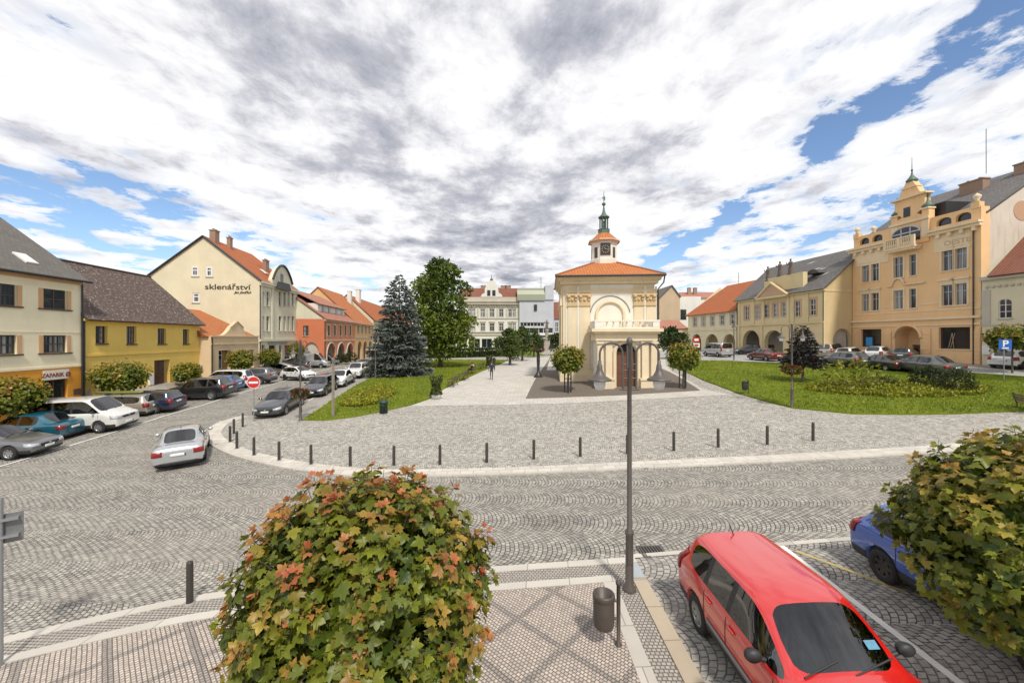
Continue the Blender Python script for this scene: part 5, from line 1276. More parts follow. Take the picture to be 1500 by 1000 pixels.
def car_proto(kind):
    """body lofted from cross sections, windows split from the same skin; front points to +x"""
    p = dict(L=4.5, W=1.78, H=1.45, nose=0.70, cowl=(0.95, 0.95), rf=0.30, rr=-1.05, rg=-1.75, deck=0.98, tail=0.86, belt=0.93, wb=2.65, off=0.05, wr=0.315, roofw=0.60, cp=-0.9, clear=0.20, third=False, rake=0.0)
    p.update(kind)
    L, W, H = p['L'], p['W']/2, p['H']; xf, xr = L/2, -L/2
    cx, cz = p['cowl']; rw = p['roofw']; belt = p['belt']; zb = p['clear']
    van = p.get('van', False)
    bx = (p['rf']+p['cp'])/2+0.05
    st = []   # x, width factor, zbottom, shoulder z, roof (z, halfw) or None -> bonnet
    def hood(x, wf, zs, zt=None, zbb=None): st.append((x, W*wf, zb if zbb is None else zbb, zs, None, zs+0.035 if zt is None else zt))
    def cab(x, zs, zr, hw, wf=1.0): st.append((x, W*wf, zb, zs, hw, zr))
    hood(xf, 0.83, p['nose']-0.10, p['nose']-0.07, zb+0.10); hood(xf-0.07, 0.925, p['nose']-0.02, p['nose']+0.01, zb+0.02); hood(xf-0.38, 0.975, p['nose']+0.07)
    if cx < xf-0.8: hood((xf-0.38+cx)/2, 1.0, (p['nose']+0.07+cz)/2+0.02)
    hood(cx+0.06, 1.0, cz-0.005, cz+0.025)
    st.append((cx, W, zb, belt+0.0, rw*1.12, cz+0.04)); sI = len(st)-1
    cab(p['rf'], belt+0.01, H-0.035, rw*0.99); sA = len(st)-1
    cab(p['rf']-0.30, belt+0.01, H-0.008, rw*1.0)
    cab(bx+0.05, belt+0.015, H, rw); sB = len(st)-1
    cab(bx-0.05, belt+0.015, H, rw); sC = len(st)-1
    cab(p['cp'], belt+0.02, H-0.012, rw*0.99); sD = len(st)-1
    if p['third']:
        cab(p['cp']-0.10, belt+0.02, H-0.015, rw*0.985); s3a = len(st)-1
        cab(p['rr']+0.06, belt+0.03, H-0.03, rw*0.97); s3b = len(st)-1
    cab(p['rr'], belt+0.03, H-0.045+(.02 if p.get('boxy') else 0), rw*(1.0 if p.get('boxy') else 0.955)); sE = len(st)-1
    st.append((p['rg'], W*0.985, zb, belt+0.02, rw*(1.1 if p.get('boxy') else 0.99), p['deck']+0.01)); sF = len(st)-1
    if p['rg'] > xr+0.35:
        hood(p['rg']-0.06, 0.98, p['deck']-0.02, p['deck']+0.005); hood(xr+0.14, 0.975, p['deck']-0.03, p['deck']+0.01)
    else:
        hood(min(p['rg']-0.04, xr+0.16), 0.975, p['deck']-0.05, p['deck']-0.01)
    hood(xr+0.03, 0.96, p['tail']-0.02, p['tail']+.01, zb+0.03); hood(xr, 0.90, p['tail']-0.12, p['tail']-0.09, zb+0.10)
    rings = []
    for (x, w, z0, zs, hw, zr) in st:
        if hw is None:
            a = w*0.80; h = [(0, z0), (w*.84, z0), (w*.965, z0+.06), (w*0.995, z0+.22), (w, zs-.20 if zs-.20 > z0+.26 else (z0+.26)), (w*.955, zs-.03), (w*.90, zs-0.002), (a, zr-.004), (a-.06, zr), (a*.5, zr+.018), (0, zr+.024)]
        else:
            h = [(0, z0), (w*.84, z0), (w*.965, z0+.06), (w*0.995, z0+.22), (w, zs-.20), (w*.968, zs-.035), (w*.945, zs+.0), (hw+.035, zr-.055), (hw-.03, zr-.012), (hw*.52, zr+.018), (0, zr+.026)]
            if van: h[7] = (hw+.05, zr-.07)
        rings.append([(x, y, z) for y, z in h]+[(x, -y, z) for y, z in h[-2:0:-1]])
    n = len(rings[0])
    v = [q for r_ in rings for q in r_]; fs = []; ms = []
    cr = {}
    for i in range(len(rings)-1):
        for k in range(n):
            a = i*n+k; b = i*n+(k+1) % n; kk = k if k < 10 else n-1-k   # symmetric strip index
            fs.append((a, a+n, b+n, b)); m = 0
            if sI <= i < sE+1:
                if kk == 6:
                    if i in (sA, sA+1) and i < sB or i == sI: m = 2
                    if sC <= i < sD: m = 2
                    if p['third'] and s3a <= i < s3b: m = 2
                    if i == sB or (i == sD and not p.get('panelvan')): m = 3
                    if p.get('panelvan') and i >= sC: m = 0
                if kk in (8, 9):
                    if i == sI: m = 1
                    if i == sE and not p.get('panelvan'): m = 4
            if kk in (0, 1) or (kk == 2 and i not in (0, len(rings)-2)): m = max(m, 5) if m == 0 else m
            ms.append(m)
    def cap(i, flip):
        o = i*n
        for k in range(10):
            l = (o+k, o+k+1, o+(n-k-1) % n, o+(n-k) % n)
            l = [q for j, q in enumerate(l) if q not in l[:j]]
            fs.append(tuple(l[::-1] if flip else l)); ms.append(5 if k < 2 else 0)
    cap(0, False); cap(len(rings)-1, True)
    me = bpy.data.meshes.new('cage'); me.from_pydata(v, [], fs); me.validate()
    bm = bmesh.new(); bm.from_mesh(me)
    bm.faces.ensure_lookup_table()
    for f, m in zip(bm.faces, ms): f.material_index = m
    bmesh.ops.recalc_face_normals(bm, faces=bm.faces)
    cl = bm.edges.layers.float.new('crease_edge')
    for e in bm.edges:
        mm = {f.material_index for f in e.link_faces}
        if len(mm) > 1 and mm & {1, 2, 3, 4}: e[cl] = 0.75 if 5 not in mm else 0
    bm.to_mesh(me); bm.free()
    for i in range(6): me.materials.append(m_black)
    tmp = bpy.data.objects.new('cage', me); COL.objects.link(tmp)
    tmp.modifiers.new('s', 'SUBSURF').levels = 2
    wr = p['wr']; wx = (p['wb']/2+p['off'], -p['wb']/2+p['off'])
    cb = MB()
    for x in wx:
        for sy in (1, -1):
            y0, y1 = (W-0.30)*sy, (W+0.3)*sy
            cb.lathe([(0, 0), (wr+0.055, 0), (wr+0.055, y1-y0), (0, y1-y0)], (x, y0, wr+0.01), 20, ax='y')
    # closed cutters
    cut = cb.build('cut', m_black); bmx = bmesh.new(); bmx.from_mesh(cut.data); bmesh.ops.remove_doubles(bmx, verts=bmx.verts, dist=1e-5); bmesh.ops.dissolve_degenerate(bmx, edges=bmx.edges, dist=1e-6); bmesh.ops.recalc_face_normals(bmx, faces=bmx.faces)
    for f in bmx.faces: f.material_index = 0
    bmx.to_mesh(cut.data); bmx.free()
    bo = tmp.modifiers.new('b', 'BOOLEAN'); bo.operation = 'DIFFERENCE'; bo.object = cut; bo.solver = 'EXACT'; bo.material_mode = 'TRANSFER'
    dg = bpy.context.evaluated_depsgraph_get()
    fm = bpy.data.meshes.new_from_object(tmp.evaluated_get(dg))
    bpy.data.objects.remove(tmp); bpy.data.objects.remove(cut)
    bm = bmesh.new(); bm.from_mesh(fm)
    names = {0: 'body', 1: 'windscreen', 2: 'side_window', 3: 'pillar', 4: 'rear_window', 5: 'sill_trim'}
    nm_mat = {0: P0, 1: m_cglass, 2: m_cglass, 3: m_black, 4: m_cglass, 5: m_black}
    # material slots after boolean: cutter material appended
    bvh = BVHTree.FromBMesh(bm)
    root = empty('parked_car')
    nslots = len(fm.materials)
    def pick(sel, name, mats, parent):
        b2 = bm.copy(); dele = [f for f in b2.faces if not sel(f)]
        bmesh.ops.delete(b2, geom=dele, context='FACES')
        if not b2.faces: b2.free(); return None
        for f in b2.faces: f.smooth = True; f.material_index = 1 if (name == 'body' and f.material_index != 0) else 0
        m2 = bpy.data.meshes.new(name); b2.to_mesh(m2); b2.free()
        for q in mats: m2.materials.append(q)
        return link(name, m2, parent)
    body = pick(lambda f: f.material_index in (0, 5) or f.material_index > 5, 'body', [P0, m_black], root)
    body.material_slots[0].link = 'OBJECT'; body.material_slots[0].material = P0
    md = body.data
    pick(lambda f: f.material_index == 1, 'windscreen', [m_cglass], root)
    for sy in (1, -1):
        pick(lambda f: f.material_index == 2 and f.calc_center_median().y*sy > 0, 'side_window', [m_cglass], root)
        pick(lambda f: f.material_index == 3 and f.calc_center_median().y*sy > 0 and f.calc_center_median().x > bx-.2, 'pillar', [m_black], root)
        pick(lambda f: f.material_index == 3 and f.calc_center_median().y*sy > 0 and f.calc_center_median().x <= bx-.2, 'pillar', [m_black], root)
    pick(lambda f: f.material_index == 4, 'rear_window', [m_cglass], root)
    def patch(name, quad, d, mat, parent, off=0.012, nu=6, nv=4, o_=None):
        """thin plate that follows the skin; quad: 4 points (3-D) cast along d"""
        d = Vector(d).normalized(); b = MB(); Pn = []; ok = []
        q = [Vector(c) for c in quad]
        for j in range(nv+1):
            for i in range(nu+1):
                a, c = i/nu, j/nv
                s_ = (q[0]*(1-a)+q[1]*a)*(1-c)+(q[3]*(1-a)+q[2]*a)*c
                h = bvh.ray_cast(s_-d*3, d, 6)
                ok.append(h[0] is not None); Pn.append((h[0]+h[1]*off) if h[0] is not None else s_)
        fs_ = []
        for j in range(nv):
            for i in range(nu):
                a = j*(nu+1)+i; l = (a, a+1, a+nu+2, a+nu+1)
                if all(ok[k] for k in l): fs_.append(l)
        if not fs_: return None
        b.add(Pn, fs_, 0, True); o = b.build(name, mat, parent)
        md_ = o.modifiers.new('t', 'SOLIDIFY'); md_.thickness = 0.015; md_.offset = 0
        return o
    nz = p['nose']; tz = p.get('lamp_t', (p['tail']-0.22, p['tail']-0.02)); hz = p.get('lamp_h', (nz-0.16, nz-0.02))
    for sy in (1, -1):
        y0, y1 = sy*W*0.52, sy*W*0.97
        patch('headlight', [(xf, y0, hz[0]), (xf-.3, y1, hz[0]+.03), (xf-.3, y1, hz[1]+.05), (xf, y0, hz[1]-.03)], (-1, -sy*0.55, 0), m_head, root)
        ty0 = p.get('tl_in', 0.62)
        patch('taillight', [(xr, sy*W*ty0, tz[0]), (xr+.2, sy*W*.97, tz[0]), (xr+.2, sy*W*.97, tz[1]), (xr, sy*W*ty0, tz[1])], (1, -sy*0.45, 0), m_red_l, root, 0.014)
    patch('grille', [(xf, -W*.42, nz-.20), (xf, W*.42, nz-.20), (xf, W*.5, nz-.07), (xf, -W*.5, nz-.07)], (-1, 0, 0), m_black, root)
    patch('air_intake', [(xf, -W*.62, zb+.06), (xf, W*.62, zb+.06), (xf, W*.66, zb+.17), (xf, -W*.66, zb+.17)], (-1, 0, 0), m_black, root)
    patch('rear_valance', [(xr, -W*.66, zb+.05), (xr, W*.66, zb+.05), (xr, W*.7, zb+.16), (xr, -W*.7, zb+.16)], (1, 0, 0), m_black, root)
    for xq, d, zz in ((xf, (-1, 0, 0), p.get('pz_f', zb+.22)), (xr, (1, 0, 0), p.get('pz_r', p['tail']-.26))):
        o = patch('number_plate', [(xq, -.26, zz), (xq, .26, zz), (xq, .26, zz+.11), (xq, -.26, zz+.11)], d, m_plate, root, 0.022)
        if o:
            s_ = 1 if xq > 0 else -1
            patch('country_band', [(xq, s_*.26, zz), (xq, s_*.215, zz), (xq, s_*.215, zz+.11), (xq, s_*.26, zz+.11)], d, m_eu, o, 0.03, 2, 2)
    if not p.get('badge_off'):
        patch('badge', [(xf, -.05, nz-.15), (xf, .05, nz-.15), (xf, .05, nz-.07), (xf, -.05, nz-.07)], (-1, 0, 0), m_chrome, root, 0.028, 2, 2)
    # door seams, handles, mirrors
    xs = [p['cowl'][0]-0.12, bx, p['cp']-0.02]
    for sy in (1, -1):
        dn = (0, -sy, 0)
        for x in xs:
            patch('door_seam', [(x-.006, sy*W, zb+.16), (x+.006, sy*W, zb+.16), (x+.006, sy*W, belt-.04), (x-.006, sy*W, belt-.04)], dn, m_black, root, -0.002, 1, 8)
        patch('door_seam', [(xs[2], sy*W, zb+.15), (xs[0], sy*W, zb+.15), (xs[0], sy*W, zb+.165), (xs[2], sy*W, zb+.165)], dn, m_black, root, -0.002, 10, 1)
        for x in (bx+.16, p['cp']+.14):
            patch('door_handle', [(x-.09, sy*W, belt-.13), (x+.09, sy*W, belt-.13), (x+.09, sy*W, belt-.095), (x-.09, sy*W, belt-.095)], dn, p.get('handle_m', m_black), root, 0.022, 3, 1)
        if p.get('rub'):
            patch('rubbing_strip', [(-1.5, sy*W, zb+.25), (1.4, sy*W, zb+.25), (1.4, sy*W, zb+.33), (-1.5, sy*W, zb+.33)], dn, plain('strip_grey', (0.22, 0.22, 0.22), 0.6), root, 0.012, 20, 1)
        b = MB(); mx_ = cx-0.32; b.lathe([(0, -.06), (.07, -.055), (.095, 0), (.085, .05), (0, .06)], (0, 0, 0), 12, ax='x')
        M = Matrix.Translation((mx_, sy*(W+.10), belt+.10)) @ Matrix.Diagonal((1, 1.15, .85, 1))
        b.v = [M @ q for q in b.v]; b.tube([(mx_, sy*(W-.06), belt+.03), (mx_, sy*(W+.06), belt+.07)], .03, 6)
        o = b.build('mirror', [p.get('mirror_m', P0)], root)
        if p.get('mirror_m') is None: o.material_slots[0].link = 'OBJECT'; o.material_slots[0].material = P0
    b = MB(); b.tube([(p['rr']+.15, 0, H-.01), (p['rr']+.02, 0, H+.12)], .012, 5); b.build('antenna', m_black, root)
    b = MB()
    for y0, y1 in ((-.55, -.05), (.05, .6)): b.tube([(cx+.03, y0, cz+.05), (cx-.10, y1, cz+.135)], .013, 4)
    b.build('wiper', m_black, root)
    # cabin seen through the glass
    b = MB(); fl = zb+0.12; wi = W-0.10
    b.box(p['rr']-0.0, cx-0.05, -wi, wi, fl, fl+0.03)
    for sy in (1, -1): b.box(p['rr'], cx-0.1, sy*wi-0.01, sy*wi+0.01, fl, belt-0.05)
    b.build('cabin_lining', m_black, root)
    b = MB(); b.prism([(cx+0.02, belt-0.02), (cx-0.48, belt-0.0), (cx-0.58, belt-0.12), (cx-0.50, belt-0.4), (cx, belt-0.4)], -wi, wi); b.build('dashboard', plain('dash_grey', (0.045, 0.045, 0.047), 0.7), root)
    b = MB(); b.tube([(cx-0.66-0.06*math.sin(2*PI*k/16), 0.36+0.18*math.cos(2*PI*k/16), belt+0.0+0.17*math.sin(2*PI*k/16)) for k in range(17)], 0.016, 6); b.tube([(cx-0.5, 0.36, belt-0.05), (cx-0.66, 0.36, belt)], 0.03, 6); b.build('steering_wheel', m_black, root)
    ms_ = plain('seat_fabric', (0.05, 0.05, 0.055), 0.9, var=0.3)
    sx_ = [(cx-1.25, 0.36, 0.23), (cx-1.25, -0.36, 0.23), (max(p['cp']-0.0, p['rr']+0.25), 0.0, 0.60)]
    for qx, qy, qw in sx_:
        b = MB(); b.box(qx, qx+0.48, qy-qw, qy+qw, fl+0.1, fl+0.30); b.prism([(qx+0.06, fl+0.28), (qx-0.12, belt+0.12), (qx-0.24, belt+0.12), (qx-0.08, fl+0.28)], qy-qw, qy+qw)
        for hy in ((qy,) if qw < .5 else (-0.36, 0.36)): b.box(qx-0.25, qx-0.15, hy-0.13, hy+0.13, belt+0.14, belt+0.32)
        b.build('car_seat', ms_, root)
    # wheels
    for x in wx:
        for sy in (1, -1):
            wpos = (x, sy*(W-.105), wr)
            b = MB(); w2 = .105
            b.lathe([(wr*.62, -w2*.9), (wr*.80, -w2), (wr*.95, -w2*.92), (wr, -w2*.6), (wr, w2*.6), (wr*.95, w2*.92), (wr*.80, w2), (wr*.62, w2*.9)], (0, 0, 0), 28, ax='y')
            wo = empty('wheel', wpos); wo.parent = root
            to = b.build('tyre', m_tyre, wo)
            b = MB(); f = sy
            b.lathe([(0, f*.045), (wr*.16, f*.05), (wr*.2, f*.03)], (0, 0, 0), 20, ax='y')
            b.lathe([(wr*.56, f*.06), (wr*.64, f*.09), (wr*.67, f*.09), (wr*.60, f*.02)], (0, 0, 0), 28, ax='y')
            ns = p.get('spokes', 7)
            for k in range(ns):
                a = 2*PI*k/ns
                c_, s_ = math.cos(a), math.sin(a); q = []
                for rr_, hw in ((wr*.12, .035), (wr*.6, .05)):
                    for sg in (-1, 1): q.append((rr_*c_-sg*hw*s_, f*(.05 if rr_ < .1 else .075), rr_*s_+sg*hw*c_))
                b.add(q+[(a_, y_-f*.04, z_) for a_, y_, z_ in q], [(0, 1, 3, 2), (0, 2, 6, 4), (1, 5, 7, 3)], 0)
            b.add([(wr*.6*math.cos(2*PI*k/20), f*.01, wr*.6*math.sin(2*PI*k/20)) for k in range(20)], [list(range(20))], 1)
            b.build('rim', [p.get('rim_m', m_rim), m_rimd], wo)
    root['len'] = L
    return root
KINDS = dict(
 sedan=dict(L=4.58, rr=-0.88, rg=-1.55, deck=0.99, cp=-0.78, belt=0.92, tl_in=.58),
 bigsedan=dict(L=4.72, W=1.82, H=1.46, nose=0.70, cowl=(1.0, 0.95), rf=0.32, rr=-1.15, rg=-1.8, deck=1.0, tail=0.90, cp=-0.95, wb=2.71, wr=.33),
 wagon=dict(L=4.65, W=1.78, H=1.47, rr=-1.95, rg=-2.22, deck=0.98, tail=0.93, third=True, cp=-0.95, lamp_t=(.70, .95), tl_in=.66),
 hatch=dict(L=4.05, W=1.72, H=1.47, nose=0.72, cowl=(1.0, 0.97), rf=0.35, rr=-1.55, rg=-1.90, deck=0.98, tail=0.92, cp=-0.85, wb=2.5, lamp_t=(.72, .98), tl_in=.70),
 fusion=dict(L=4.02, W=1.72, H=1.50, nose=0.80, cowl=(1.02, 1.0), rf=0.36, rr=-1.62, rg=-1.90, deck=1.02, tail=0.96, cp=-0.85, wb=2.49, belt=0.97, lamp_t=(.75, 1.15), tl_in=.80, rub=True, third=True, mirror_m=m_black, roofw=0.60, wr=.31, boxy=True),
 suv=dict(L=4.55, W=1.84, H=1.66, nose=0.88, cowl=(1.05, 1.10), rf=0.42, rr=-1.80, rg=-2.12, deck=1.12, tail=1.05, belt=1.05, cp=-0.95, wr=.36, clear=.27, third=True, lamp_t=(.88, 1.10), tl_in=.66, wb=2.65),
 mpv=dict(L=4.5, W=1.80, H=1.72, nose=0.85, cowl=(1.35, 1.05), rf=0.62, rr=-1.95, rg=-2.14, deck=1.05, tail=1.0, belt=1.02, cp=-0.95, third=True, lamp_t=(.8, 1.2), tl_in=.78, wb=2.75),
 van=dict(L=4.95, W=1.90, H=1.95, nose=0.95, cowl=(1.65, 1.17), rf=0.95, rr=-2.36, rg=-2.44, deck=1.15, tail=1.1, belt=1.14, cp=-0.75, third=True, wb=3.0, off=.02, roofw=.80, lamp_t=(.85, 1.45), tl_in=.86, van=True, wr=.34, mirror_m=m_black, lamp_h=(.74, .92)),
 panelvan=dict(L=5.9, W=1.99, H=2.55, nose=1.05, cowl=(2.05, 1.35), rf=1.35, rr=-2.86, rg=-2.90, deck=1.3, tail=1.2, belt=1.30, cp=0.1, wb=3.66, roofw=.80, van=True, panelvan=True, wr=.36, mirror_m=m_black, lamp_h=(.85, 1.1)),
)
PROTO = {}
def car(kind, loc, ang, mat, label, sc=1.0, group=None, cat='car', name='parked_car', rim=None):
    if kind not in PROTO:
        PROTO[kind] = car_proto(KINDS[kind]); o = PROTO[kind]
    else: o = copy_tree(PROTO[kind])
    x, y = loc
    h = R(ang); d = Vector((math.cos(h), math.sin(h))); s_ = Vector((-d.y, d.x))
    e = 1.3
    fx = (gz(x+d.x*e, y+d.y*e)-gz(x-d.x*e, y-d.y*e))/(2*e); fy = (gz(x+s_.x*.7, y+s_.y*.7)-gz(x-s_.x*.7, y-s_.y*.7))/1.4
    X = Vector((d.x, d.y, fx)).normalized(); Y = Vector((s_.x, s_.y, fy)); Z = X.cross(Y).normalized(); Y = Z.cross(X)
    Mr = Matrix((X, Y, Z)).transposed()
    o.rotation_euler = Mr.to_euler(); o.location = on(x, y, 0.022 if x < 0 or y < 15 else 0.075); o.scale = (sc,)*3
    o.name = name
    tag(o, label, cat, group)
    for c in o.children:
        b = c.name.split('.')[0]
        if b == 'body' or (b == 'mirror' and c.material_slots[0].link == 'OBJECT'):
            c.material_slots[0].link = 'OBJECT'; c.material_slots[0].material = mat
        if rim and b == 'wheel':
            for q in c.children:
                if q.name.startswith('rim'): q.material_slots[0].link = 'OBJECT'; q.material_slots[0].material = rim
    return o
p_red = paint('paint_red', (0.56, 0.010, 0.007), 0, 0.3); p_blue = paint('paint_blue', (0.004, 0.07, 0.38)); p_silver = paint('paint_silver', (0.50, 0.51, 0.52), 0.55)
p_white = paint('paint_white', (0.72, 0.72, 0.70)); p_ivory = paint('paint_ivory', (0.66, 0.65, 0.60)); p_dark = paint('paint_dark', (0.022, 0.024, 0.027), 0.2); p_black = paint('paint_black', (0.012, 0.012, 0.014))
p_grey = paint('paint_grey', (0.17, 0.175, 0.18), 0.5); p_lgrey = paint('paint_lightgrey', (0.32, 0.325, 0.33), 0.5); p_teal = paint('paint_teal', (0.010, 0.115, 0.175), 0.25); p_navy = paint('paint_navy', (0.012, 0.02, 0.06), 0.2)
p_brown = paint('paint_brown', (0.12, 0.10, 0.085), 0.4); p_wine = paint('paint_wine', (0.16, 0.018, 0.014), 0.2); p_beige = paint('paint_beige', (0.42, 0.38, 0.32), 0.4); p_green = paint('paint_greygreen', (0.10, 0.115, 0.11), 0.4); p_mblue = paint('paint_midblue', (0.04, 0.12, 0.32), 0.3)

car('fusion', (4.03, 5.86), -90, p_red, 'bright red hatchback parked nose to the camera at bottom right')
hero = PROTO['fusion']
for c in hero.children:
    if c.name.startswith('door_handle'): c.data.materials[0] = p_red
    if c.name.startswith('windscreen'):
        a_ = math.atan2(1.465-1.05, 0.66)
        b = MB(Matrix.Translation((0.80, 0.46, 1.215)) @ Matrix.Rotation(a_, 4, 'Y')); b.box(-.05, .05, -.07, .07, 0, .004); b.build('sticker', plain('sticker_blue', (.10, .26, .38), .4, var=.35, scale=30), c)
car('hatch', (8.25, 7.0), -90.5, p_blue, 'blue hatchback half hidden behind the right foreground maple', rim=m_rimd)
q = G(262, 688); dm = Vector((math.cos(R(124)), math.sin(R(124)))); c_ = Vector(q[:2])+dm*2.25
car('sedan', tuple(c_), 124, p_silver, 'silver saloon driving away across the cobbles beside the rounded kerb', 1.0, name='moving_car')
GL = 'cars parked nose-in along the left houses'; GK = 'cars parked along the lawn kerb'; GR = 'cars parked on the right street'; GB = 'cars parked in front of the right houses'
def at(px, py): return tuple(G(px, py)[:2])
def nose(px, py, ang, Lh):    # measured point under the end facing the street -> centre
    g = G(px, py); d = Vector((math.cos(R(ang)), math.sin(R(ang)))); return (g.x-d.x*Lh, g.y-d.y*Lh)
# left row (end facing the street measured)
car('bigsedan', nose(72, 664, 8, 2.3), 8, p_grey, 'dark grey saloon cut by the left picture edge, nose to the street', group=GL)
car('bigsedan', nose(110, 640, 6, 2.3), 186, p_teal, 'teal blue saloon with its tail to the street', group=GL)
car('van', nose(190, 627, 6, 2.45), 6, p_ivory, 'ivory passenger van parked nose out on the left', group=GL, cat='van', name='parked_van')
car('wagon', nose(227, 606, 6, 2.25), 186, p_beige, 'beige silver estate with a surfboard on its roof', group=GL)
car('wagon', nose(262, 601, 6, 2.25), 186, p_navy, 'navy estate parked between the surfboard car and the black off-roader', group=GL)
car('suv', nose(338, 582, 6, 2.25), 186, p_black, 'black off-roader parked tail to the street by the left tree', 1.02, group=GL)
car('hatch', nose(352, 573, 6, 2.0), 186, p_mblue, 'blue hatchback seen behind the black off-roader', group=GL)
car('mpv', nose(368, 567, 6, 2.2), 186, p_white, 'white people carrier with red side stripe behind the no-entry sign', group=GL)
car('suv', nose(402, 561, 6, 2.2), 186, p_grey, 'grey off-roader parked beyond the no-entry sign', 0.97, group=GL)
car('mpv', nose(430, 548, 6, 2.2), 186, p_silver, 'silver people carrier in front of the tall sand coloured house', 0.95, group=GL)
car('hatch', at(438, 556.5), -25, p_white, 'white hatchback pulling out into the left street', name='moving_car')
car('wagon', nose(452, 541, 6, 2.2), 186, p_dark, 'dark grey estate just beyond the white hatchback', group=GL)
car('panelvan', nose(484, 538, 8, 2.8), 8, p_silver, 'silver high-roofed delivery van before the red arcaded house', 0.9, group=GL, cat='van', name='parked_van')
car('van', nose(491, 534, 8, 2.4), 8, p_dark, 'dark van beside the silver delivery van', group=GL, cat='van', name='parked_van')
# along the lawn (front end faces the camera)
def along(px, py, Lh): 
    g = G(px, py); d = Vector((0.113, -1)).normalized(); return (g.x-d.x*Lh, g.y-d.y*Lh)
car('bigsedan', along(390, 614, 2.2), -83, p_dark, 'dark saloon with bright grille at the kerb corner behind the no-entry sign', group=GK)
car('wagon', along(456, 584, 2.2), -83, p_black, 'black estate second in the line beside the lawn', group=GK)
car('sedan', along(489, 569.5, 2.1), -83, p_white, 'low white saloon third in the line beside the lawn', group=GK)
car('suv', along(516, 556, 2.1), -83, p_ivory, 'white off-roader fourth in the line beside the lawn', group=GK)
car('van', along(531, 548, 2.1), -83, p_dark, 'dark minivan beside the blue spruce', 0.9, group=GK, cat='van', name='parked_van')
car('sedan', along(545, 541, 2.1), -83, p_lgrey, 'light grey car at the far end of the line by the spruce', group=GK)
# right street, parallel to the kerb
def par(px, py): return at(px, py)
car('bigsedan', par(1352, 547.5), 95, p_green, 'long grey-green saloon parked behind the round dark shrubs', 1.03, group=GR)
car('hatch', par(1238, 538), 95, p_grey, 'grey coupe behind the yellow-green bush', group=GR)
car('sedan', par(1290, 541.5), 95, p_black, 'black car tucked in front of the long grey-green saloon', 0.9, group=GR)
car('sedan', par(1177, 533), 95, p_dark, 'dark car with red lamps behind the small dark conifer', group=GR)
car('sedan', par(1121, 528.5), 95, p_wine, 'dark red saloon parked in front of the town hall arches', group=GR)
car('van', par(1051, 522.5), 95, p_silver, 'silver minivan in front of the pale arcaded house', group=GR, cat='van', name='parked_van')
car('hatch', par(1099, 519.5), 160, p_black, 'black hatchback by the first town hall arch', group=GB)
car('mpv', par(1219, 524), 32, p_beige, 'beige high-backed car by the town hall side arch', group=GB)
car('wagon', par(1246, 527.5), 32, p_white, 'white estate parked between the beige car and the white hatchback', 0.95, group=GB)
car('hatch', par(1288, 527.5), 32, p_white, 'white hatchback in front of the blue poster window', group=GB)
car('wagon', par(1330, 529), 32, p_green, 'dark estate in front of the arched entrance', 0.95, group=GB)
car('hatch', par(1487, 539), 20, p_white, 'white hatchback by the blue parking sign at right edge', 1.05, group=GB)
# ---------------------------------------------------------------- foliage
def np_mesh(name, V, Fc, C, mat, parent=None, smooth=False):
    """V (n,3), Fc (m,k) faces, C (n,3) per-vertex leaf colour"""
    me = bpy.data.meshes.new(name); n, (m, k) = len(V), Fc.shape
    me.vertices.add(n); me.vertices.foreach_set('co', V.astype(np.float32).ravel())
    me.loops.add(m*k); me.loops.foreach_set('vertex_index', Fc.astype(np.int32).ravel())
    me.polygons.add(m); me.polygons.foreach_set('loop_start', (np.arange(m)*k).astype(np.int32))
    me.polygons.foreach_set('use_smooth', np.full(m, smooth))
    me.update(calc_edges=True)
    at = me.attributes.new('leaf', 'FLOAT_COLOR', 'POINT')
    at.data.foreach_set('color', np.concatenate([C, np.ones((n, 1))], 1).astype(np.float32).ravel())
    me.materials.append(mat)
    return link(name, me, parent)
def unit(a): return a/np.maximum(np.linalg.norm(a, axis=1, keepdims=True), 1e-9)
def leaf_frames(rg, D, N):
    """leaf length axis D (n,3) and a face normal N made perpendicular"""
    D = unit(D); N = unit(N-D*np.sum(N*D, 1, keepdims=True)); X = np.cross(D, N); return X, D, N
def rhombs(rg, name, P, D, N, size, C, mat, parent=None, wid=0.6):
    X, D, N = leaf_frames(rg, D, N); s = size[:, None]
    a = P; b = P+D*s*0.5+X*s*wid*0.5+N*s*0.08; c = P+D*s-N*s*0.12; d = P+D*s*0.5-X*s*wid*0.5+N*s*0.08
    V = np.stack([a, b, c, d], 1).reshape(-1, 3); n = len(P)
    return np_mesh(name, V, np.arange(n*4).reshape(n, 4), np.repeat(C, 4, 0), mat, parent)
ML = np.array([(0, .36), (0, 0), (.16, .06), (.44, .03), (.33, .20), (.66, .34), (.50, .46), (.60, .62), (.27, .56), (.22, .74), (0, 1.0), (-.22, .74), (-.27, .56), (-.60, .62), (-.50, .46), (-.66, .34), (-.33, .20), (-.44, .03), (-.16, .06)])
def maples(rg, name, P, D, N, size, C, mat, parent=None):
    X, D, N = leaf_frames(rg, D, N); n = len(P); k = len(ML)
    x = ML[:, 0][None]; y = ML[:, 1][None]
    fold = rg.uniform(0.05, 0.45, (n, 1)); droop = rg.uniform(0.1, 0.5, (n, 1)); wv = rg.uniform(-.12, .12, (n, 1))
    z = np.abs(x)*fold-(y**2)*droop-(np.abs(x)**2)*0.45+wv*np.sin(6*x+4*y)
    s = size[:, None, None]
    V = P[:, None]+s*(X[:, None]*x[..., None]+D[:, None]*y[..., None]+N[:, None]*z[..., None])
    tri = np.array([(0, i, i+1 if i+1 < k else 1) for i in range(1, k)])
    Fc = (np.arange(n)[:, None, None]*k+tri[None]).reshape(-1, 3)
    Cv = np.repeat(C[:, None], k, 1); Cv[:, 0] *= 0.85
    return np_mesh(name, V.reshape(-1, 3), Fc, Cv.reshape(-1, 3), mat, parent, True)
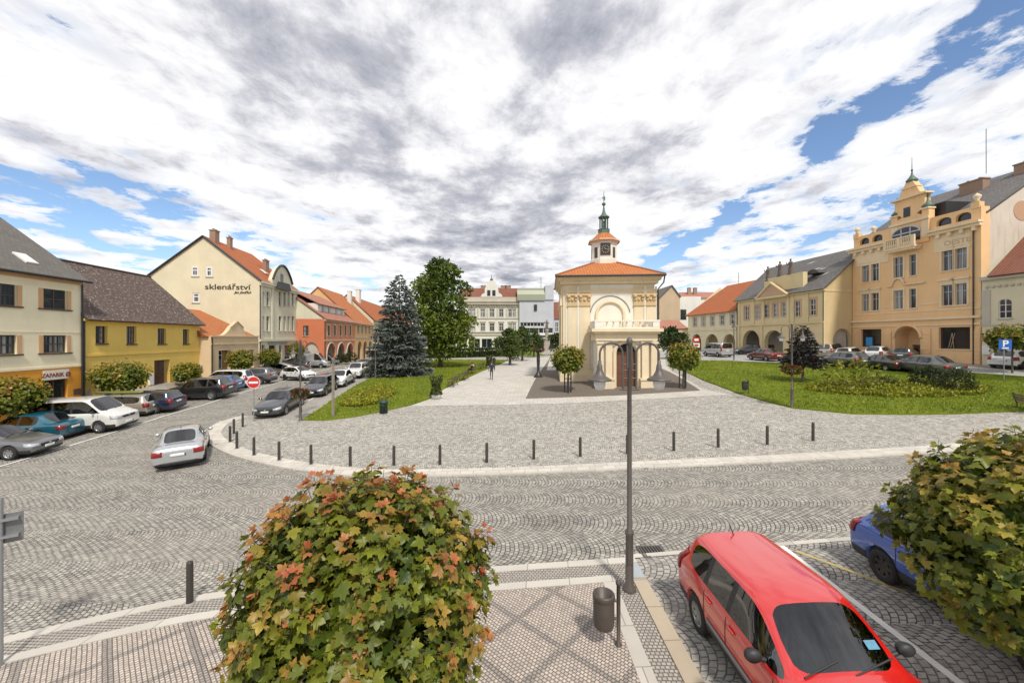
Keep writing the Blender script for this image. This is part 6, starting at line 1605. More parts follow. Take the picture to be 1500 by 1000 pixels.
m_leaf = leafmat('maple_leaf', 0.28); m_leaf2 = leafmat('tree_leaf', 0.25); m_needle = leafmat('needles', 0.08, 0.7)
def bark_mat():
    m, t, b = newmat('bark'); tc = t.node('ShaderNodeTexCoord').outputs['Object']
    n = t.noise(t.map(tc, sc=(14, 14, 2)), 1.0, 4, 0.6)
    t.l.new(t.mix(n.outputs[0], (0.05, 0.04, 0.03), (0.17, 0.14, 0.11)), b.inputs['Base Color']); b.inputs['Roughness'].default_value = 0.9
    t.l.new(t.bump(n.outputs[0], 0.8, 0.02), b.inputs['Normal']); return m
m_bark = bark_mat()
def trunk(root, h, r, crown_c, crown_r, nb=7, seed=0, rz=None):
    rn = random.Random(seed); b = MB()
    b.tube([(0, 0, -0.1), (0.02*rn.uniform(-1, 1), 0, h*0.4), (0.03, 0.02, h), (0.02, 0, crown_c)], [r*1.25, r, r*0.85, r*0.5], 9)
    for k in range(nb):
        a = 2*PI*k/nb+rn.uniform(-.3, .3); e = rn.uniform(.55, .85); z0 = h+rn.uniform(-.05, .25)*(crown_c-h)
        tz = crown_c+rn.uniform(-.4, .6)*(rz or crown_r)
        b.tube([(0, 0, z0), (crown_r*.35*e*math.cos(a), crown_r*.35*e*math.sin(a), z0+(tz-z0)*.55), (crown_r*e*math.cos(a+.1), crown_r*e*math.sin(a+.1), tz)], [r*.5, r*.3, r*.1], 6)
    return b.build('trunk', m_bark, root)
def lumpy(rg, n, rx, rz, lumps=14, amp=0.16, low=-0.75):
    """points on an uneven crown surface and the outward directions"""
    d = unit(rg.normal(size=(n*2, 3))); d = d[d[:, 2] > low][:n]
    L = unit(rg.normal(size=(lumps, 3))); k = np.max(d @ L.T, 1)
    s = 1+amp*(k-0.75)*2.2
    return d*np.array([rx, rx, rz])*s[:, None], d, s
def maple_crown(root, c, rx, rz, nsh, nin, lsize, seed, youngtop, red, detailed=True, per=9, dome=0.0):
    rg = np.random.default_rng(seed)
    p, d, s = lumpy(rg, nsh, rx, rz, 26, 0.23)
    p2, d2, _ = lumpy(rg, nin, rx*.78, rz*.78, 14, 0.15)
    P = np.concatenate([p, p2]); Dr = np.concatenate([d, d2]); shell_ = np.concatenate([np.ones(len(p)), np.zeros(len(p2))])
    P = P+rg.normal(size=P.shape)*0.05*rx+Dr*(rg.uniform(-.10, .10, len(P))*rx)[:, None]*shell_[:, None]; P[:, 2] += c
    ax = unit(Dr*np.array([1, 1, .6])+np.array([0, 0, .75])+rg.normal(size=Dr.shape)*.18)
    n = len(P); young = np.where(rg.random(n) < 0.30+youngtop*np.clip(Dr[:, 2], -.3, 1), rg.uniform(.65, 1.0, n), rg.uniform(0, .28, n))*shell_
    hue = np.clip(rg.normal(red, 0.28, n)+0.25*Dr[:, 2], 0, 1)
    green = np.array([.052, .092, .011]); olive = np.array([.31, .32, .026]); yel = np.array([.42, .33, .05]); rd = np.array([.52, .15, .065])
    LP, LD, LN, LS, LC = [], [], [], [], []
    t1 = unit(np.cross(ax, np.array([[0.3, 0.2, 1.0]])+1e-3)); t2 = np.cross(ax, t1)
    ph = rg.uniform(0, 6.28, n)
    for i in range(per):
        f = i/(per-1)                      # 0 tip of the twig, 1 oldest leaf
        a = ph+i*2.4+rg.normal(0, .25, n); rad = t1*np.cos(a)[:, None]+t2*np.sin(a)[:, None]
        el = R(30)+R(95)*f+rg.normal(0, .2, n)
        dirv_ = unit(rad*np.sin(el)[:, None]+ax*np.cos(el)[:, None]+np.array([0, 0, -.55])*f)
        base = P-ax*(lsize*1.5*f)+dirv_*(lsize*(.25+.55*f))
        nn = unit(ax*0.9+rg.normal(size=ax.shape)*.34-rad*(.3)+np.array([0, 0, .35]))
        sz = lsize*(0.58+0.62*min(1, f*1.5))*rg.uniform(.8, 1.15, n)
        yw = np.clip(young*1.4-f*1.75, 0, 1)[:, None]
        yc = yel*(1-hue[:, None])+rd*hue[:, None]
        old = green+(olive-green)*np.clip(rg.normal(.25+.25*shell_*(1-f)+.5*young*(1-f), .2, n), 0, 1.2)[:, None]  # older leaves greener; inner shoots kept darker, painting in shade of crown gaps
        col = old*(1-yw)+yc*yw; col = col*rg.uniform(.8, 1.2, (n, 1))
        LP.append(base); LD.append(dirv_); LN.append(nn); LS.append(sz); LC.append(col)
    LP, LD, LN, LS, LC = (np.concatenate(q) for q in (LP, LD, LN, LS, LC))
    f_ = maples if detailed else rhombs
    if not detailed: return rhombs(rg, 'crown', LP, LD, LN, LS*1.15, LC, m_leaf, root, 0.95)
    cr_ = maples(rg, 'crown', LP, LD, LN, LS, LC, m_leaf, root)
    b = MB()
    for q, a_ in zip(P, ax):
        q = Vector(q); a_ = Vector(a_); c_ = Vector((0, 0, c-rz*.35)); i_ = q.lerp(c_, .5)
        b.tube([i_, q.lerp(c_, .2)-a_*.04, q], [.011, .007, .004], 4)
    b.build('twigs', m_bark, root)
    return cr_

# foreground maples
root = empty('maple_tree', on(-1.93, 5.35, 0.06), 0, 'large round maple with red-tipped leaves in the centre foreground', 'tree')
maple_crown(root, 1.90, 1.38, 1.28, 430, 330, 0.138, 11, 0.36, 0.60, per=13)
trunk(root, 1.2, 0.075, 2.2, 1.4, 8, 3, 1.2)
root = empty('maple_tree', on(7.0, 5.35, 0.03), 0, 'yellow-green maple cut by the right edge, in front of the blue car', 'tree')
maple_crown(root, 2.24, 1.34, 1.16, 410, 300, 0.138, 23, 0.24, 0.10, per=13)
trunk(root, 1.0, 0.075, 2.1, 1.4, 8, 5, 1.2)

# small globe maples round the square
def globe(seed, red, label, loc, h, rx, rz, stakes=0, group='small globe maples round the square'):
    root = empty('globe_maple', loc, 0, label, 'tree', group)
    maple_crown(root, h, rx, rz, 230, 130, 0.20, seed, 0.3, red, False, 7)
    trunk(root, h-rz*.8, 0.06, h, rx*.8, 6, seed, rz*.7)
    for k in range(stakes):
        a = 2*PI*k/stakes+.5; b = MB(); b.tube([(.28*math.cos(a), .28*math.sin(a), 0), (.28*math.cos(a), .28*math.sin(a), h-rz*.75)], .05, 8); b.build('stake', m_metal_d, root)
    if stakes:
        b = MB(); b.tube([(.28*math.cos(2*PI*k/stakes+.5), .28*math.sin(2*PI*k/stakes+.5), (h-rz)*.6) for k in list(range(stakes))+[0]], .03, 6); b.build('stake_tie', m_bark, root)
    return root
def small(px, py, x0, x1, y0, y1, seed, red, label, stakes=0, depth=None):
    g = G(px, py)
    if depth: u = (px-CX)/F; g = on(u*depth, depth)
    y = g.y; k = y/F; rx = (x1-x0)*k/2*0.72; rz = (y1-y0)*k/2*0.74; h = CAMZ-((y0+y1)/2-CY)*k-g.z
    return globe(seed, red, label, g, h, rx, rz, stakes)
small(832, 576, 804, 860, 503, 546, 31, 0.25, 'staked globe maple with yellowish crown left of the chapel door', 3)
small(1001, 570, 975, 1028, 500, 542, 32, 0.15, 'staked globe maple right of the chapel by the lawn', 3)
small(12, 640, -38, 56, 546, 608, 33, 0.2, 'globe maple cut by the left edge above the teal saloon', depth=22.5)
small(177, 590, 136, 217, 526, 570, 34, 0.2, 'wide flat-crowned maple in front of the yellow house', depth=29.5)
small(274, 572, 256, 297, 530, 558, 35, 0.1, 'little globe maple right of the yellow house door', depth=37)
small(353, 556, 332, 374, 510, 541, 36, 0.1, 'globe maple in front of the small beige shop', depth=43.5)
small(395, 550, 378, 412, 509, 534, 37, 0.25, 'globe maple in front of the sand coloured house shopfront', depth=50)
small(434, 540, 420, 447, 501, 522, 38, 0.1, 'dark globe maple beside the silver delivery van', depth=60)
small(1483, 548, 1452, 1518, 473, 514, 39, 0.1, 'green globe maple by the cream house at the right edge', depth=32)

def broadleaf(label, loc, H, W, seed, ca, cb, trunk_h, n=5200, lobes=26, size=0.42, name='broadleaf_tree', cone=0.0, group=None):
    """crown of many leaf tufts gathered in boughs"""
    rg = np.random.default_rng(seed); root = empty(name, loc, 0, label, 'tree', group)
    z0 = trunk_h*0.6; ch = H-z0
    t_ = rg.uniform(0.03, 1, lobes); prof = np.sin(np.clip(t_*0.93+0.07, 0, 1)**0.75*PI)**0.5*(1-cone*t_)
    a = rg.uniform(0, 6.28, lobes)+np.arange(lobes)*2.4; rr_ = W/2*prof*rg.uniform(.25, .78, lobes)
    Lc = np.stack([rr_*np.cos(a), rr_*np.sin(a), z0+ch*(t_*0.86+0.06)], 1); Lr = W*rg.uniform(.13, .22, lobes)*(0.65+0.5*prof)
    k = rg.integers(0, lobes, n); d = unit(rg.normal(size=(n, 3))); d[:, 2] = np.abs(d[:, 2])*np.where(rg.random(n) < .75, 1, -1); 
    P = Lc[k]+d*(Lr[k]*rg.uniform(.62, 1.08, n))[:, None]*np.array([1, 1, .8])
    P = P[P[:, 2] > z0*0.8]; n = len(P); k = k[:n]; d = d[:n]
    sh = rg.uniform(0, 1, lobes)[k]; C = np.array(ca)*(1-sh[:, None])+np.array(cb)*sh[:, None]; C = C*rg.uniform(.65, 1.35, (n, 1))
    D = unit(d*.7+rg.normal(size=(n, 3))*.5+np.array([0, 0, -.25])); N = unit(d+rg.normal(size=(n, 3))*.5)
    rhombs(rg, 'crown', P, D, N, size*rg.uniform(.6, 1.2, n), C, m_leaf2, root, 0.75)
    trunk(root, trunk_h, W*0.03+.05, H*.6, W*.33, 8, seed, H*.25)
    return root
def pxtree(px, py, top, x0, x1, fn, label, seed, *a, depth=None, **kw):
    g = G(px, py)
    if depth: u = (px-CX)/F; g = on(u*depth, depth)
    k = g.y/F
    return fn(label, g, (CAMZ-(top-CY)*k)-g.z, (x1-x0)*k, seed, *a, **kw)
pxtree(645, 532, 380, 590, 700, broadleaf, 'tall bright green broadleaf tree behind the blue spruce', 51, (.06, .105, .013), (.20, .25, .026), 1.3, n=11000, lobes=44, size=0.50, depth=57)
g1 = 'young trees along the far path'
ca, cb = (.05, .085, .016), (.12, .16, .03)
pxtree(747, 534, 482, 722, 768, broadleaf, 'leftmost of the low trees before the white town house', 52, ca, cb, 1.9, n=3000, lobes=18, size=.32, depth=58, group=g1)
pxtree(765, 528, 479, 748, 786, broadleaf, 'low tree right of centre before the grey office block', 53, ca, cb, 1.9, n=2600, lobes=18, size=.34, depth=66, group=g1)
pxtree(782, 524, 481, 770, 798, broadleaf, 'small tree nearest the statue column at the far path', 54, ca, cb, 1.9, n=1500, lobes=14, size=.36, depth=76, group=g1)
pxtree(815, 521, 488, 802, 830, broadleaf, 'dark tree peeping out left of the chapel', 55, ca, ca, 1.5, n=1200, lobes=12, size=.4, depth=80, group=g1)
pxtree(985, 523, 481, 962, 1010, broadleaf, 'dark green tree between the chapel and the arcaded house', 56, (.03, .055, .012), (.06, .09, .018), 1.5, n=2600, lobes=20, size=.36, depth=58, group=g1)

def conifer(label, loc, H, W, seed, ca, cb, trunk_h=0.3, n_br=26, tuft=0.30, name='blue_spruce', per=26, irr=0.25):
    rg = np.random.default_rng(seed); root = empty(name, loc, 0, label, 'tree')
    P, D, C = [], [], []; b = MB(); b.tube([(0, 0, -.1), (0, 0, H*.5), (0, 0, H*.98)], [W*.03+.04, W*.02+.02, .02], 8)
    for i in range(n_br):
        t_ = i/(n_br-1); z = trunk_h+(H-trunk_h)*(t_**0.92)*0.97; rad = W/2*(1-t_)**0.72*1.03+0.12
        m = max(4, int(13*(1-t_)+4)); a0 = rg.uniform(0, 6.28)
        for j in range(m):
            a = a0+6.283*j/m+rg.normal(0, .16); l = rad*rg.uniform(1-irr, 1+irr*.55)
            up = 0.45*t_-0.22+rg.normal(0, .07); k = max(5, int(per*l/(W/2)))
            s = np.sqrt(rg.uniform(.04, 1, k)); spread = rg.normal(0, .13, (k, 2))*l*(1.15-s)[:, None]
            dirh = np.array([math.cos(a), math.sin(a)]); perp = np.array([-dirh[1], dirh[0]])
            x = dirh[None]*(l*s)[:, None]+perp[None]*spread[:, :1]*1.6
            zz = z+up*l*s-0.20*l*s**2+0.16*l*s**4+spread[:, 1]*.35
            P.append(np.concatenate([x, zz[:, None]], 1)); D.append(np.concatenate([np.repeat(dirh[None], k, 0)+rg.normal(0, .55, (k, 2)), rg.normal(-.18, .28, (k, 1))], 1))
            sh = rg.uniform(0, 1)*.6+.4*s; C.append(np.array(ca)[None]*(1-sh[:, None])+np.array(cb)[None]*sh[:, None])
            if i % 2 == 0 and j % 2 == 0: b.tube([(0, 0, z), (dirh[0]*l*.6, dirh[1]*l*.6, z+up*l*.6-.07*l)], [.03, .012], 5)
    P, D, C = np.concatenate(P), np.concatenate(D), np.concatenate(C); n = len(P)
    C = C*rg.uniform(.65, 1.3, (n, 1))
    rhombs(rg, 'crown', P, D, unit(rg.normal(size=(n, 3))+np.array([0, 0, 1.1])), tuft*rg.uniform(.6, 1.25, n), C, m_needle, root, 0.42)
    b.build('trunk', m_bark, root); return root
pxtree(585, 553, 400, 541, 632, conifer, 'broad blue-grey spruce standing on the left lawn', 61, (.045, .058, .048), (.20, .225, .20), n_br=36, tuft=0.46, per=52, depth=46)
pxtree(1176, 561, 476, 1155, 1199, conifer, 'small dark purplish conifer on the right lawn', 62, (.014, .012, .012), (.06, .048, .045), trunk_h=1.6, n_br=16, tuft=0.24, name='dark_conifer', per=30, irr=0.4)

def bush(label, loc, rx, rz, n, ca, cb, size, seed, name='shrub', ry=None, group=None, cat='shrub', up=0.35, stems=True):
    rg = np.random.default_rng(seed); root = empty(name, loc, 0, label, cat, group); ry = ry or rx
    p, d, s = lumpy(rg, n, 1, 1, 12, .22, low=-0.5); p = p*rg.uniform(.55, 1.05, (len(p), 1))*np.array([rx, ry, rz]); p[:, 2] += rz*.75; n = len(p)
    sh = rg.uniform(0, 1, n); C = (np.array(ca)*(1-sh[:, None])+np.array(cb)*sh[:, None])*rg.uniform(.7, 1.3, (n, 1))
    rhombs(rg, 'foliage', p, unit(d+rg.normal(size=(n, 3))*.6+np.array([0, 0, up])), unit(d+rg.normal(size=(n, 3))*.6), size*rg.uniform(.6, 1.3, n), C, m_leaf2, root, .6)
    if stems:
        b = MB(); rn = random.Random(seed)
        for k in range(7): a = rn.uniform(0, 6.28); b.tube([(0, 0, 0), (rx*.4*math.cos(a), ry*.4*math.sin(a), rz*.7), (rx*.7*math.cos(a), ry*.7*math.sin(a), rz*1.2)], [.025, .015, .008], 5)
        b.build('stem', m_bark, root)
    return root
def pxb(px, py, x0, x1, top, *a, label, **kw):
    g = G(px, py); k = g.y/F; return bush(label, g, (x1-x0)*k/2, (py-top)*k/1.75, *a, **kw)
pxb(1249, 574, 1222, 1285, 527, 300, (.10, .13, .012), (.34, .33, .03), .28, 71, label='loose yellow-green bush in the right flower bed')
pxb(1357, 568, 1342, 1377, 537, 1300, (.015, .022, .008), (.06, .075, .025), .13, 72, label='round dark shrub before the long grey-green saloon')
pxb(1403, 576, 1385, 1424, 541, 1300, (.02, .03, .010), (.075, .09, .03), .13, 73, label='round dark shrub at the right end of the flower bed')
pxb(1296, 567, 1283, 1312, 551, 500, (.06, .08, .015), (.17, .18, .03), .14, 74, label='small light shrub in the middle of the flower bed')
def bed(label, pts, hgt, n, ca, cb, size, seed, rim=None):
    """planted bed: one mass of low plants inside a measured outline"""
    rg = np.random.default_rng(seed); Q = [Vector(p) for p in pts]
    from mathutils.geometry import intersect_point_tri_2d
    xs = [p.x for p in Q]; ys = [p.y for p in Q]; P = []; c = sum(Q, Vector((0, 0)))/len(Q)
    tr = [(c, Q[i], Q[(i+1) % len(Q)]) for i in range(len(Q))]; ar = np.array([abs((b-a).cross(d-a))/2 for a, b, d in tr]); ar = ar/ar.sum()
    for i in rg.choice(len(tr), n, p=ar):
        a, b, d = tr[i]; r1, r2 = math.sqrt(rg.random()), rg.random(); q = a*(1-r1)+b*r1*(1-r2)+d*r1*r2
        P.append((q.x, q.y, gz(q.x, q.y)+.1+hgt*rg.uniform(.1, 1)*(0.6+.4*noise.noise((q.x*.8, q.y*.8, 3)))))
    P = np.array(P); sh = np.clip(rg.normal(.5, .3, n), 0, 1); C = (np.array(ca)*(1-sh[:, None])+np.array(cb)*sh[:, None])
    lowm = (P[:, 2]-np.array([gz(x, y) for x, y in P[:, :2]])-.1 < hgt*.35); C[lowm] *= 0.75  # lowest leaves of the bed get a darker tone
    o = rhombs(rg, 'flower_bed', P, unit(rg.normal(size=(n, 3))+np.array([0, 0, .8])), unit(rg.normal(size=(n, 3))+np.array([0, -.3, 1])), size*rg.uniform(.6, 1.3, n), C, m_leaf2, None, .7)
    o['kind'] = 'stuff'; tag(o, label, 'flower bed'); return o
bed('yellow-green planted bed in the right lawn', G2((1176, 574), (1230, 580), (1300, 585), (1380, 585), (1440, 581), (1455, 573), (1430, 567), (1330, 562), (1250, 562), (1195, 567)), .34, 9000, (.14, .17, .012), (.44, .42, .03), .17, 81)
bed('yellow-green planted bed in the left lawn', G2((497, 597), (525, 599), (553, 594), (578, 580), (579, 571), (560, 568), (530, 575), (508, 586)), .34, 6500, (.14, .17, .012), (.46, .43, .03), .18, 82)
def hedge(label, a, b_, wid, hgt, seed, ca, cb, n):
    rg = np.random.default_rng(seed); a = Vector(a); b_ = Vector(b_); L = (b_-a).length; d = (b_-a)/L; nr = Vector((-d.y, d.x))
    root = empty('hedge', on(a.x, a.y), 0, label, 'hedge'); s = rg.uniform(0, L, n); q = rg.uniform(-1, 1, n)*wid/2; h = rg.uniform(0, 1, n)**.7*hgt*(1+.05*np.sin(s*1.7))
    face = rg.random(n); h = np.where(face < .4, hgt*rg.uniform(.93, 1.03, n), h); q = np.where(face >= .4, -wid/2*rg.uniform(.9, 1.05, n), q)
    P = np.stack([d.x*s+nr.x*q*(-1 if nr.y < 0 else 1), d.y*s+nr.y*q*(-1 if nr.y < 0 else 1), h+np.array([gz(a.x+d.x*t_, a.y+d.y*t_) for t_ in s])-gz(a.x, a.y)], 1)
    C = (np.array(ca)+(np.array(cb)-np.array(ca))*rg.random((n, 1)))*rg.uniform(.7, 1.3, (n, 1))
    rhombs(rg, 'foliage', P, unit(rg.normal(size=(n, 3))+np.array([0, -.3, .2])), unit(rg.normal(size=(n, 3))+np.array([0, -1, .5])), .3*rg.uniform(.6, 1.3, n), C, m_leaf2, root, .7)
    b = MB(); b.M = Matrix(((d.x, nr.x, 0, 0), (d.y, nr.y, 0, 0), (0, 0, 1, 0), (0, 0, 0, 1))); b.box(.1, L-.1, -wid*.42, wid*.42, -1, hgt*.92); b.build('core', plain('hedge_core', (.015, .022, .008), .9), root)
ha = ((560-CX)/F*82, 82); hb = ((745-CX)/F*82, 82)
hedge('long clipped dark hedge before the white town house', ha, hb, 1.6, 1.75, 91, (.025, .045, .012), (.06, .085, .02), 6000)
for k, (px, py, w_, t_) in enumerate(((513, 533, 20, 517), (500, 534, 16, 520))):
    pxb(px, py, px-w_/2, px+w_/2, t_, 400, (.02, .035, .01), (.06, .08, .02), .3, 95+k, label=('dark bush' if k else 'larger dark bush')+' before the apricot arcade', stems=False)

def tufts(label, pts, n, seed, size=.15):
    """mown grass standing on a lawn"""
    rg = np.random.default_rng(seed); Q = [Vector(p) for p in pts]
    from mathutils.geometry import tessellate_polygon
    tr = tessellate_polygon([[Vector((p.x, p.y, 0)) for p in Q]]); ar = np.array([abs((Q[b]-Q[a]).cross(Q[c]-Q[a]))/2 for a, b, c in tr])
    # more blades where they show larger (near)
    wgt = ar*np.array([1/max(10, (Q[a].y+Q[b].y+Q[c].y)/3)**1.2 for a, b, c in tr]); wgt /= wgt.sum()
    k = rg.choice(len(tr), n, p=wgt); r1 = np.sqrt(rg.random(n)); r2 = rg.random(n); T = np.array([[[Q[i].x, Q[i].y] for i in q] for q in tr])[k]
    xy = T[:, 0]*(1-r1)[:, None]+T[:, 1]*(r1*(1-r2))[:, None]+T[:, 2]*(r1*r2)[:, None]
    P = np.array([(x, y, gz(x, y)+.09) for x, y in xy])
    pn = np.array([noise.noise((x*.6, y*.6, 1)) for x, y in xy])*.5+.5; a = np.clip(pn+rg.normal(0, .22, n), 0, 1)[:, None]
    C = (np.array([.17, .225, .018])*(1-a)+np.array([.37, .39, .04])*a)*rg.uniform(.85, 1.15, (n, 1))
    o = rhombs(rg, 'grass', P, unit(rg.normal(size=(n, 3))*.5+np.array([0, 0, 1])), unit(rg.normal(size=(n, 3))), size*rg.uniform(.5, 1.1, n), C, m_leaf2, None, .5)
    o['kind'] = 'stuff'; tag(o, label, 'grass')
tufts('short mown grass of the left lawn', lawnL, 24000, 201)
tufts('short mown grass of the right lawn', lawnR, 30000, 202)
# ---------------------------------------------------------------- street furniture
m_lamp = plain('lamp_iron', (0.115, 0.10, 0.09), 0.5, 0.3, var=0.25, scale=5)
m_opal = plain('lamp_opal', (0.72, 0.72, 0.70), 0.25, var=0.03)
def lamp(label, loc, rz, first=None, basket=False):
    if first is None:
        root = empty('street_lamp', loc, rz, label, 'street lamp', 'double-armed street lamps of the square')
        b = MB(); b.lathe([(.13, 0), (.13, .06), (.082, .12), (.074, 1.10), (.085, 1.12), (.085, 1.18), (.05, 1.22), (.042, 4.9), (.062, 4.92), (.062, 5.0), (.03, 5.06), (0, 5.07)], n=16); b.box(-.05, .05, -.086, -.06, .55, .85)
        b.box(-.055, .055, -.03, .03, 4.45, 4.9); b.build('pole', m_lamp, root)
        for s in (-1, 1):
            b = MB(); z0, zt = 4.02, 4.72
            pts = [(s*.135, 0, z0), (s*.135, 0, zt)]; n = 12; cx = s*.3675; r = .2325
            pts += [(cx-s*r*math.cos(PI*k/n), 0, zt+r*1.0*math.sin(PI*k/n)) for k in range(1, n)]+[(s*.60, 0, zt), (s*.60, 0, 4.55)]
            b.tube(pts, .022, 8); ar = b.build('arm', m_lamp, root)
            b = MB(); b.lathe([(0, 4.60), (.035, 4.59), (.035, 4.52), (.05, 4.50), (.055, 4.42), (.075, 4.36), (.12, 4.29), (.20, 4.24), (.235, 4.215), (.235, 4.195), (.15, 4.20), (0, 4.2)], (s*.60, 0, 0), 24); b.build('lamp_shade', m_lamp, root)
            b = MB(); b.lathe([(.12, 4.197), (.115, 4.10), (.085, 4.02), (0, 4.0)], (s*.60, 0, 0), 16); b.build('lamp_globe', m_opal, root)
        for z in (4.05, 4.24, 4.40, 4.52): b = MB(); b.tube([(-.135, 0, z), (.135, 0, z)], .013, 6); b.build('brace', m_lamp, root)
        b = MB(); b.tube([(-.20, 0, 4.02), (.20, 0, 4.02)], .02, 6); b.build('brace', m_lamp, root)
    else:
        root = copy_tree(first); root.location = loc; root.rotation_euler = (0, 0, rz); root['label'] = label
    if basket: flower(root, 2.55, .42)
    return root
def flower(root, z, r, n=420, seed=5):
    rg = np.random.default_rng(seed); d = unit(rg.normal(size=(n, 3))); p = d*np.array([r, r, r*.5])*rg.uniform(.6, 1.05, (n, 1)); p[:, 2] += z
    C = np.where(rg.random((n, 1)) < .28, np.array([[.42, .05, .03]]), np.array([[.07, .10, .02]]))*rg.uniform(.6, 1.3, (n, 1))
    rhombs(rg, 'flower_basket', p, d, unit(d+rg.normal(size=(n, 3))*.5), np.full(n, .15), C, m_leaf2, root, .7)
g = G(922, 868); LP0 = lamp('tall double-armed lamp with bell shades in the foreground before the chapel', (g.x, g.y, g.z+.06), R(2))
lampR = lamp('double-armed lamp with a flower basket on the right lawn', G(1160, 598), R(-6), LP0)
lampL = lamp('double-armed lamp with a flower basket at the tip of the left lawn', G(440, 617), R(78), LP0)
lamp('double-armed lamp beside the blue spruce', G(550, 556), R(80), LP0)
lamp('double-armed lamp behind the silver minivan on the right street', G(1075, 528), R(70), LP0)
for l, z in ((lampR, 2.3), (lampL, 1.75)): flower(l, z, .45)

# bollards
m_bol = plain('bollard_iron', (0.05, 0.043, 0.038), 0.55, 0.2, var=0.25, scale=8)
b = MB(); b.lathe([(.062, -.05), (.059, .80), (.05, .84), (0, .85)], n=12, rot=PI/12)
b0 = b.build('bollard', m_bol)
b = MB(); b.lathe([(.10, -.02), (.10, .02), (.06, .03)], n=12); b.build('base_ring', plain('ring_stone', (.30, .28, .25), .85), b0)
blist = [(355.5, 627), (342.5, 637), (337, 649), (347, 658.6), (372, 668.5), (408.7, 676), (455.5, 682), (513, 685), (577, 684), (644.5, 683), (713, 680), (782, 675), (850, 671), (919, 667), (987, 662.5), (1052, 657.5), (1124, 653.5), (1191, 648)]
nth = 'first second third fourth fifth sixth seventh eighth ninth tenth eleventh twelfth thirteenth fourteenth fifteenth sixteenth seventeenth eighteenth'.split()
for k, (px, py) in enumerate(blist):
    o = b0 if k == 0 else copy_tree(b0)
    g = G(px, py); o.location = (g.x, g.y, gz(g.x, g.y)+.05)
    tag(o, 'dark iron bollard, %s along the plaza kerb counted from the no-entry sign' % nth[k], 'bollard', 'bollards along the plaza kerb')
o = copy_tree(b0); g = G(278, 888); o.location = (g.x, g.y, g.z+.06); tag(o, 'single dark bollard on the near kerb left of the big maple', 'bollard', 'bollards along the plaza kerb')

# litter bins
def bin_(label, loc, rz, col, h0=.38, h1=.98):
    root = empty('litter_bin', loc, rz, label, 'litter bin'); m = plain('bin_'+label.split()[0], col, .5, .2, var=.2)
    b = MB(); b.lathe([(0, h0), (.15, h0), (.165, h0+.03), (.165, h0+.07), (.172, h0+.09), (.172, h1-.12), (.165, h1-.10), (.18, h1-.08), (.18, h1-.02), (.168, h1), (.15, h1), (.14, h1-.18), (0, h1-.2)], (-.25, 0, 0), 20); b.build('barrel', m, root)
    b = MB(); b.lathe([(.055, 0), (.055, .03), (.033, .04), (.033, 1.0), (.045, 1.01), (.045, 1.04), (0, 1.08)], n=12); b.build('post', m, root)
    for z in (h0+.12, h1-.14): b = MB(); b.tube([(-.09, 0, z), (0, 0, z)], .02, 6); b.build('bracket', m, root)
    return root
g = G(906, 950); bin_('brown barrel litter bin on a post in the foreground beside the lamp', (g.x, g.y, g.z+.06), R(5), (.085, .07, .06), .33, .88)
bin_('black litter bin on the edge of the right lawn', G(1096, 579), R(0), (.03, .03, .03))
g = G(562, 606); b = MB(); b.lathe([(0, 0), (.26, 0), (.26, .72), (.30, .74), (.30, .80), (.2, .9), (0, .92)], n=16); o = b.build('litter_bin', plain('bin_green', (.02, .05, .035), .5)); o.location = g; tag(o, 'dark green litter bin on the near edge of the left lawn', 'litter bin')
b = MB(); b.box(-.12, .12, -.27, -.25, .55, .68); b.build('opening', m_black, o)

# drain
g = G(955, 808); root = empty('drain_grate', (g.x, g.y, g.z+.004), R(4), 'square iron drain grate in the setts beside the foreground lamp', 'drain')
b = MB(); 
b.box(-.30, .30, -.26, -.21, .0, .022); b.box(-.30, .30, .21, .26, .0, .022); b.box(-.30, -.25, -.209, .209, .0, .022); b.box(.25, .30, -.209, .209, .0, .022)
for k in range(7): x = -.21+k*.07; b.box(x-.016, x+.016, -.209, .209, .001, .02)
b.build('grate', m_lamp, root); b = MB(); b.box(-.25, .25, -.21, .21, -.01, .006); b.build('sump', m_dark, root)

# signs
m_post = plain('post_zinc', (.36, .37, .38), .45, .7, var=.15)
m_sred = plain('sign_red', (.55, .02, .018), .4, var=.06); m_swhite = plain('sign_white', (.80, .80, .78), .4, var=.04); m_sblue = plain('sign_blue', (.02, .12, .50), .4, var=.06)
g = G(371.5, 619); root = empty('no_entry_sign', g, R(12), 'red no-entry sign on a grey post by the dark saloon', 'road sign')
zc = CAMZ-(560-CY)/F*g.y-g.z; b = MB(); b.tube([(0, .03, 0), (0, .03, zc+.35)], .032, 8); b.build('post', m_post, root)
b = MB(); b.lathe([(0, -.02), (.37, -.02), (.37, 0), (0, 0)], (0, 0, zc), 32, ax='y', smooth=False); d = b.build('disc', m_swhite, root)
b = MB(); b.lathe([(0, -.024), (.345, -.024), (.345, -.02), (0, -.02)], (0, 0, zc), 32, ax='y', smooth=False); b.build('red_face', m_sred, d)
b = MB(); b.box(-.26, .26, -.030, -.0245, zc-.06, zc+.06); b.build('white_bar', m_swhite, d)
g = G(1471, 559); root = empty('parking_sign', g, R(-25), 'blue parking sign with white letter P at the right edge of the lawn', 'road sign')
zc = CAMZ-(504.5-CY)/F*g.y-g.z; b = MB(); b.tube([(0, .03, 0), (0, .03, zc+.35)], .03, 8); b.build('post', m_post, root)
b = MB(); b.box(-.28, .38, -.02, .0, zc-.36, zc+.36); pb = b.build('sign_plate', m_sblue, root)
txt(pb, I4, 'P', .05, zc-.14, .62, m_swhite, -.025, 'letter', 'CENTER', bold=.012); b = MB(); b.box(-.12, .22, -.03, -.021, zc-.30, zc-.21); b.build('symbol', m_swhite, pb)
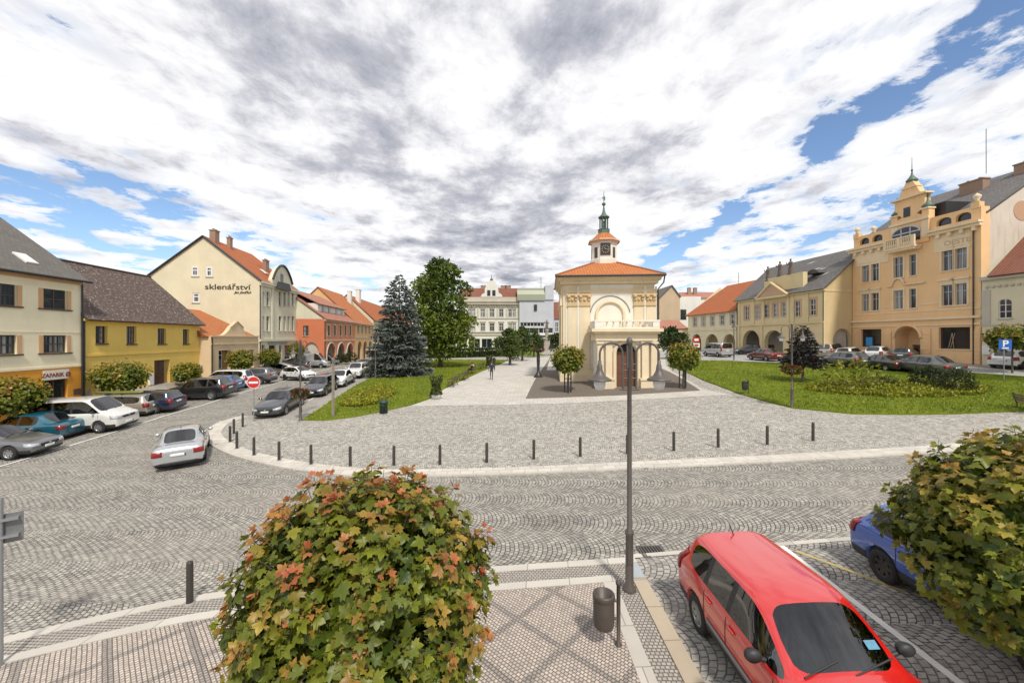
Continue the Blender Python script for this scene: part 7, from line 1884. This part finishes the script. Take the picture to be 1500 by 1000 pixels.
root = empty('road_sign', (-8.37, 6.70, gz(-8.4, 6.7)+.05), R(38), 'back of a grey traffic sign on a post at the left picture edge', 'road sign')
b = MB(); b.tube([(0, 0, 0), (0, 0, 2.75)], .035, 8); b.build('post', m_post, root)
b = MB(); b.box(-.26, .24, .04, .06, 1.98, 2.46); pb = b.build('sign_plate', plain('sign_back', (.20, .205, .21), .5, .5, var=.2), root)
for z in (2.1, 2.38): b = MB(); b.box(-.2, .2, -.045, .039, z-.02, z+.02); b.build('clamp', m_post, pb)
root = empty('road_sign', (7.02, 5.55, gz(7, 5.5)), R(-40), 'pale grey sign back just showing at the lower right edge', 'road sign')
b = MB(); b.tube([(0, 0, 0), (0, 0, 2.0)], .035, 8); b.build('post', m_post, root); b = MB(); b.box(-.16, .16, -.06, -.04, 1.45, 1.98); b.build('sign_plate', plain('sign_back_pale', (.38, .39, .40), .5, .4), root)
g = G(488, 614); root = empty('sign_post', g, R(-20), 'weathered grey square post with side-on plate at the left lawn', 'road sign')
b = MB(); zt_ = CAMZ-(524-CY)/F*g.y-g.z; b.box(-.06, .06, -.06, .06, 0, zt_); b.build('post', plain('post_wood', (.26, .22, .17), .9, var=.3), root); b = MB(); b.box(-.03, .55, -.09, -.061, zt_-.28, zt_-.12); b.build('sign_plate', plain('sign_back', (.2, .2, .2), .5), root)
g = G(1020, 529); root = empty('road_sign', g, R(-10), 'red and white road sign beside the right globe maple', 'road sign'); b = MB(); b.tube([(0, 0, 0), (0, 0, 3.2)], .04, 8); b.build('post', m_metal_d, root)
for z, mt in ((2.75, m_sred), (2.05, m_swhite)): b = MB(); b.box(-.4, .4, -.06, -.04, z-.28, z+.28); b.build('sign_plate', mt, root); b = MB(); b.box(-.24, .24, -.065, -.061, z-.14, z+.14); b.build('sign_field', m_swhite if mt is m_sred else m_sred, root.children[-1])

# benches and planters along the path
m_wood = plain('bench_wood', (.13, .085, .05), .7, var=.3)
def bench(label, loc, rz, src=None):
    if src: r = copy_tree(src); r.location = loc; r.rotation_euler = (0, 0, rz); r['label'] = label; return r
    r = empty('park_bench', loc, rz, label, 'bench', 'benches along the square')
    for k in range(4): b = MB(); b.box(-.85, .85, -.22+k*.12, -.13+k*.12, .44, .475); b.build('seat_slat', m_wood, r)
    for k in range(3): b = MB(); b.prism([(-.85, .55+k*.13), (.85, .55+k*.13), (.85, .64+k*.13), (-.85, .64+k*.13)], .27+k*.03, .30+k*.03); b.build('back_slat', m_wood, r)
    for x in (-.72, .72):
        b = MB(); b.tube([(x, -.26, 0), (x, -.20, .25), (x, -.22, .43), (x, .24, .43), (x, .36, .95)], .03, 6); b.tube([(x, .34, 0), (x, .2, .22), (x, .22, .43)], .03, 6); b.tube([(x, -.22, .43), (x, -.26, .66), (x, .26, .66)], .025, 6); b.build('side_frame', m_metal_d, r)
    return r
bl = [(663, 566.5, 'nearest the ivy planter'), (679, 557.5, 'second from the ivy planter'), (691, 548.5, 'with two people sitting on it'), (704, 541.5, 'just before the far planter')]
B0 = None
ed = (G(640, 585)-G(705, 545)); ba = math.atan2(ed.y, ed.x)
for px, py, wd in bl:
    o = bench('iron and wood park bench '+wd+' on the left path', G(px, py)+Vector((0, 0, .07)), ba-R(0), B0); B0 = B0 or o
bench('park bench cut by the right picture edge beside the lawn', G(1500, 605)+Vector((.35, 0, .05)), R(60), B0)
def planter(label, px, py, h, r, seed, n=700):
    g = G(px, py); root = empty('planter', g+Vector((0, 0, .06)), 0, label, 'planter'); b = MB(); b.lathe([(0, 0), (r*.95, 0), (r*1.1, .25), (r*1.15, .3), (r, .3), (0, .28)], n=16); b.build('pot', plain('pot_white', (.62, .60, .56), .7), root)
    rg = np.random.default_rng(seed); a = rg.uniform(0, 6.28, n); z = rg.uniform(.25, h, n); rr_ = r*rg.uniform(.6, 1.0, n)*(1+.25*np.sin(z*5)); P = np.stack([rr_*np.cos(a), rr_*np.sin(a), z], 1); d = np.stack([np.cos(a), np.sin(a), np.zeros(n)], 1)
    C = np.array([.035, .055, .012])+np.array([.09, .09, .02])*rg.random((n, 1)); rhombs(rg, 'foliage', P, unit(d+rg.normal(size=(n, 3))*.6), unit(d+rg.normal(size=(n, 3))*.4), np.full(n, .16), C, m_leaf2, root, .7)
    b = MB(); b.tube([(0, 0, .2), (0, 0, h)], .04, 6); b.build('stem', m_bark, root); return root
planter('tall ivy planter column at the start of the bench row', 639, 585, 1.7, .34, 101)
planter('tall ivy planter column at the far end of the bench row', 716.5, 540, 1.65, .34, 102)
g = G(788.5, 553); root = empty('flower_stand', g+Vector((0, 0, .06)), 0, 'black slender flower stand with bowl of plants at the gravel corner', 'flower stand')
b = MB(); b.box(-.42, .42, -.42, .42, 0, .10); b.lathe([(.38, .10), (.36, .2), (.22, .4), (.14, .55), (.13, .9), (.17, 1.6), (.15, 2.2), (.10, 2.4), (.12, 2.5)], n=14); b.build('stand', m_metal_d, root)
b = MB(); b.lathe([(.1, 2.5), (.35, 2.55), (.55, 2.68), (.5, 2.7), (0, 2.66)], n=16); b.build('bowl', m_metal_d, root); flower(root, 2.75, .6, 300, 8)
# statue column at the far end
g = G(801, 514); root = empty('statue_column', g, 0, 'stone column with a dark statue in front of the grey office block', 'monument')
b = MB(); b.box(-1.5, 1.5, -1.5, 1.5, 0, .5); b.box(-1.0, 1.0, -1.0, 1.0, .501, 1.0); b.box(-.7, .7, -.7, .7, 1.001, 2.8); b.box(-.85, .85, -.85, .85, 2.801, 3.05); b.lathe([(.5, 3.05), (.42, 3.3), (.38, 4.9), (.55, 5.1), (.55, 5.3), (0, 5.3)], n=14); b.build('column', plaster('monument_stone', (.38, .34, .29), .5), root)
statue('statue', Matrix.Translation((0, 0, 5.3)), 2.4, m_stat, root)

# surfboard on the silver estate
tg = [o for o in S.objects if o.parent is None and 'surfboard on its roof' in str(o.get('label', ''))][0]
b = MB(); n = 24; P_ = [(1.55*math.cos(2*PI*k/n), .27*math.sin(2*PI*k/n)*(1-.25*math.cos(2*PI*k/n))) for k in range(n)]
b.add([(x, y, .0) for x, y in P_]+[(x*.97, y*.9, .09) for x, y in P_]+[(0, 0, .11)], [[i, (i+1) % n, n+(i+1) % n, n+i] for i in range(n)]+[[n+i, n+(i+1) % n, 2*n] for i in range(n)]+[list(range(n))[::-1]], 0, True)
o = b.build('surfboard', plain('board_lime', (.17, .19, .035), .4, var=.25)); tag(o, 'lime green surfboard strapped to the roof of the beige estate', 'surfboard')
o.location = tg.location+Vector((0, 0, 1.54)); o.rotation_euler = tg.rotation_euler
for x in (-.5, .5): b = MB(); b.box(x-.03, x+.03, -.5, .5, -.07, -.002); b.build('roof_bar', m_black, o)

# ---------------------------------------------------------------- people
def cloth(name, col): return plain(name, col, .85, var=.2, scale=14)
m_skin = plain('skin', (.48, .30, .22), .6, var=.06); m_hair = plain('hair_dark', (.04, .03, .025), .7)
def person(label, loc, rz, pose='walk', top=(.02, .025, .06), bot=(.02, .022, .035), hair=m_hair, h=1.76, hold=False):
    root = empty('person', loc, rz, label, 'person')
    V, E, Rr = [], [], []
    def chain(pts, rs, start=None):
        i0 = start
        for p, r in zip(pts, rs):
            V.append(p); Rr.append(r); j = len(V)-1
            if i0 is not None: E.append((i0, j))
            i0 = j
        return i0
    k = h/1.76
    if pose == 'sit':
        pel = (0, .05, .53); chain([pel], [.14]); 
        t_ = chain([(0, .12, .75), (0, .13, .98), (0, .08, 1.07)], [.14, .15, .075], 0); chain([(0, .05, 1.14), (0, .03, 1.24), (0, .03, 1.31)], [.06, .095, .075], t_)
        for s in (-1, 1):
            chain([(s*.10, -.05, .53), (s*.12, -.42, .52), (s*.12, -.46, .12), (s*.12, -.60, .05)], [.085, .07, .05, .04], 0)
            chain([(s*.20, .1, .96), (s*.25, .02, .72), (s*.16, -.22, .62), (s*.13, -.30, .60)], [.06, .05, .04, .035], t_-1)
    else:
        pel = (0, 0, .93*k); chain([pel], [.13]); t_ = chain([(0, -.01, 1.15*k), (0, -.01, 1.38*k), (0, -.01, 1.48*k)], [.13, .155, .07], 0)
        chain([(0, -.02, 1.54*k), (0, -.03, 1.64*k), (0, -.02, 1.72*k)], [.058, .095, .07], t_)
        st_ = .22 if pose == 'walk' else .03
        for s in (-1, 1):
            chain([(s*.09, 0, .88*k), (s*.10, -s*st_*.5, .50*k), (s*.10, -s*st_*(1.0 if s > 0 else 1.15), .08), (s*.11, -s*st_-.14, .04)], [.09, .065, .045, .04], 0)
            if hold: chain([(s*.2, -.01, 1.36*k), (s*.27, -.02, 1.10*k), (s*.16, -.25, 1.05*k), (s*.10, -.30, 1.08*k)], [.06, .05, .04, .035], t_-1)
            else: chain([(s*.2, -.01, 1.36*k), (s*.26, s*.06, 1.10*k), (s*.26, s*.16-.06, .86*k), (s*.26, s*.18-.09, .78*k)], [.06, .05, .04, .035], t_-1)
    me = bpy.data.meshes.new('p'); me.from_pydata(V, E, []); ob = bpy.data.objects.new('p', me); COL.objects.link(ob)
    sk = ob.modifiers.new('s', 'SKIN'); sk.use_smooth_shade = True
    for i, r in enumerate(Rr): me.skin_vertices[0].data[i].radius = (r, r*.8)
    me.skin_vertices[0].data[0].use_root = True
    ob.modifiers.new('u', 'SUBSURF').levels = 1
    fm = bpy.data.meshes.new_from_object(ob.evaluated_get(bpy.context.evaluated_depsgraph_get())); bpy.data.objects.remove(ob)
    fm.materials.clear()
    for m in (cloth('cloth_%.2f_%.2f' % top[:2], top), cloth('trouser_%.2f_%.2f' % bot[:2], bot), m_skin, m_black): fm.materials.append(m)
    zw = .52 if pose == 'sit' else .90*k; zn = 1.07 if pose == 'sit' else 1.47*k
    for p in fm.polygons:
        c = p.center; z = c.z; p.use_smooth = True
        hand = (abs(c.x) > .2 and z < .84*k and pose != 'sit')
        p.material_index = 2 if z > zn or hand else (3 if z < .1 else (0 if z > zw+(.04 if pose == 'sit' else 0) else 1))
    o = link('body', fm, root)
    zh = 1.26 if pose == 'sit' else 1.66*k; yh = .035 if pose == 'sit' else -.015
    b = MB(); b.lathe([(0, .105), (.06, .095), (.092, .05), (.095, .0), (.08, -.05), (.07, -.07)], (0, 0, 0), 14, squash=1.1); b.v = [Vector((p.x, p.y+yh+.02, p.z+zh)) for p in b.v]; b.build('hair', hair, root)
    b = MB()
    for s in (-1, 1): b.lathe([(0, -.012), (.012, -.008), (.012, .006), (0, .01)], (s*.03, yh-.095, zh-.01), 8, ax='y')
    b.build('eyes', m_black, root); b = MB(); b.tube([(0, yh-.09, zh-.0), (0, yh-.115, zh-.035), (0, yh-.09, zh-.04)], [.01, .014, .01], 6); b.build('nose', m_skin, root)
    return root
UP = Vector((0, 0, .065))
person('man in a dark navy suit walking away along the light path', G(720, 557)+UP, R(180), 'walk', h=1.78)
person('person in black standing behind the walking man near the far planter', G(723.5, 541)+UP, R(20), 'stand', (.015, .015, .017), (.02, .02, .022), h=1.72)
bc = G(691, 548.5)+Vector((0, 0, .02))
dv = Vector((math.cos(ba), math.sin(ba), 0))
person('person in a black coat sitting on the bench, left of a companion', bc+dv*.35, ba, 'sit', (.012, .012, .014), (.015, .015, .017))
person('person in a pale top sitting on the bench, right of a companion', bc-dv*.35, ba, 'sit', (.42, .38, .32), (.02, .02, .03), plain('hair_brown', (.09, .05, .03), .7))
person('person in dark clothes standing by the shopfront of the sand coloured house', on(-29.9, 49.5, .06), R(90), 'stand', (.03, .03, .035), (.03, .03, .05), h=1.7)
person('small figure in brown on the far lawn path before the hedge', G(708, 522)+UP, R(90), 'walk', (.14, .09, .04), (.05, .05, .06), h=1.7)
